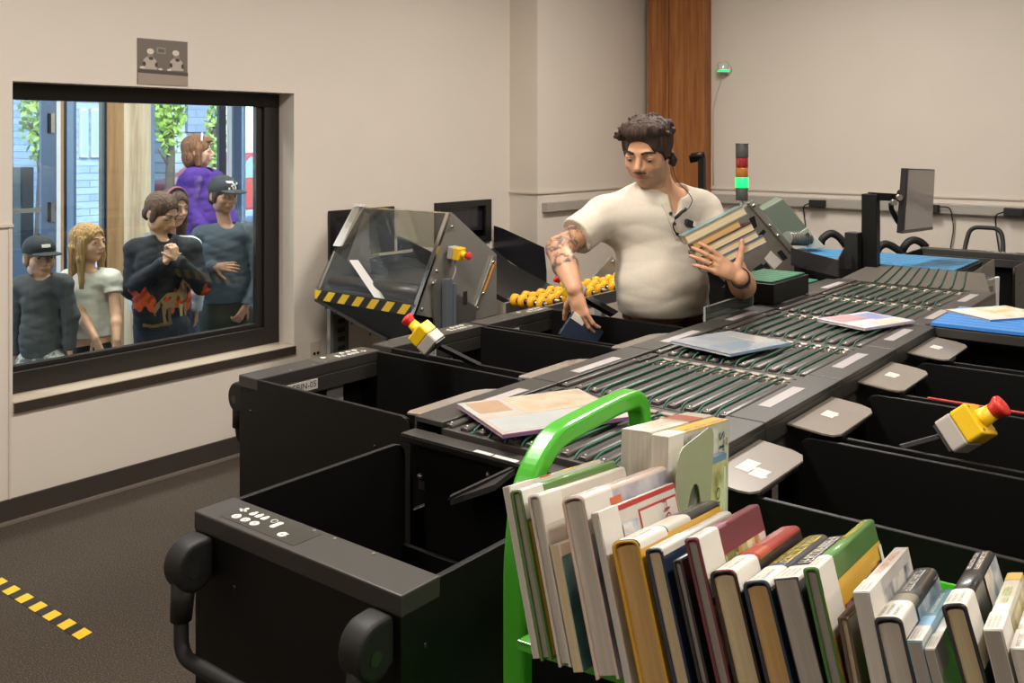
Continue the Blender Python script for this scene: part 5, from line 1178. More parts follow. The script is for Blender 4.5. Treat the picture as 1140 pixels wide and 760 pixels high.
dpart('door_stile', 260, 269, 0, 2.9, mat('navy_door_metal', '#3b5170', .4, .2), d2); dpart('door_stile', 271.5, 273.5, 0, 2.9, lightbl, d2); dpart('door_glass', 273, 420, .3, 2.9, lg, d2, FB - .01, FB); dpart('door_rail', 269, 420, 0, .3, blue, d2)
# ---- outside
w = MB(); w.M = ROOM_ROT; w.bx((-30, LB1 + .3, -.12), (45, 60, -.02)); struct('ground_outside', w, mat('pale_concrete_paving', '#b9bac0', .8, noise=.06, nscale=2))
def siding_mat(name, c0, c1, sc):
    if name in MATS: return MATS[name]
    m, nt, b = nodes_of(name)
    tc = nt.nodes.new('ShaderNodeTexCoord'); br = nt.nodes.new('ShaderNodeTexBrick'); mp = nt.nodes.new('ShaderNodeMapping')
    mp.inputs['Rotation'].default_value = (PI / 2, 0, 0); nt.links.new(tc.outputs['Object'], mp.inputs[0]); nt.links.new(mp.outputs[0], br.inputs[0])
    br.inputs['Color1'].default_value = lin(c0); br.inputs['Color2'].default_value = lin(c1); br.inputs['Mortar'].default_value = lin('#6d7686'); br.inputs['Scale'].default_value = sc
    br.inputs['Mortar Size'].default_value = .012; br.inputs['Brick Width'].default_value = .9; br.inputs['Row Height'].default_value = .18
    nt.links.new(br.outputs[0], b.inputs['Base Color']); b.inputs['Roughness'].default_value = .8; MATS[name] = m; return m
OB = 15.
def oa(px, b=OB): return at_b(px, 150, b)[0]
def oz(py, px, b=OB): return at_b(px, py, b)[2]
t = thing('brick_building', 'grey-blue brick building outside, seen past the lobby glazing', 'building', ROOM_ROT @ T(oa(100), OB, 0))
w = MB(); w.M = ROOM_ROT; w.bx((oa(66), OB, 0), (oa(166), OB + 4, 7)); w.build('wall', siding_mat('grey_blue_brick', '#8d9ab0', '#a3aec0', 1.6), t)
for (x0, x1, y0, y1) in ((88, 96, 120, 175), (100, 112, 120, 175)):
    w = MB(); w.M = ROOM_ROT; w.bx((oa(x0), OB - .06, oz(y1, x0)), (oa(x1), OB - .001, oz(y0, x0))); f_ = w.build('window', mat('pale_window_trim', '#c9d2e0', .5), t)
    w = MB(); w.M = ROOM_ROT; w.bx((oa(x0 + 1.2), OB - .07, oz(y1 - 3, x0)), (oa(x1 - 1.2), OB - .061, oz(y0 + 3, x0))); w.build('pane', mat('sky_grey_pane', '#9fb2cf', .15), f_)
t = thing('grey_house', 'pale grey sided house outside behind the person in purple', 'building', ROOM_ROT @ T(oa(215, 17.), 17, 0))
w = MB(); w.M = ROOM_ROT; w.bx((oa(190, 17.), 17., 0), (oa(247, 17.), 17.9, oz(118, 215, 17.) + 2)); w.build('wall', siding_mat('pale_grey_siding', '#a9b2bf', '#b7bfca', .9), t)
w = MB(); w.M = ROOM_ROT; w.bx((oa(206, 17.), 16.9, oz(147, 206, 17.)), (oa(243, 17.), 16.999, oz(108, 206, 17.))); w.build('dark_cladding', siding_mat('blue_grey_cladding', '#7d8ba1', '#8894a8', 1.2), t)
w = MB(); w.M = ROOM_ROT; w.bx((oa(190, 17.) - .1, 16.8, oz(118, 215, 17.) + 2), (oa(247, 17.) + .1, 17.95, oz(118, 215, 17.) + 2.2)); w.build('roof', mat('dark_roof', '#4d4f55', .7), t)
t = thing('red_awning_shop', 'olive building with a red awning and dark arched door outside', 'building', ROOM_ROT @ T(oa(180, 19.), 19, 0))
w = MB(); w.M = ROOM_ROT; w.bx((oa(166, 19.), 19., 0), (oa(191, 19.), 23, 6)); w.build('wall', mat('olive_render', '#6f6b52', .85, noise=.08, nscale=3), t)
w = MB(); w.M = ROOM_ROT; z0, z1 = oz(154, 180, 19.), oz(118, 180, 19.)
w.prism([(oa(168, 19.), 19, z1), (oa(168, 19.), 18.1, z0 + .15), (oa(168, 19.), 18.1, z0), (oa(168, 19.), 19, z0)], (oa(190, 19.) - oa(168, 19.), 0, 0)); w.build('awning', mat('red_awning', '#b53a4a', .6), t)
w = MB(); w.M = ROOM_ROT; ac = (oa(185, 19.) + oa(192, 19.)) / 2 - .1; zt = oz(176, 186, 19.)
w.prism([(ac - .3, 18.97, 0), (ac + .3, 18.97, 0), (ac + .3, 18.97, zt - .3)] + [(ac + .3 * math.cos(a), 18.97, zt - .3 + .3 * math.sin(a)) for a in np.linspace(0, PI, 10)[1:-1]] + [(ac - .3, 18.97, zt - .3)], (0, .03, 0)); w.build('arched_door', mat('dark_door', '#23221f', .6), t)
def tree(label, a, b, hgt, spread, nleaf, c0, c1, seed):
    t = thing('street_tree', label, 'tree', ROOM_ROT @ T(a, b, 0), 'trees on the street')
    p = ROOM_ROT @ V((a, b, 0)); rng = random.Random(seed)
    m = MB(); m.tube([p, p + V((.05, 0, hgt * .4)), p + V((0, .05, hgt * .8))], [.09, .07, .03], n=8)
    for k in range(7):
        z = hgt * (.35 + .08 * k); d = V((rng.uniform(-1, 1), rng.uniform(-1, 1), .8)).normalized() * spread * .9; m.tube([p + V((0, 0, z)), p + V((0, 0, z)) + d], [.03, .01], n=6)
    m.build('trunk', mat('bark', '#5a4a3c', .9), t)
    m = MB()
    for k in range(nleaf):
        v = V((rng.gauss(0, 1), rng.gauss(0, 1), rng.gauss(0, 1))).normalized() * rng.uniform(.3, 1) ** .5
        c = p + V((v.x * spread, v.y * spread, hgt * .72 + v.z * hgt * .34)); s = rng.uniform(.04, .085)
        A = V((rng.uniform(-1, 1), rng.uniform(-1, 1), rng.uniform(-1, 1))).normalized(); B = A.cross(V((rng.uniform(-1, 1), rng.uniform(-1, 1), rng.uniform(-1, 1)))).normalized()
        m.add([c - A * s, c - B * s * .5, c + A * s, c + B * s * .5], [(0, 1, 2, 3)], 0)
    m.build('foliage', ramp_mat('leaves_' + str(seed), 'noise', [(.3, c0), (.7, c1)], 3, .6), t, fixn=False)
tree('young street tree with bright green leaves before the red awning', oa(187, 14.2), 14.2, 3.6, .33, 1100, '#7d9a35', '#b9cc5a', 3)
tree('leafy street tree outside at far left of the entrance door', oa(44, 14.), 14., 3.4, .3, 700, '#6f8a3a', '#a9bb62', 4)
tree('slim street tree visible beside the person in purple', oa(240, 13.8), 13.8, 2.5, .16, 400, '#8aa33f', '#c3d27a', 6)
t = thing('white_hall', 'white building with pale windows outside the left entrance door', 'building', ROOM_ROT @ T(oa(20, 20.), 20, 0))
w = MB(); w.M = ROOM_ROT; w.bx((oa(-70, 20.), 20, 0), (oa(50, 20.), 24, 8)); w.build('wall', siding_mat('white_panels', '#c3cbd6', '#d2d8e0', .5), t)
for (x0, x1, y0, y1) in ((16, 30, 128, 155), (18, 33, 158, 178)):
    w = MB(); w.M = ROOM_ROT; w.bx((oa(x0, 20.), 19.94, oz(y1, x0, 20.)), (oa(x1, 20.), 19.999, oz(y0, x0, 20.))); w.build('window', mat('pale_shade', '#dfe5ee', .4), t)
w = MB(); w.M = ROOM_ROT; w.bx((oa(14, 20.), 19.9, oz(192, 20, 20.)), (oa(48, 20.), 19.999, oz(180, 20, 20.))); w.build('olive_band', mat('olive_band', '#7d8567', .7), t)
t = thing('dark_kiosk', 'dark freestanding panel outside behind the entrance door glass', 'kiosk', ROOM_ROT @ T(oa(30, 10.), 10, 0))
w = MB(); w.M = ROOM_ROT; w.bx((oa(23, 10.), 10., .1), (oa(38, 10.), 10.25, oz(186, 30, 10.))); w.build('panel', mat('kiosk_black', '#191c24', .4), t, bevel=.01)
w = MB(); w.M = ROOM_ROT; w.bx((oa(21, 10.), 9.95, 0), (oa(40, 10.), 10.3, .1)); w.build('plinth', mat('kiosk_plinth', '#4d5056', .6), t)
# red parked car seen through the far door
t = thing('parked_car', 'red car parked outside, glimpsed through the glass at the window right side', 'car', ROOM_ROT @ T(oa(283, 16.), 16, 0))
ca = oa(283, 16.); w = MB(); w.M = ROOM_ROT @ T(ca, 16, 0)
prof = [(-1.9, .35), (1.9, .35), (1.95, .7), (1.75, .85), (1.0, .92), (.5, 1.38), (-.7, 1.42), (-1.3, .95), (-1.9, .85)]
w.prism([(x, -.8, z) for x, z in prof], (0, 1.6, 0)); w.build('car_body', mat('red_car_paint', '#b03a36', .3, coat=.6), t, bevel=.05)
w = MB(); w.M = ROOM_ROT @ T(ca, 16, 0); w.prism([(x, -.815, z) for x, z in ((-1.1, .95), (.85, .95), (.45, 1.3), (-.65, 1.34))], (0, 1.63, 0)); w.build('car_window', mat('car_glass', '#8fa3bd', .1), t)
for x in (-1.2, 1.2):
    for y in (-.8, .72):
        w = MB(); w.M = ROOM_ROT @ T(ca, 16, 0); w.cyl((x, y, .31), (x, y + .1, .31), .31, n=20); w.build('wheel', RUBBER, t)
# ================================================================= figures: smooth-blended volumes turned into one skin
import openvdb
A_ = lambda p: np.array([p[0], p[1], p[2]], dtype=np.float32)
def nz(v): v = np.asarray(v, dtype=np.float64); return v / max(1e-9, np.linalg.norm(v))
class Field:
    def __init__(s, lo, hi, h):
        s.lo = np.array(lo, dtype=np.float32); s.h = h
        s.n = np.ceil((np.array(hi) - np.array(lo)) / h).astype(int) + 1
        s.d = np.full(tuple(s.n), .12, dtype=np.float32)
    def sl(s, lo, hi):
        i0 = np.clip(np.floor((np.array(lo) - s.lo) / s.h).astype(int), 0, s.n); i1 = np.clip(np.ceil((np.array(hi) - s.lo) / s.h).astype(int) + 1, 0, s.n)
        if (i1 <= i0).any(): return None, None
        g = [s.lo[k] + s.h * np.arange(i0[k], i1[k], dtype=np.float32) for k in range(3)]
        return tuple(slice(a, b) for a, b in zip(i0, i1)), (g[0][:, None, None], g[1][None, :, None], g[2][None, None, :])
    def put(s, fn, lo, hi, k, op='add'):
        m = k + .02 if op == 'add' else k + .01
        sl, g = s.sl(np.array(lo) - m, np.array(hi) + m)
        if sl is None: return
        a = s.d[sl]; b = fn(*g)
        if op == 'add':
            h = np.clip(.5 + .5 * (b - a) / k, 0, 1); s.d[sl] = b * (1 - h) + a * h - k * h * (1 - h)
        else:
            b = -b; h = np.clip(.5 - .5 * (b - a) / k, 0, 1); s.d[sl] = b * (1 - h) + a * h + k * h * (1 - h)
    def cap(s, p0, p1, r0, r1=None, k=.02, flat=None, op='add'):
        """round cone; flat=(side vector, ratio) squashes the section across side"""
        p0, p1 = A_(p0), A_(p1); r1 = r0 if r1 is None else r1; d = p1 - p0; L2 = float(d @ d) + 1e-12
        R_ = max(r0, r1) * (1.0 if flat is None else max(1, flat[1]))
        def fn(x, y, z):
            px, py, pz = x - p0[0], y - p0[1], z - p0[2]
            t = np.clip((px * d[0] + py * d[1] + pz * d[2]) / L2, 0, 1)
            qx, qy, qz = px - t * d[0], py - t * d[1], pz - t * d[2]
            r = r0 + (r1 - r0) * t
            q2 = qx * qx + qy * qy + qz * qz
            if flat is not None:
                sd = nz(flat[0]).astype(np.float32); w = qx * sd[0] + qy * sd[1] + qz * sd[2]
                l = np.sqrt(np.maximum(q2 - w * w + (w / flat[1]) ** 2, 1e-12))
                return (l - r) * min(1., flat[1])
            return np.sqrt(q2) - r
        s.put(fn, np.minimum(p0, p1) - R_, np.maximum(p0, p1) + R_, k, op); return s
    def ell(s, c, r, F=None, k=.02, op='add'):
        """ellipsoid with axes given by the columns of F"""
        c = A_(c); F = np.eye(3) if F is None else np.asarray(F); R_ = max(r)
        F = F.astype(np.float32)
        def fn(x, y, z):
            px, py, pz = x - c[0], y - c[1], z - c[2]
            q = [px * F[0, i] + py * F[1, i] + pz * F[2, i] for i in range(3)]
            k0 = np.sqrt(sum((q[i] / r[i]) ** 2 for i in range(3))); k1 = np.sqrt(sum((q[i] / r[i] ** 2) ** 2 for i in range(3))) + 1e-6
            return k0 * (k0 - 1) / k1
        s.put(fn, c - R_, c + R_, k, op); return s
    def clip(s, p, n_, k=.004):
        """keep the side where (x-p).n < 0"""
        p, n_ = A_(p), nz(n_).astype(np.float32)
        g = [s.lo[i] + s.h * np.arange(s.n[i], dtype=np.float32) for i in range(3)]
        b = (g[0][:, None, None] - p[0]) * n_[0] + (g[1][None, :, None] - p[1]) * n_[1] + (g[2][None, None, :] - p[2]) * n_[2]
        s.d = np.maximum(s.d, b.astype(np.float32)); return s
    def like(s):
        o = Field.__new__(Field); o.lo = s.lo; o.h = s.h; o.n = s.n; o.d = np.full(tuple(s.n), .12, dtype=np.float32); return o
    def join(s, o, k):
        h = np.clip(.5 + .5 * (o.d - s.d) / k, 0, 1); s.d = o.d * (1 - h) + s.d * h - k * h * (1 - h); return s
    def warp(s, amp, fn):
        g = [s.lo[i] + s.h * np.arange(s.n[i], dtype=np.float32) for i in range(3)]
        s.d = s.d + amp * fn(g[0][:, None, None], g[1][None, :, None], g[2][None, None, :]).astype(np.float32); return s
    def mesh(s):
        g = openvdb.FloatGrid(background=.12); g.copyFromArray(np.clip(s.d, -.12, .12))
        p, q = g.convertToQuads(0.0); p = p * s.h + s.lo
        a, b, c, d = (p[q[:, i]].astype(np.float64) - s.lo for i in range(4))
        if np.einsum('ij,ij->i', np.cross(c - a, d - b), (a + b + c + d)).sum() < 0: q = q[:, ::-1]   # outward facing
        return p, q
def np_obj(name, pts, quads, mats, parent=None, matidx=None):
    me = bpy.data.meshes.new(name); inv = np.array(WM[parent].inverted()) if parent is not None else np.eye(4)
    pts = pts @ inv[:3, :3].T + inv[:3, 3]
    me.vertices.add(len(pts)); me.vertices.foreach_set('co', np.ascontiguousarray(pts, dtype=np.float32).ravel())
    me.loops.add(len(quads) * 4); me.loops.foreach_set('vertex_index', np.ascontiguousarray(quads, dtype=np.int32).ravel())
    me.polygons.add(len(quads)); me.polygons.foreach_set('loop_start', np.arange(0, len(quads) * 4, 4, dtype=np.int32))
    mats = mats if isinstance(mats, (list, tuple)) else [mats]
    for m_ in mats: me.materials.append(m_)
    if matidx is not None: me.polygons.foreach_set('material_index', matidx.astype(np.int32))
    me.update(calc_edges=True); me.validate()
    me.polygons.foreach_set('use_smooth', np.ones(len(me.polygons), dtype=bool))
    o = bpy.data.objects.new(name, me); COL.objects.link(o); WM[o] = WM[parent] if parent is not None else Matrix()
    if parent is not None: o.parent = parent
    return o
def wav(*ks):
    """sum of plane waves for folds and strands: (kx,ky,kz,phase,weight)"""
    def fn(x, y, z):
        o = 0
        for a, b, c, p, w_ in ks: o = o + w_ * np.sin(a * x + b * y + c * z + p)
        return o
    return fn
def folds(*ks):
    """creased cloth: sharp valleys between soft ridges"""
    def fn(x, y, z):
        o = 0
        for a, b, c, p, w_ in ks: o = o + w_ * (2 * np.abs(np.sin(a * x + b * y + c * z + p + .8 * np.sin(9 * x - 7 * y + 11 * z))) - 1.2)
        return o
    return fn
def frame_face(fwd, up=(0, 0, 1), roll=0.):
    f = nz(fwd); u = np.array(up, dtype=float); r = nz(np.cross(f, u)); u = np.cross(r, f)
    if roll: r, u = r * math.cos(roll) + u * math.sin(roll), u * math.cos(roll) - r * math.sin(roll)
    return np.stack([r, f, u], axis=1)     # columns: right (of the head), forward, up
class Head:
    def __init__(s, c, F, H): s.c = np.array(c, dtype=float); s.F = F; s.H = H
    def P(s, x, y, z): return s.c + s.F @ (np.array([x, y, z]) * s.H)
    def loc(s, pts): return ((pts - s.c) @ s.F) / s.H
    def put(s, f, man=False, smile=False):
        H = s.H; E = lambda c, r, k=.05, op='add': f.ell(s.P(*c), [q * H for q in r], s.F, k * H, op)
        E((0, -.07, .15), (.325, .40, .335)); E((0, .06, -.1), (.255, .29, .35), .08)
        E((0, .17, -.36 if man else -.34), (.13 if man else .11, .12, .1), .1)
        for sx in (-1, 1):
            E((sx * .17, .17, -.1), (.12, .13, .14), .08); E((sx * .2, .02, -.27), (.08 if man else .06, .16, .1), .1)
            E((sx * .155, .375, .035), (.095, .075, .052), .045, 'sub')
            E((sx * .155, .275, .035), (.085, .06, .06), .03)                # closed-in eye bed
            E((sx * .335, -.06, -.02), (.035, .075, .115), .02); E((sx * .365, -.045, -.02), (.02, .04, .07), .02, 'sub')
            E((sx * .045, .37, -.125), (.04, .045, .035), .03)
        f.cap(s.P(-.15, .31, .105), s.P(.15, .31, .105), .045 * H, None, .05 * H)
        f.cap(s.P(0, .33, .06), s.P(0, .425, -.09), .032 * H, .05 * H, .04 * H)
        E((0, .325, -.23), (.115, .05, .055), .05)
        E((0, .352, -.212), (.095, .035, .02), .015); E((0, .345, -.258), (.08, .036, .026), .02)
        f.cap(s.P(-.09, .385, -.236), s.P(.09, .385, -.236), .007 * H, None, .012 * H, None, 'sub')
        for sx in (-1, 1): f.cap(s.P(sx * .09, .365, -.236), s.P(sx * .125, .33, -.225 if smile else -.24), .008 * H, None, .02 * H, None, 'sub')
        return f
def skin_mat(name, c):
    return mat(name, c, .5, noise=.06, nscale=35, sss=.12)
LIP = lambda c: mat('lip_' + c.strip('#'), c, .42)
def hand_prims(f, wrist, d, nrm, size, curl=(20, 25, 20), spread=5., thumb=1, thumb_dir=None, k=.006, fist=False, fingers=None):
    """d: wrist -> knuckles, nrm: out of the back of the hand; thumb=+1/-1 side along nrm x d"""
    d = nz(d); nrm = nz(np.array(nrm) - np.dot(nrm, d) * d); sd = np.cross(nrm, d) * thumb
    w = np.array(wrist, dtype=float); S = size
    f.cap(w, w + d * .25 * S, .135 * S, .14 * S, k, (nrm, .7))
    for o in (-.13, -.045, .045, .13): f.cap(w + d * .18 * S + sd * o * .6 * S, w + d * .47 * S + sd * o * 1.05 * S, .07 * S, .06 * S, k * 1.5, (nrm, .85))
    lens = (.205, .245, .235, .18); tips = []
    for i, o in enumerate((.145, .05, -.048, -.14)):       # index..little
        c = curl if fingers is None else fingers[i]
        a = R(spread * (1.5 - i)); dd = nz(d * math.cos(a) + sd * math.sin(a)); p = w + d * .5 * S + sd * o * S * 1.02
        L = lens[i] * S; ang = 0; rr = .05 * S * (.92 if i == 3 else 1)
        for j, fr in enumerate((.95, .62, .5)):
            ang += R(c[j]); q = dd * math.cos(ang) - nrm * math.sin(ang); e = p + q * L * fr
            f.cap(p, e, rr * (1 - .1 * j), rr * (.9 - .1 * j), k * .6); p = e
        tips.append(p)
    td = nz(d * .75 + sd * .75 - nrm * .35) if thumb_dir is None else nz(thumb_dir)
    b = w + d * .12 * S + sd * .1 * S; m1 = b + nz(td * .8 + sd * .3) * .22 * S; f.cap(b, m1, .085 * S, .062 * S, k * 1.5)
    e = m1 + td * .17 * S; f.cap(m1, e, .057 * S, .05 * S, k); f.cap(e, e + nz(td + d * .3) * .13 * S, .05 * S, .042 * S, k)
    return tips
def bez(a, b, c, n=6):
    a, b, c = [np.array(q, dtype=float) for q in (a, b, c)]
    return [a * (1 - t) ** 2 + b * 2 * t * (1 - t) + c * t * t for t in np.linspace(0, 1, n)]
def eyes(parent, hd, iris='#5a4632', look=(0, 0), lid=.0, skin=None):
    for sx in (-1, 1):
        c = hd.P(sx * .155, .292, .037); r = .055 * hd.H
        Fm = Matrix([list(hd.F[i]) for i in range(3)]).to_4x4(); M = Matrix.Translation(c) @ Fm
        m = MB(); m.M = M; m.ball((0, 0, 0), r, 16, 10); e = m.build('eye', mat('eye_white', '#d9d2ca', .25, coat=.5), parent)
        lx, lz = look[0] * r, look[1] * r; y = math.sqrt(max(1e-7, r * r - lx * lx - lz * lz))
        m = MB(); m.M = M; m.ball((lx * .9, y * .72, lz * .9), (.032 * hd.H, .018 * hd.H, .032 * hd.H), 14, 8); m.build('iris', mat('iris_' + iris.strip('#'), iris, .2, coat=.6), e)
def brows(parent, hd, mt, th=.018, raise_=0.):
    for sx in (-1, 1):
        m = MB(); pts = [hd.P(sx * .06, .372, .118 + raise_), hd.P(sx * .13, .362, .14 + raise_), hd.P(sx * .2, .315, .13 + raise_), hd.P(sx * .245, .26, .1 + raise_)]
        m.tube([V(p) for p in pts], [th * hd.H * q for q in (.8, 1., .8, .4)], n=6); m.build('eyebrow', mt, parent)
def hair_mat(name, c0, c1, stretch=(60, 60, 4)):
    return ramp_mat(name, 'noise', [(.3, c0), (.7, c1)], 3., .72, .5, stretch)
def figure(name, label, base, group=None):
    return thing(name, label, 'person', Matrix.Translation(V(base)), group)
def span(pts, pad):
    a = np.array([A_(p) for p in pts]); return a.min(0) - pad, a.max(0) + pad
# ================================================================= the man at the conveyor
def make_man():
    q = lambda x, y, Z: np.array(at(x, y, Z * 1.05))
    hipc = q(738, 372, 3.60); base = (hipc[0], hipc[1], 0)
    t = figure('person', 'person in cream henley shirt holding a slanted stack of books and reaching into a bin', base)
    rs = np.array([_S, -_C, 0]); tc = np.array([-_C, -_S, 0]); up = np.array([0, 0, 1.])
    H = .2475
    hf = nz(tc * .86 - rs * .52 - up * .36)
    hd = Head(q(721, 170, 3.36), frame_face(hf, (rs[0] * .05, rs[1] * .05, 1), 0), H)
    neck0 = q(738, 226, 3.45); neck1 = hd.P(0, -.1, -.25)
    shR, shL = q(673, 240, 3.40), q(781, 234, 3.50)       # screen left = his right shoulder
    elR, wrR = q(622, 277, 3.24), q(640, 322, 3.08)
    elL, wrL = q(827, 318, 3.27), q(824, 309, 3.09)
    chest = q(732, 262, 3.44); belly = q(735, 316, 3.44); waist = q(738, 342, 3.52)
    hipR, hipL = q(712, 385, 3.60), q(765, 385, 3.62)
    front = nz(tc * .95 + rs * .25)
    side = nz(np.cross(up, front))
    def torso(f, o=0., k=.05):
        f.cap(chest + up * .05, belly, .165 + o, .158 + o, k, (front, .72)); f.cap(belly + front * .035, waist, .15 + o, .148 + o, k, (front, .82))
        f.cap(shR * .82 + chest * .18, shL * .82 + chest * .18, .07 + o, .07 + o, .07)
        f.cap(neck0 - up * .04 + side * .06, shR, .06 + o * .6, .058 + o, .06); f.cap(neck0 - up * .04 - side * .06, shL, .06 + o * .6, .058 + o, .06)
        f.cap(waist, (hipR + hipL) / 2, .145 + o, .15 + o, k, (front, .8))
    kneeR, kneeL = hipR * [1, 1, 0] + up * .52 + front * .03, hipL * [1, 1, 0] + up * .52 + front * .03
    anR, anL = kneeR * [1, 1, 0] + up * .09 - front * .02, kneeL * [1, 1, 0] + up * .09 - front * .02
    allp = [hd.P(0, 0, .65), hd.P(0, 0, -.5), shR, shL, elR, wrR, elL, wrL, anR, anL, hipR, hipL, wrR - up * .22, wrL - rs * .2, chest + front * .2, chest - front * .2]
    lo, hi = span(allp, .14); lo[2] = -.005
    f = Field(lo, hi, .0042)
    torso(f, -.012)
    hd.put(f, True)
    f.cap(neck0 - up * .03, neck1, .066, .058, .03)
    f.cap(shR, elR, .052, .042, .025); f.cap(elR, elR * .6 + wrR * .4, .043, .043, .02); f.cap(elR * .6 + wrR * .4, wrR, .042, .028, .02)
    f.cap(shL, elL, .052, .042, .025); f.cap(elL, elL * .6 + wrL * .4, .043, .042, .02); f.cap(elL * .6 + wrL * .4, wrL, .042, .029, .02)
    # right hand reaching down into the bin, left hand wrapped under the books
    dR = nz(-up * .9 + rs * .2 + tc * .25)
    tipsR = hand_prims(f, wrR, dR, nz(tc * .75 - rs * .55), .185, (22, 30, 22), 5, -1)
    dL = nz(-rs * .86 + up * .5 + tc * .12)
    hand_prims(f, wrL, dL, nz(tc * .9 + up * .3), .19, (4, 16, 14), 6, -1, thumb_dir=nz(up * .8 + rs * .2 - tc * .1))
    for h_, k_, a_ in ((hipR, kneeR, anR), (hipL, kneeL, anL)):
        f.cap(h_, k_, .085, .06, .03); f.cap(k_, a_, .058, .04, .02); f.cap(a_ - up * .04, a_ - up * .045 + front * .16, .045, .035, .02)
    p, qd = f.mesh()
    cen = p[qd].mean(1); L = hd.loc(cen)
    mi = np.zeros(len(qd), int)
    lips = (((L[:, 0] / .1) ** 2 + ((L[:, 2] + .236) / .043) ** 2) < 1) & (L[:, 1] > .3); mi[lips] = 1
    beard = (L[:, 2] < -.13) & (L[:, 2] > -.52) & (L[:, 1] > .0) & ~lips & ((L[:, 2] < -.27) | (np.abs(L[:, 0]) > .17) | (L[:, 2] < -.165) & (L[:, 1] > .3)); mi[beard] = 2
    # tattooed right arm: from under the sleeve to below the elbow
    d1 = elR - shR; tt = ((cen - shR) @ d1) / (d1 @ d1); near = np.linalg.norm(cen - (shR + np.clip(tt, 0, 1)[:, None] * d1), axis=1) < .065
    mi[near & (tt > .3) & (tt < 1.05)] = 3
    d2 = wrR - elR; t2 = ((cen - elR) @ d2) / (d2 @ d2); near2 = np.linalg.norm(cen - (elR + np.clip(t2, 0, 1)[:, None] * d2), axis=1) < .06
    mi[near2 & (t2 > -.1) & (t2 < .55)] = 3
    sk = skin_mat('skin_light_tan', '#c99673')
    tat = ramp_mat('tattooed_skin', 'noise', [(.40, '#5d4f48'), (.47, '#8c6c57'), (.56, '#c2906e')], 26, .5, distort=1.2)
    np_obj('body', p, qd, [sk, LIP('#a8645a'), mat('stubbled_skin', '#b58a6c', .55, noise=.12, nscale=250), tat], t, mi)
    # shirt
    f = Field(lo, hi, .005)
    torso(f, .006)
    sR = shR * .36 + elR * .64; sL = shL * .36 + elL * .64
    for a_, b_, e_ in ((shR, sR, elR), (shL, sL, elL)):
        g = f.like(); g.cap(a_, b_ + (e_ - a_) * .1, .066, .07, .03); g.clip(b_, e_ - a_); f.join(g, .03)
    f.cap(belly + front * .045 + side * -.01, waist + front * .03, .14, .145, .05, (front, .85))
    f.warp(1, folds((5, -3, 30, .4, -.0016), (10, 7, -19, 1., -.0010), (-4, 7, 47, 2., -.0007)))
    f.clip(waist - up * .005, -up)
    # neck opening with placket
    f.ell(neck0 + up * .05 + front * .02, (.078, .085, .075), None, .01, 'sub')
    f.cap(neck0 + up * .02 + front * .1, neck0 - up * .055 + front * .135, .022, .008, .012, None, 'sub')
    p, qd = f.mesh()
    shirt = np_obj('henley_shirt', p, qd, mat('cream_jersey', '#cfc4b3', .85, noise=.035, nscale=120, bump=.05, bscale=800), t)
    from mathutils.bvhtree import BVHTree
    bv = BVHTree.FromPolygons([V(a) for a in p], [tuple(a) for a in qd])
    def on_shirt(px, py, lift=.003):
        o = V((0, 0, 1.68)); d = (V(at(px, py, 3.0)) - o).normalized(); h, n_, i, ds = bv.ray_cast(o, d)
        if h and n_.dot(d) > 0: n_ = -n_
        return (h + n_ * lift, n_) if h else (V(at(px, py, 3.3)), -d)
    m = MB(); pts = [on_shirt(x, y, .0022)[0] for x, y in ((739, 226), (744, 236), (748, 247), (752, 258), (754, 266))]
    m.tube(pts, 1, sec=[(-.011, -.001), (.011, -.001), (.011, .0025), (-.011, .0025)], up=tuple(front)) ; m.build('button_placket', mat('cream_rib', '#c4b8a6', .85), shirt)
    for x, y in ((746, 238), (750, 249), (753, 260)):
        c, n_ = on_shirt(x, y, .004); m = MB(); m.cyl(c, c + n_ * .004, .0065, n=14); m.build('button', mat('dark_brown_button', '#3a2a22', .4), shirt)
    ring = [V(neck0 + up * (.038 - .05 * max(0, math.cos(a)) ** 2) + (front * math.cos(a) * .092 + side * math.sin(a) * .083)) for a in np.linspace(0, 2 * PI, 29)[:-1]]
    m = MB(); m.tube(ring, .009, n=8, closed=True); m.build('neck_band', MATS['cream_rib'], shirt)
    # jeans and belt
    f = Field(lo, hi, .006)
    f.cap(waist - up * .01 + front * .016, (hipR + hipL) / 2, .158, .158, .04, (front, .84))
    for h_, k_, a_ in ((hipR, kneeR, anR), (hipL, kneeL, anL)): f.cap(h_, k_, .1, .078, .03); f.cap(k_, a_, .076, .062, .02)
    f.clip(waist + up * .006, up); f.clip(anR - up * .02, -up)
    p, qd = f.mesh(); np_obj('jeans', p, qd, mat('dark_green_denim', '#36413f', .85, noise=.1, nscale=300), t)
    m = MB(); cen_ = waist - up * .012 + front * .016
    ringp = [V(cen_ + front * math.cos(a) * .1335 + side * math.sin(a) * .160 + front * .005) for a in np.linspace(0, 2 * PI, 49)[:-1]]
    m.tube(ringp, 1, sec=[(-.003, -.021), (.003, -.021), (.003, .021), (-.003, .021)], closed=True, up=(0, 0, 1)) if False else None
    vs, fs = [], []
    for rr, zz in ((.0, -.021), (.0, .021), (-.006, .021), (-.006, -.021)):
        for a in np.linspace(0, 2 * PI, 49)[:-1]: vs.append(tuple(cen_ + front * (math.cos(a) * (.1395 + rr) + .003) + side * math.sin(a) * (.166 + rr) + up * zz))
    for k in range(4):
        for j in range(48): fs.append((k * 48 + j, k * 48 + (j + 1) % 48, ((k + 1) % 4) * 48 + (j + 1) % 48, ((k + 1) % 4) * 48 + j))
    m.add(vs, fs, 0, True); belt = m.build('leather_belt', mat('brown_leather', '#6f3a1c', .45, noise=.12, nscale=40), t)
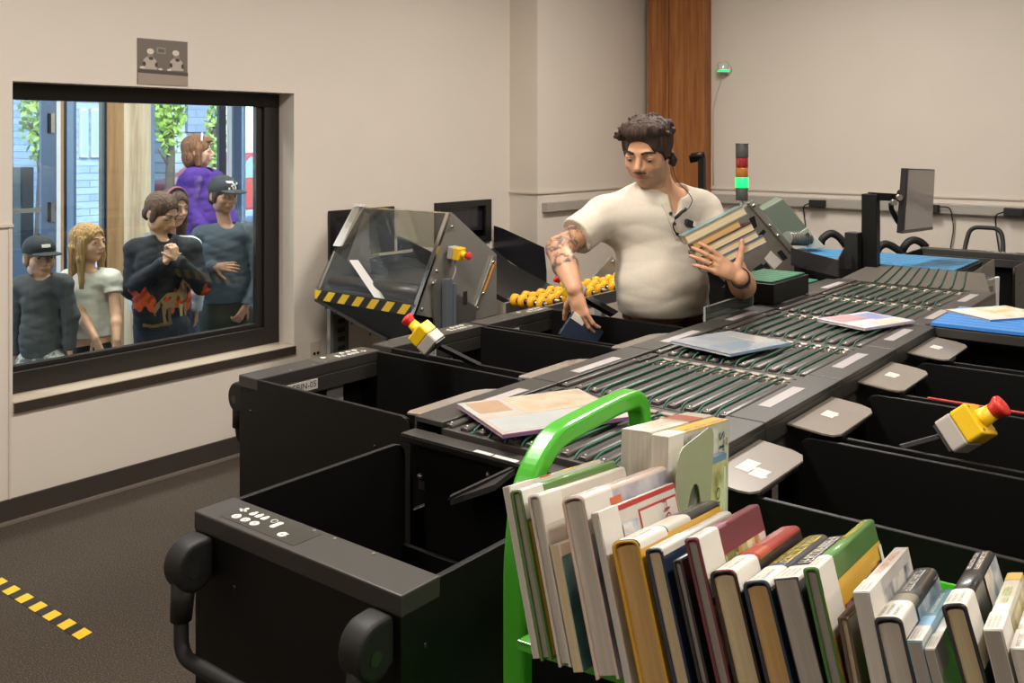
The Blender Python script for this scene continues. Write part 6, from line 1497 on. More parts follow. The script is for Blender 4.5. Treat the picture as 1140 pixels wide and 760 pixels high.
    m = MB(); c = V(cen_ + front * .141 - side * .02); m.box((0, 0, 0), (.004, .006, .036), 0, Matrix.Translation(c)); m.build('belt_loop', MATS['dark_green_denim'], belt)
    # hair: short, thick, swept to the side
    f = Field(hd.c - .22, hd.c + .22, .0034)
    E = lambda c, r, k=.03, op='add': f.ell(hd.P(*c), [v * H for v in r], hd.F, k * H, op)
    E((0, -.08, .2), (.355, .42, .335)); E((.0, .1, .42), (.27, .26, .13), .08); E((.1, .2, .42), (.2, .16, .12), .06); E((-.12, .12, .44), (.2, .2, .11), .06)
    E((.3, -.02, .16), (.07, .2, .2), .04); E((-.3, -.02, .16), (.07, .2, .2), .04); E((.32, .02, -.02), (.035, .07, .15), .03); E((-.32, .02, -.02), (.035, .07, .15), .03); E((0, -.36, -.08), (.24, .12, .2), .06)
    rng = random.Random(5)
    for i in range(95):                                     # tousled locks
        a = rng.uniform(-1.25, 1.25); b = rng.uniform(-.75, .45)
        c0 = np.array([math.sin(a) * .34, b * .5, .2 + math.cos(a) * .3 * math.cos(b)]); dr = nz([rng.uniform(-.5, .5) + math.sin(a) * .3, .5 + rng.uniform(-.4, .4), rng.uniform(.1, .6)])
        f.cap(hd.P(*(c0 * .97)), hd.P(*(c0 * .97 + dr * .12)), .042 * H, .02 * H, .04 * H)
    f.warp(1, wav((310, 140, 40, 0, .0009), (-150, 330, 50, 1.3, .0009), (620, -220, 80, 2, .0007)))
    E((0, .36, -.02), (.255, .2, .30), .03, 'sub'); E((0, .46, .16), (.30, .22, .17), .05, 'sub'); E((.36, .0, -.14), (.08, .1, .13), .02, 'sub'); E((-.36, .0, -.14), (.08, .1, .13), .02, 'sub')
    p, qd = f.mesh(); np_obj('hair', p, qd, hair_mat('dark_brown_hair', '#20150e', '#50382a'), t)
    hm = mat('dark_brow_hair', '#2b1d14', .7)
    eyes(t, hd, '#4d3b2a', (-.1, -.55)); brows(t, hd, hm, .021)
    for sx in (-1, 1):   # lowered lids
        m = MB(); m.ball((0, 0, 0), (.066 * H, .058 * H, .036 * H), 16, 8, 0, Matrix.Translation(hd.P(sx * .155, .298, .055)) @ Matrix([list(hd.F[i]) for i in range(3)]).to_4x4()); m.build('eyelid', sk, t)
    m = MB(); m.tube([V(hd.P(x, y, z)) for x, y, z in ((-.1, .345, -.185), (-.05, .378, -.172), (0, .388, -.176), (.05, .378, -.172), (.1, .345, -.185))], .013 * H, n=6); m.build('moustache', mat('thin_moustache', '#6d4c38', .7), t)
    # headset behind the ear, its wire and the clipped pack
    m = MB(); m.tube([V(hd.P(-.36, .0, -.02)), V(hd.P(-.385, -.04, -.1)), V(hd.P(-.37, .02, -.16))], .014, n=8); hs = m.build('ear_headset', RUBBER, t)
    w = [V(hd.P(-.37, .0, -.16)), V(at(752, 200, 3.5)), V(at(768, 216, 3.47))] + [on_shirt(x, y, .006)[0] for x, y in ((770, 224), (765, 234), (752, 241))]
    m = MB(); m.tube(rpath(w, .05, 5), .0016, n=6); m.build('headset_wire', RUBBER, hs)
    m = MB(); a, b = on_shirt(762, 232, .008)[0], on_shirt(750, 243, .008)[0]; m.tube([a, b], .006, n=8)
    w2 = [on_shirt(x, y, .006)[0] for x, y in ((750, 243), (748, 252), (753, 262), (760, 266))]; m.tube(rpath(w2, .05, 5), .0025, n=6); m.build('lapel_microphone', RUBBER, t)
    c, n_ = on_shirt(767, 249, .008); m = MB(); m.box((0, 0, 0), (.05, .012, .024), 0, Matrix.Translation(c) @ Matrix([list(frame_face(tuple(n_))[i]) for i in range(3)]).to_4x4() @ Matrix.Rotation(R(-20), 4, 'Y')); m.build('clip_pack', RUBBER, t, bevel=.003)
    m = MB(); m.box((-.016, .008, .002), (.014, .003, .018), 0, Matrix.Translation(c) @ Matrix([list(frame_face(tuple(n_))[i]) for i in range(3)]).to_4x4() @ Matrix.Rotation(R(-20), 4, 'Y')); m.build('clip_label', WHITE, t)
    # ring on the left hand, dark wristband
    m = MB(); d3 = nz(wrL - elL); m.M = Matrix.Translation(wrL - d3 * .012) @ V(d3).to_track_quat('Z', 'Y').to_matrix().to_4x4(); m.lathe([(.029, -.02), (.034, -.02), (.034, .02), (.029, .02), (.029, -.02)], 24); m.build('wristband', RUBBER, t)
    sd = np.cross(nz(tc * .9 + up * .3), dL) * -1
    c = wrL + dL * .62 * .19 + sd * -.048 * .19 * 1.02; m = MB(); m.M = Matrix.Translation(c) @ V(dL).to_track_quat('Z', 'Y').to_matrix().to_4x4(); m.lathe([(.0098, -.0025), (.0112, -.0025), (.0112, .0025), (.0098, .0025), (.0098, -.0025)], 20); m.build('gold_ring', mat('gold', '#d9a441', .25, 1.), t)
    return t, wrR, dR, tipsR
MAN = make_man()
# books on his arm: fore edges towards the viewer
La = (at(836, 225, 3.32) - at(761, 263, 3.32)).normalized(); Wd = V((_C, _S, -.12)); Ta = La.cross(Wd).normalized()
if Ta.z > 0: Ta = -Ta
Wd = La.cross(Ta); Wd = Wd if Wd.dot(V((_C, _S, 0))) > 0 else -Wd
org = at(761, 262, 3.275)
off = 0
for i, (th, ln, ds, wd_, bd, pg, lab) in enumerate((
        (.034, .228, .0, .15, '#6f8f93', PCREAM, 'topmost book of the stack held by the man, blue-green cover'),
        (.028, .178, .012, .13, '#8c6a52', PTAN, 'second book from top in the held stack, short with tan pages'),
        (.030, .222, .004, .15, '#2a2622', PCREAM, 'third book from top in the held stack, dark cover and cream pages'),
        (.026, .215, .012, .14, '#7f7b92', PCREAM, 'fourth book from top in the held stack, grey-violet cover'),
        (.028, .232, .010, .15, '#39577f', PCREAM, 'lowest book of the held stack, blue cover resting on the hand'))):
    P = org + La * ds + Ta * (off + th / 2); off += th + .0006
    M = Matrix(((La.x, Ta.x, Wd.x, P.x), (La.y, Ta.y, Wd.y, P.y), (La.z, Ta.z, Wd.z, P.z), (0, 0, 0, 1)))
    make_book('held_book', lab, M, ln, th, wd_, board=bd, pages=pg, seed=60 + i, group='books held by the man')
# the dark item in his reaching hand
P = V(MAN[1] + MAN[2] * .15)
M = Matrix.Translation(P) @ Matrix.Rotation(R(-40), 4, 'Z') @ Matrix.Rotation(R(35), 4, 'Y') @ T(-.07, 0.018, -.05)
make_book('held_book', 'dark blue book dangling from the lowered hand of the man over a bin', M, .125, .016, .09, board='#2b3345', pages=PGREY, seed=70, group='books held by the man', sticker=.05)
# ================================================================= visitors behind the window
def make_visitor(label, Zp, head, H, fwd, sh, el, wr, hip, top, bottom, hands, hair=None, hat=None, skin='#c99b7d', roll=0., front=None, extra=None, lips='#a8685c', iris='#4d4236', smile=False, look=(0, 0), h=.0048, brow='#4a3424', r=1., torso_w=None):
    q = lambda p: np.array(at(p[0], p[1], Zp + (p[2] if len(p) > 2 else 0)))
    hc = q(head); shR, shL = q(sh[0]), q(sh[1]); elR, elL = q(el[0]), q(el[1]); wrR, wrL = q(wr[0]), q(wr[1]); hipR, hipL = q(hip[0]), q(hip[1])
    rs = np.array([_S, -_C, 0]); tc = -nz([hc[0], hc[1], 0]); rr = nz(np.cross(tc, [0, 0, 1])) * -1
    if rr @ rs < 0: rr = -rr
    up = np.array([0, 0, 1.])
    vec = lambda a: nz(tc * a[0] + rr * a[1] + up * a[2])
    fw = vec(fwd); fr = vec(front) if front is not None else tc; sd = np.cross(up, fr)
    base = (hipR + hipL) / 2
    t = figure('person', label, (base[0], base[1], 0))
    hd = Head(hc, frame_face(fw, (0, 0, 1), roll), H)
    mid = (shR + shL) / 2; pel = (hipR + hipL) / 2
    W = np.linalg.norm(shL - shR); tw = torso_w or W * .43
    neck1 = hd.P(0, -.1, -.25); neck0 = mid + up * .015
    chest = mid - up * W * .28; belly = pel * .6 + chest * .4
    zk = pel[2] * .52
    knR, knL = hipR * [1, 1, 0] + up * zk, hipL * [1, 1, 0] + up * zk
    anR, anL = knR * [1, 1, 0] + up * .07, knL * [1, 1, 0] + up * .07
    lo, hi = span([hd.P(0, 0, .75), hd.P(0, 0, -.5), hd.P(.6, 0, 0), hd.P(-.6, 0, 0), shR, shL, elR, elL, wrR, wrL, hipR, hipL, anR, anL, chest + fr * .12, chest - fr * .12, anR + fr * .1], .1); lo[2] = -.005
    def torso(f, o=0.):
        f.cap(chest, belly, tw + o, tw * .93 + o, .05, (fr, .66)); f.cap(belly, pel, tw * .93 + o, tw * .95 + o, .05, (fr, .72))
        f.cap(shR * .85 + mid * .15, shL * .85 + mid * .15, .042 * r + o, None, .04); f.cap(neck0, shR, .036 * r + o, .04 * r + o, .04); f.cap(neck0, shL, .036 * r + o, .04 * r + o, .04)
    arms = ((shR, elR, wrR), (shL, elL, wrL)); legs = ((hipR, knR, anR), (hipL, knL, anL))
    f = Field(lo, hi, h)
    torso(f, -.01); hd.put(f, False, smile); f.cap(neck0 - up * .02, neck1, .043 * r, .04 * r, .02)
    for a, b, c in arms: f.cap(a, b, .036 * r, .031 * r, .02); f.cap(b, b * .6 + c * .4, .031 * r, .031 * r, .015); f.cap(b * .6 + c * .4, c, .031 * r, .022 * r, .015)
    for a, b, c in legs: f.cap(a, b, .062 * r, .045 * r, .025); f.cap(b, c, .045 * r, .032 * r, .02); f.cap(c - up * .035, c - up * .035 + fr * .11, .034 * r, .028 * r, .02)
    for w, hn, sgn in ((wrR, hands[0], -1), (wrL, hands[1], 1)):
        if hn: hand_prims(f, w, vec(hn[0]), vec(hn[1]), hn[2], hn[3] if len(hn) > 3 else (25, 35, 25), 4, hn[4] if len(hn) > 4 else sgn, k=.005)
    p, qd = f.mesh(); cen = p[qd].mean(1); L = hd.loc(cen); mi = np.zeros(len(qd), int)
    mi[(((L[:, 0] / .1) ** 2 + ((L[:, 2] + .236) / .04) ** 2) < 1) & (L[:, 1] > .3)] = 1
    np_obj('body', p, qd, [skin_mat('skin_' + skin.strip('#'), skin), LIP(lips)], t, mi)
    eyes(t, hd, iris, look); brows(t, hd, mat('brow_' + brow.strip('#'), brow, .7), .013)
    for sx in (-1, 1):
        m = MB(); m.ball((0, 0, 0), (.062 * H, .055 * H, .03 * H), 14, 8, 0, Matrix.Translation(hd.P(sx * .155, .298, .068)) @ Matrix([list(hd.F[i]) for i in range(3)]).to_4x4()); m.build('eyelid', MATS['skin_' + skin.strip('#')], t)
    # top
    f = Field(lo, hi, h); o = top.get('o', .008)
    torso(f, o)
    for a, b, c in arms:
        if top['sleeve'] == 'short':
            e = a * (1 - top.get('cut', .5)) + b * top.get('cut', .5); g = f.like(); g.cap(a, e + (e - a) * .2, .036 * r + o, .04 * r + o, .02); g.clip(e, b - a); f.join(g, .02)
        else:
            f.cap(a, b, .037 * r + o, .034 * r + o, .025); f.cap(b, b * .08 + c * .92, .034 * r + o, .025 * r + o, .02)
    if top.get('extra'): top['extra'](f, dict(q=q, hd=hd, neck0=neck0, fr=fr, sd=sd, up=up, mid=mid, vec=vec, pel=pel, chest=chest))
    f.warp(1, folds((12, -9, 46, .4, -.0013), (20, 14, -38, 1., -.001), (-12, 18, 70, 2., -.0008)))
    if top['sleeve'] == 'short':
        for a, b, c in arms:
            e = a * (1 - top.get('cut', .5)) + b * top.get('cut', .5); n_ = nz(b - a)
            # trim only near the sleeve mouth
            f.ell(e + n_ * .035, (.07, .07, .035), frame_face(np.cross(n_, fr) if abs(n_ @ fr) < .9 else sd, n_), .004, 'sub') if False else None
    hem = q(top['hem'])[2]
    f.clip((0, 0, hem), (0, 0, -1))
    f.ell(neck0 + up * .035 + fr * .012, (.052 * r, .055 * r, .05 * r), None, .008, 'sub')
    p, qd = f.mesh(); tp = np_obj(top['name'], p, qd, top['mats'], t, top['paint'](p[qd].mean(1), dict(q=q, fr=fr, sd=sd, hem=hem, mid=mid, arms=arms, up=up)) if top.get('paint') else None)
    # trousers
    f = Field(lo, hi, h * 1.15)
    f.cap(belly * .35 + pel * .65, pel, tw * .95 + .004, tw * .97 + .004, .04, (fr, .74))
    for a, b, c in legs:
        if bottom['len'] == 'short': f.cap(a, a * .1 + b * .9, .072 * r, .075 * r, .03)
        else: f.cap(a, b, .072 * r, .056 * r, .03); f.cap(b, c, .056 * r, .046 * r, .02)
    f.clip(anR + up * .005 if bottom['len'] != 'short' else knR + up * .06, -up); f.clip(belly * .5 + pel * .5 + up * .02, up)
    p, qd = f.mesh(); np_obj(bottom['name'], p, qd, bottom['mat'], t)
    for a, b, c in legs:
        m = MB(); k = c - up * .035
        pts = [V(k - fr * .02), V(k + fr * .06), V(k + fr * .12)]; m.tube(pts, [.042, .044, .03], n=12); m.build('shoe', mat('dark_shoe', '#2d2c30', .6), t)
    ctx = dict(q=q, hd=hd, H=H, t=t, neck0=neck0, fr=fr, sd=sd, up=up, mid=mid, vec=vec, top=tp, pel=pel, chest=chest, wrR=wrR, wrL=wrL)
    if hair: hair(ctx)
    if hat: hat(ctx)
    if extra: extra(ctx)
    return t
def hair_field(c, h=.004, pad=.42): hd = c['hd']; return Field(hd.c - hd.H * 2.4, hd.c + hd.H * 1.0, h)
def Eh(f, hd, c, r, k=.05, op='add'): f.ell(hd.P(*c), [v * hd.H for v in r], hd.F, k * hd.H, op)
def face_cut(f, hd, top=.22):
    Eh(f, hd, (0, .38, -.05), (.25, .26, .33), .04, 'sub'); Eh(f, hd, (0, .42, top - .12), (.23, .2, .16), .04, 'sub')
STR = wav((420, 140, 25, 0, .0013), (-180, 420, 30, 1.3, .0012), (260, 260, 60, 2, .0009))
def short_cap_hair(f, hd):
    Eh(f, hd, (0, -.08, .17), (.352, .43, .352)); Eh(f, hd, (0, -.3, -.1), (.27, .17, .22), .06)
    for s in (-1, 1): Eh(f, hd, (s * .31, .03, .0), (.05, .1, .2), .05)
def mk_long(c, mt, side_len=.9, back_len=1.3, front=.05, width=.13, bangs=False, nm='long_hair', forward=.12):
    hd = c['hd']; f = hair_field(c); H = hd.H
    Eh(f, hd, (0, -.07, .17), (.37, .44, .36))
    for s in (-1, 1):
        a, b = hd.P(s * .33, .08, .1), hd.P(s * .36, forward, -.35); e = b - np.array([0, 0, 1]) * H * (side_len - .3) + c['fr'] * H * forward
        f.cap(a, b, .1 * H, .105 * H, .06 * H); f.cap(b, e, .105 * H, .06 * H, .06 * H)
        a2 = hd.P(s * .28, -.2, -.1); e2 = a2 - np.array([0, 0, 1]) * H * (back_len - .1) - c['fr'] * H * .05; f.cap(a2, e2, .16 * H, .11 * H, .08 * H)
    a = hd.P(0, -.32, 0); f.cap(a, a - np.array([0, 0, 1]) * H * back_len, .22 * H, .16 * H, .1 * H)
    f.warp(1, STR)
    Eh(f, hd, (0, .36, -.08), (.235, .3, .36), .04, 'sub'); Eh(f, hd, (0, .45, .1), (.2, .2, .17 if not bangs else .06), .05, 'sub')
    f.cap(c['neck0'] + c['fr'] * .03, hd.P(0, .05, -.45), .035, .04, .02, None, 'sub')
    p, qd = f.mesh(); return np_obj(nm, p, qd, mt, c['t'])
def mk_cap(c, colour, logo, brim_rot=0., tilt=0.):
    hd = c['hd']; H = hd.H; f = Field(hd.c - .2, hd.c + .24, .0036)
    Eh(f, hd, (0, -.06, .2), (.375, .445, .36)); Eh(f, hd, (0, .12, .25), (.3, .28, .24), .06)
    f.clip(hd.P(0, 0, .135), -hd.F[:, 2]); Eh(f, hd, (0, -.06, .1), (.345, .415, .3), .01, 'sub')
    p, qd = f.mesh(); mt = mat('cap_' + colour.strip('#'), colour, .8); cap = np_obj('baseball_cap', p, qd, mt, c['t'])
    f = Field(hd.c - .2, hd.c + .3, .003)
    Eh(f, hd, (0, .46, .155 - tilt), (.34, .33, .05), .01); f.clip(hd.P(0, .2, 0), -hd.F[:, 1]); Eh(f, hd, (0, .4, .09 - tilt), (.42, .6, .062), .01, 'sub')
    p, qd = f.mesh(); np_obj('cap_brim', p, qd, mt, cap)
    m = MB(); m.ball(V(hd.P(0, -.06, .56)), .008, 10, 6); m.build('cap_button', mt, cap)
    # badge wrapped on the front of the crown
    from mathutils.bvhtree import BVHTree
    me = cap.data; bv = BVHTree.FromPolygons([WM[cap] @ v.co for v in me.vertices], [tuple(q.vertices) for q in me.polygons])
    m = MB()
    for poly in logo:
        vs = []
        for (x, z) in poly:
            o = V(hd.P(-x, 1.0, .33 + z)); h_, n_, i_, d_ = bv.ray_cast(o, V(-hd.F[:, 1]))
            if h_ and n_.dot(V(hd.F[:, 1])) < 0: n_ = -n_
            vs.append((h_ + n_ * .0045) if h_ else V(hd.P(-x, .4, .33 + z)))
        m.add(vs, [tuple(range(len(vs)))])
    m.build('cap_badge', mat('badge_white', '#d9d7d2', .6), cap)
def arcpoly(cx, cz, r0, r1, a0, a1, sx=1., n=8):
    out = []
    A = [R(a0 + (a1 - a0) * i / n) for i in range(n + 1)]
    return [[(cx + sx * r0 * math.cos(A[i]), cz + r0 * math.sin(A[i])), (cx + sx * r1 * math.cos(A[i]), cz + r1 * math.sin(A[i])), (cx + sx * r1 * math.cos(A[i + 1]), cz + r1 * math.sin(A[i + 1])), (cx + sx * r0 * math.cos(A[i + 1]), cz + r0 * math.sin(A[i + 1]))] for i in range(n)]
UAL = arcpoly(0, .04, .045, .085, 190, 350, 1.25) + arcpoly(0, -.05, .045, .085, 10, 170, 1.25)
RVL = [[(-.13, -.1), (-.09, -.1), (-.05, .1), (-.09, .1)], [(-.14, .06), (.0, .06), (.03, .1), (-.15, .1)], [(-.03, .1), (.03, .1), (.03, .03), (-.01, .03)], [(-.07, .0), (.02, .03), (.02, -.0), (-.065, -.03)], [(-.05, -.02), (-.01, -.02), (.03, -.1), (-.01, -.1)],
       [(.03, .04), (.075, .04), (.085, -.1), (.05, -.1)], [(.06, -.1), (.085, -.1), (.17, .06), (.125, .06)], [(.1, .06), (.18, .06), (.17, .03), (.11, .03)]]
M_ = lambda n, c, **k: mat(n, c, .85, **k)
SOFT = dict(noise=.05, nscale=60)
# --- small boy, black cap, charcoal henley
def henley_bits(ctx):
    t = ctx['t']
    for i in range(2):
        c = ctx['mid'] + ctx['fr'] * (.078 + .008 * i) - ctx['up'] * (.035 + .028 * i); m = MB(); m.ball(V(c), .004, 8, 6); m.build('button', mat('dark_button', '#25262a', .4), ctx['top'])
camo = ramp_mat('camouflage_cotton', 'noise', [(.38, '#6d6c69'), (.46, '#b9b6ae'), (.56, '#8f8e8c'), (.62, '#d5d2ca')], 22, .85, constant=True, distort=.6)
make_visitor('child in a black cap and charcoal henley behind the lower left corner of the window', 4.86, (44, 287), .207, (.93, .36, -.02), ((24, 318), (70, 316)), ((14, 357), (79, 352)), ((15, 395), (77, 387)), ((33, 404), (62, 404)),
    dict(name='henley_shirt', sleeve='long', hem=(45, 395), mats=M_('charcoal_knit', '#4a4a4b', noise=.06, nscale=90)), dict(name='shorts', len='short', mat=camo),
    (((0, 0, -1), (0, -1, 0), .13), ((0, .1, -1), (0, 1, 0), .13)), hair=lambda c: (lambda f: (short_cap_hair(f, c['hd']), face_cut(f, c['hd']), f.clip(c['hd'].P(0, 0, .2), c['hd'].F[:, 2]), np_obj('hair', *f.mesh(), hair_mat('sandy_hair', '#5d4630', '#8a6b49'), c['t'])))(hair_field(c)),
    hat=lambda c: mk_cap(c, '#1d1e22', UAL, tilt=.02), front=(.97, .22, 0), extra=henley_bits, r=.93)
# --- girl in the white tee
make_visitor('child with long fair hair and white T-shirt beside the child in the black cap', 5.12, (99, 271), .212, (.62, .74, .02), ((76, 311), (125, 311)), ((88, 346, -.09), (129, 347, -.05)), ((106, 377, -.2), (130, 379, -.14)), ((86, 400), (120, 400)),
    dict(name='white_tee', sleeve='short', cut=.42, hem=(95, 373), o=.012, mats=M_('white_cotton', '#d8d2c6', noise=.02)), dict(name='leggings', len='long', mat=M_('black_jersey', '#1b1b1e')),
    (((.2, .35, -1), (.8, -.5, .1), .125, (35, 45, 30)), ((.2, -.12, -1), (.8, .5, .1), .125, (35, 45, 30))), hair=lambda c: mk_long(c, hair_mat('fair_hair', '#6f4e2d', '#c39a63', (50, 50, 3)), 1.0, 1.05, bangs=True, forward=.05), skin='#cf9f80', smile=True, front=(.9, .43, 0), look=(.2, 0), r=.88, brow='#7a5a3a')
# --- child with dark jacket, flames and wolf
def flames(cen, c):  # flame print plus orange window reflection on the sleeves, both painted in
    q = c['q']; mi = np.zeros(len(cen), int)
    u = (cen - c['mid']) @ (-c['sd']); z = cen[:, 2]; z0 = c['hem']; dep = (cen - c['mid']) @ c['fr']
    hgt = (z - z0)
    n1 = np.sin(u * 70) * .022 + np.sin(u * 160 + 1) * .012 + np.sin(u * 37 + 2) * .02
    fl = (hgt > .115 + n1 * .8) & (hgt < .195 + n1 + .02) & (dep > .0) & ((u < -.02) | (u > .07)) | (hgt > .1 + n1) & (hgt < .16 + n1) & (dep > .03) & (u > -.03) & (u < .03)
    mi[fl] = 1
    mi[fl & (hgt > .15 + n1 * .6) & (np.sin(u * 120 + z * 90) > .2)] = 2
    br = (hgt > .022 + np.sin(u * 60) * .004) & (hgt < .042 + np.sin(u * 45 + 1) * .006) & (dep > .0) & (np.abs(u - .01) < .12); mi[br] = 3
    return mi
jk = M_('black_fleece', '#191a20', noise=.1, nscale=120)
def jacket_extra(f, c):
    f.cap(c['neck0'] + c['up'] * .02 + c['sd'] * .05, c['neck0'] + c['up'] * .02 - c['sd'] * .05, .045, None, .03)
def wolf(c):
    """printed wolf on the jacket front: legs, body, neck and head lying on the cloth"""
    t, q = c['t'], c['q']; from mathutils.bvhtree import BVHTree
    me = c['top'].data; bv = BVHTree.FromPolygons([WM[c['top']] @ v.co for v in me.vertices], [tuple(x.vertices) for x in me.polygons])
    o = V((0, 0, 1.68))
    def on(x, y):
        d = (V(at(x, y, 5.0)) - o).normalized(); h_, n_, i_, s_ = bv.ray_cast(o, d)
        if h_ and n_.dot(d) > 0: n_ = -n_
        return h_ + n_ * .003 if h_ else V(q((x, y, -.15)))
    polys = [([(178, 334), (186, 326), (198, 325), (205, 328), (205, 340), (192, 343), (184, 344)], '#9c7c54'), ([(197, 326), (201, 315), (206, 312), (208, 318), (207, 332), (202, 336)], '#ad8c5e'),
             ([(200, 316), (204, 310), (207, 313), (213, 317), (211, 322), (203, 322)], '#c2a475'), ([(180, 340), (186, 342), (184, 351), (186, 360), (182, 361), (181, 350)], '#8a6c47'), ([(187, 342), (191, 342), (190, 352), (192, 361), (188, 361), (187, 352)], '#725738'),
             ([(199, 338), (203, 338), (203, 350), (205, 360), (201, 361), (200, 350)], '#c9b28a'), ([(204, 336), (207, 336), (207, 350), (209, 359), (206, 360), (205, 348)], '#a5885c'), ([(179, 334), (174, 338), (170, 348), (173, 349), (178, 342)], '#8a6c47')]
    for i, (pl, col) in enumerate(polys):
        m = MB(); vs = [on(x, y) for x, y in pl]; cx = sum(vs, V((0, 0, 0))) / len(vs); m.add(vs + [on(sum(x for x, y in pl) / len(pl), sum(y for x, y in pl) / len(pl))], [(j, (j + 1) % len(vs), len(vs)) for j in range(len(vs))]); m.build('printed_wolf', mat('print_' + col.strip('#'), col, .85), c['top'])
make_visitor('child in black jacket with orange flames and a wolf, hands clasped under the chin', 5.42, (180, 238), .232, (.62, .68, -.42), ((150, 278), (213, 277)), ((146, 322, -.05), (225, 318, -.05)), ((184, 292, -.22), (197, 290, -.22)), ((163, 362), (197, 362)),
    dict(name='fleece_jacket', sleeve='long', hem=(180, 364), o=.016, mats=[jk, M_('orange_flame_and_reflection', '#c9501e', noise=.15, nscale=50), M_('red_flame_print', '#a3321a', noise=.15, nscale=50), M_('brown_ground_print', '#6d5334', noise=.2, nscale=60)], paint=flames, extra=jacket_extra), dict(name='jeans', len='long', mat=M_('dark_navy_denim', '#20242e', noise=.08, nscale=200)),
    (((-.1, .25, .95), (.75, -.55, .1), .14, (40, 50, 30)), ((-.1, -.22, .95), (.75, .55, .1), .14, (40, 50, 30))), hair=lambda c: (lambda f: (short_cap_hair(f, c['hd']), f.warp(1, STR), face_cut(f, c['hd'], .26), np_obj('hair', *f.mesh(), hair_mat('mid_brown_hair', '#2e1f15', '#664630'), c['t'])))(hair_field(c)), extra=wolf, skin='#c59678', smile=True, front=(.95, .3, 0), look=(.1, -.4))
# --- girl half hidden behind
def headband(c):
    hd = c['hd']; m = MB(); m.tube([V(hd.P(.385 * math.cos(a), .08, .17 + .4 * math.sin(a))) for a in np.linspace(-.1, PI + .1, 20)], .009, n=8); m.build('headband', mat('pink_headband', '#7d4a58', .6), c['t'])
make_visitor('child with long dark hair, mostly hidden behind the child in the flame jacket', 5.72, (193, 232), .222, (.72, .62, -.1), ((160, 276), (214, 274)), ((148, 312), (222, 310)), ((152, 348), (218, 345)), ((165, 352), (205, 352)),
    dict(name='pale_top', sleeve='long', hem=(180, 346), o=.012, mats=M_('pale_blue_white_knit', '#c9ccd0', noise=.05)), dict(name='trousers', len='long', mat=M_('grey_blue_denim', '#47505f')),
    (((0, 0, -1), (.3, -1, 0), .14), ((0, 0, -1), (.3, 1, 0), .14)), hair=lambda c: (mk_long(c, hair_mat('long_brown_hair', '#231711', '#5b4030', (50, 50, 3)), 1.15, 1.3, bangs=True, forward=.0), headband(c)), skin='#c2957a', front=(.95, .3, 0), r=.95)
# --- tall boy in the grey-blue long sleeve
def swoosh(c):
    m = MB(); b = V(c['q']((275, 364, -.13)));
    pts = [c['q']((x, y, -.2)) for x, y in ((267, 362), (269, 365), (277, 361), (270, 363.5))]
    pass
make_visitor('taller child in black cap and grey-blue long-sleeved shirt, one hand at the waist', 6.0, (249, 218), .232, (.80, .55, -.1), ((224, 262), (282, 258)), ((224, 300, .0), (290, 312, 0)), ((238, 297, -.16), (274, 340, -.1)), ((234, 350), (270, 350)),
    dict(name='long_sleeved_shirt', sleeve='long', hem=(252, 335), o=.012, mats=M_('grey_blue_jersey', '#4b555f', noise=.04, nscale=80)), dict(name='trousers', len='long', mat=M_('olive_trousers', '#3a3a2d', noise=.06, nscale=150)),
    (((.25, 1, .02), (.9, -.1, .35), .155, (12, 18, 12), -1), ((.2, -.5, -.85), (.75, .6, .15), .155, (35, 45, 30))), hair=lambda c: (lambda f: (short_cap_hair(f, c['hd']), face_cut(f, c['hd']), f.clip(c['hd'].P(0, 0, .2), c['hd'].F[:, 2]), np_obj('hair', *f.mesh(), hair_mat('dark_short_hair', '#20170f', '#42301f'), c['t'])))(hair_field(c)),
    hat=lambda c: mk_cap(c, '#20252c', RVL, tilt=-.02), skin='#a97c62', front=(.95, .28, 0), look=(.3, -.1), lips='#8d564c')
# --- woman in purple
def hood(f, c):
    f.cap(c['neck0'] + c['up'] * .0 - c['fr'] * .06 + c['sd'] * .06, c['neck0'] - c['fr'] * .06 - c['sd'] * .06, .065, None, .04); f.ell(c['neck0'] - c['fr'] * .09 - c['up'] * .05, (.1, .1, .09), None, .04)
def bob(c):
    hd = c['hd']; f = hair_field(c)
    Eh(f, hd, (0, -.07, .17), (.37, .45, .36)); Eh(f, hd, (0, -.22, -.15), (.34, .27, .36), .06)
    for s in (-1, 1): f.cap(hd.P(s * .32, .02, .1), hd.P(s * .3, .0, -.38), .1 * hd.H, .09 * hd.H, .05 * hd.H)
    Eh(f, hd, (0, .3, .34), (.26, .13, .1), .05)
    f.warp(1, STR); face_cut(f, hd, .16)
    np_obj('bobbed_hair', *f.mesh(), hair_mat('chestnut_hair', '#4b2f20', '#8d6244', (50, 50, 4)), c['t'])
    m = MB(); m.tube([V(hd.P(.37 * math.cos(a), .12, .2 + .36 * math.sin(a))) for a in np.linspace(.3, PI - .3, 14)], .007, n=8); m.build('sunglasses_band', mat('white_sunglasses', '#c9c3c6', .3), c['t'])
make_visitor('grown person with chestnut bob in a purple hooded sweatshirt, looking away to the side', 6.75, (221, 169), .232, (.05, 1.0, .03), ((213, 198, -.15), (240, 200, .2)), ((211, 233, -.17), (254, 236, .2)), ((232, 262, -.2), (262, 262, .1)), ((214, 275, -.1), (244, 275, .1)),
    dict(name='purple_hoodie', sleeve='long', hem=(225, 290), o=.022, mats=M_('purple_fleece', '#4a2a86', noise=.06, nscale=60), extra=hood), dict(name='jeans', len='long', mat=M_('blue_jeans', '#3b4a66')),
    (((.3, .9, -.1), (.5, 0, 1), .16), ((.1, .9, -.2), (0, .2, 1), .16)), hair=bob, skin='#bf9480', front=(.35, .93, 0), torso_w=.15)
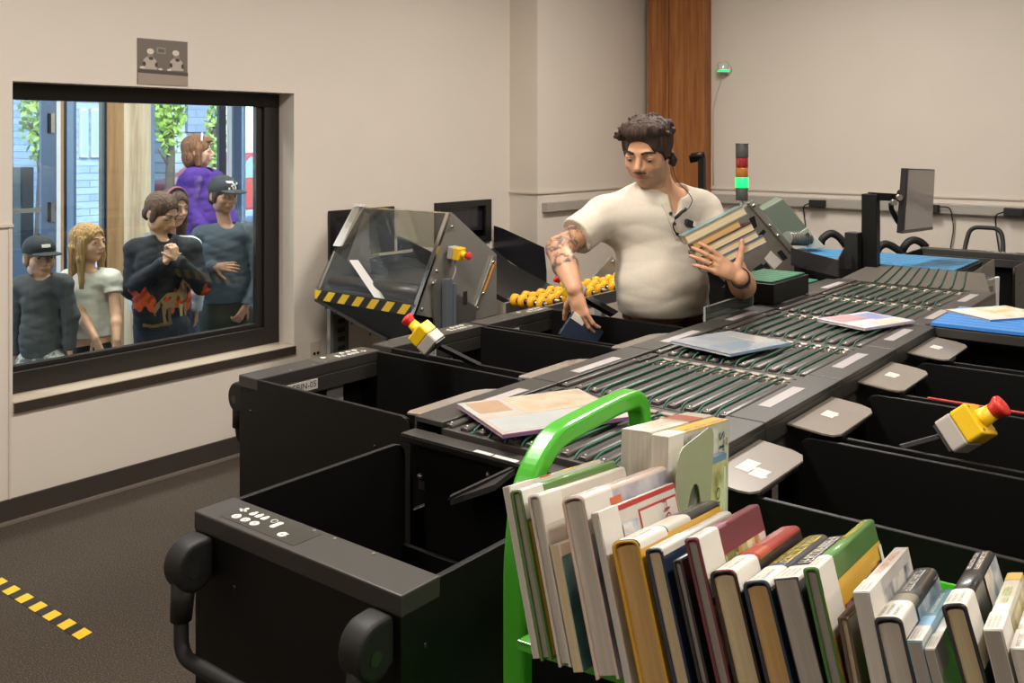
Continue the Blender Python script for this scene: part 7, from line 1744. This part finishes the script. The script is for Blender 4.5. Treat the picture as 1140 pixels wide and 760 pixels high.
# ================================================================= camera
cam = bpy.data.cameras.new('camera'); co = bpy.data.objects.new('camera', cam); COL.objects.link(co)
cam.sensor_width = 36; cam.lens = 36 * 1070 / 1140; cam.shift_y = -226 / 1140; cam.clip_start = .05; cam.clip_end = 200
co.location = (0, 0, 1.68); co.rotation_euler = (PI / 2, 0, R(38.2) - PI / 2)
SC.camera = co
# ================================================================= light
def area(name, M, sx, sy, power, col, spread=None):
    l = bpy.data.lights.new(name, 'AREA'); l.shape = 'RECTANGLE'; l.size = sx; l.size_y = sy; l.energy = power; l.color = col
    o = bpy.data.objects.new(name, l); COL.objects.link(o); o.matrix_world = M; return o
warm = (1, .935, .865)
lampm = mat('lamp_diffuser', '#fff2dc', .5, emit=2.0)
k = 0
for a in (-1.5, 1.4, 4.4):
    for b in (-2.8, -.3, 2.1):
        p = RW(a, b, CEIL - .06)
        t = thing('ceiling_light', 'long recessed ceiling light panel', 'ceiling light', Matrix.Translation(p) @ ROOM_ROT, 'ceiling lights')
        m = MB(); m.M = WM[t]; m.bx((-.62, -.14, 0), (.62, .14, .06)); m.build('lamp_housing', mat('lamp_housing', '#d8d8d8', .4), t)
        area('ceiling_lamp', Matrix.Translation(p - V((0, 0, .012))) @ ROOM_ROT, 1.2, .26, {-2.8: 34, -.3: 40, 2.1: 78}[b] * (.32 if a < 0 else (.3 if b < 0 else 1.08) if a > 4 else 1.18), warm)
for a in (1.4, 2.7, 4.0):  # unseen fill lamps added to brighten the lobby and its visitors
    p = RW(a, 5.15, 2.84)
    t = thing('lobby_fill_light', 'round lobby ceiling light', 'ceiling light', Matrix.Translation(p), 'added lobby fill lights')
    m = MB(); m.M = WM[t]; m.cyl((0, 0, 0), (0, 0, .06), .16, n=24); m.build('lamp_housing', mat('lamp_housing', '#d8d8d8', .4), t)
    area('lobby_fill_lamp', Matrix.Translation(p - V((0, 0, .012))), .3, .3, 48, (1, .96, .92))
# daylight
wd = bpy.data.worlds.new('sky'); SC.world = wd; wd.use_nodes = True
nt = wd.node_tree; bg = nt.nodes['Background']
sky = nt.nodes.new('ShaderNodeTexSky'); sky.sky_type = 'NISHITA'; sky.sun_elevation = R(38); sky.sun_rotation = R(200); sky.sun_disc = False
nt.links.new(sky.outputs[0], bg.inputs[0]); bg.inputs[1].default_value = 1.1
sun = bpy.data.lights.new('sun', 'SUN'); sun.energy = 7; sun.angle = R(.6); sun.color = (1, .95, .88)
so = bpy.data.objects.new('sun', sun); COL.objects.link(so); so.rotation_euler = Euler((R(48), 0, R(-25)))
SC.view_settings.view_transform = 'Standard'; SC.view_settings.look = 'None'; SC.view_settings.gamma = 1; SC.view_settings.exposure = 0
SC.view_settings.use_curve_mapping = False
SC.cycles.use_denoising = True
SC.cycles.max_bounces = 8; SC.cycles.transparent_max_bounces = 12; SC.cycles.sample_clamp_indirect = 6
SC.cycles.caustics_reflective = False; SC.cycles.caustics_refractive = False
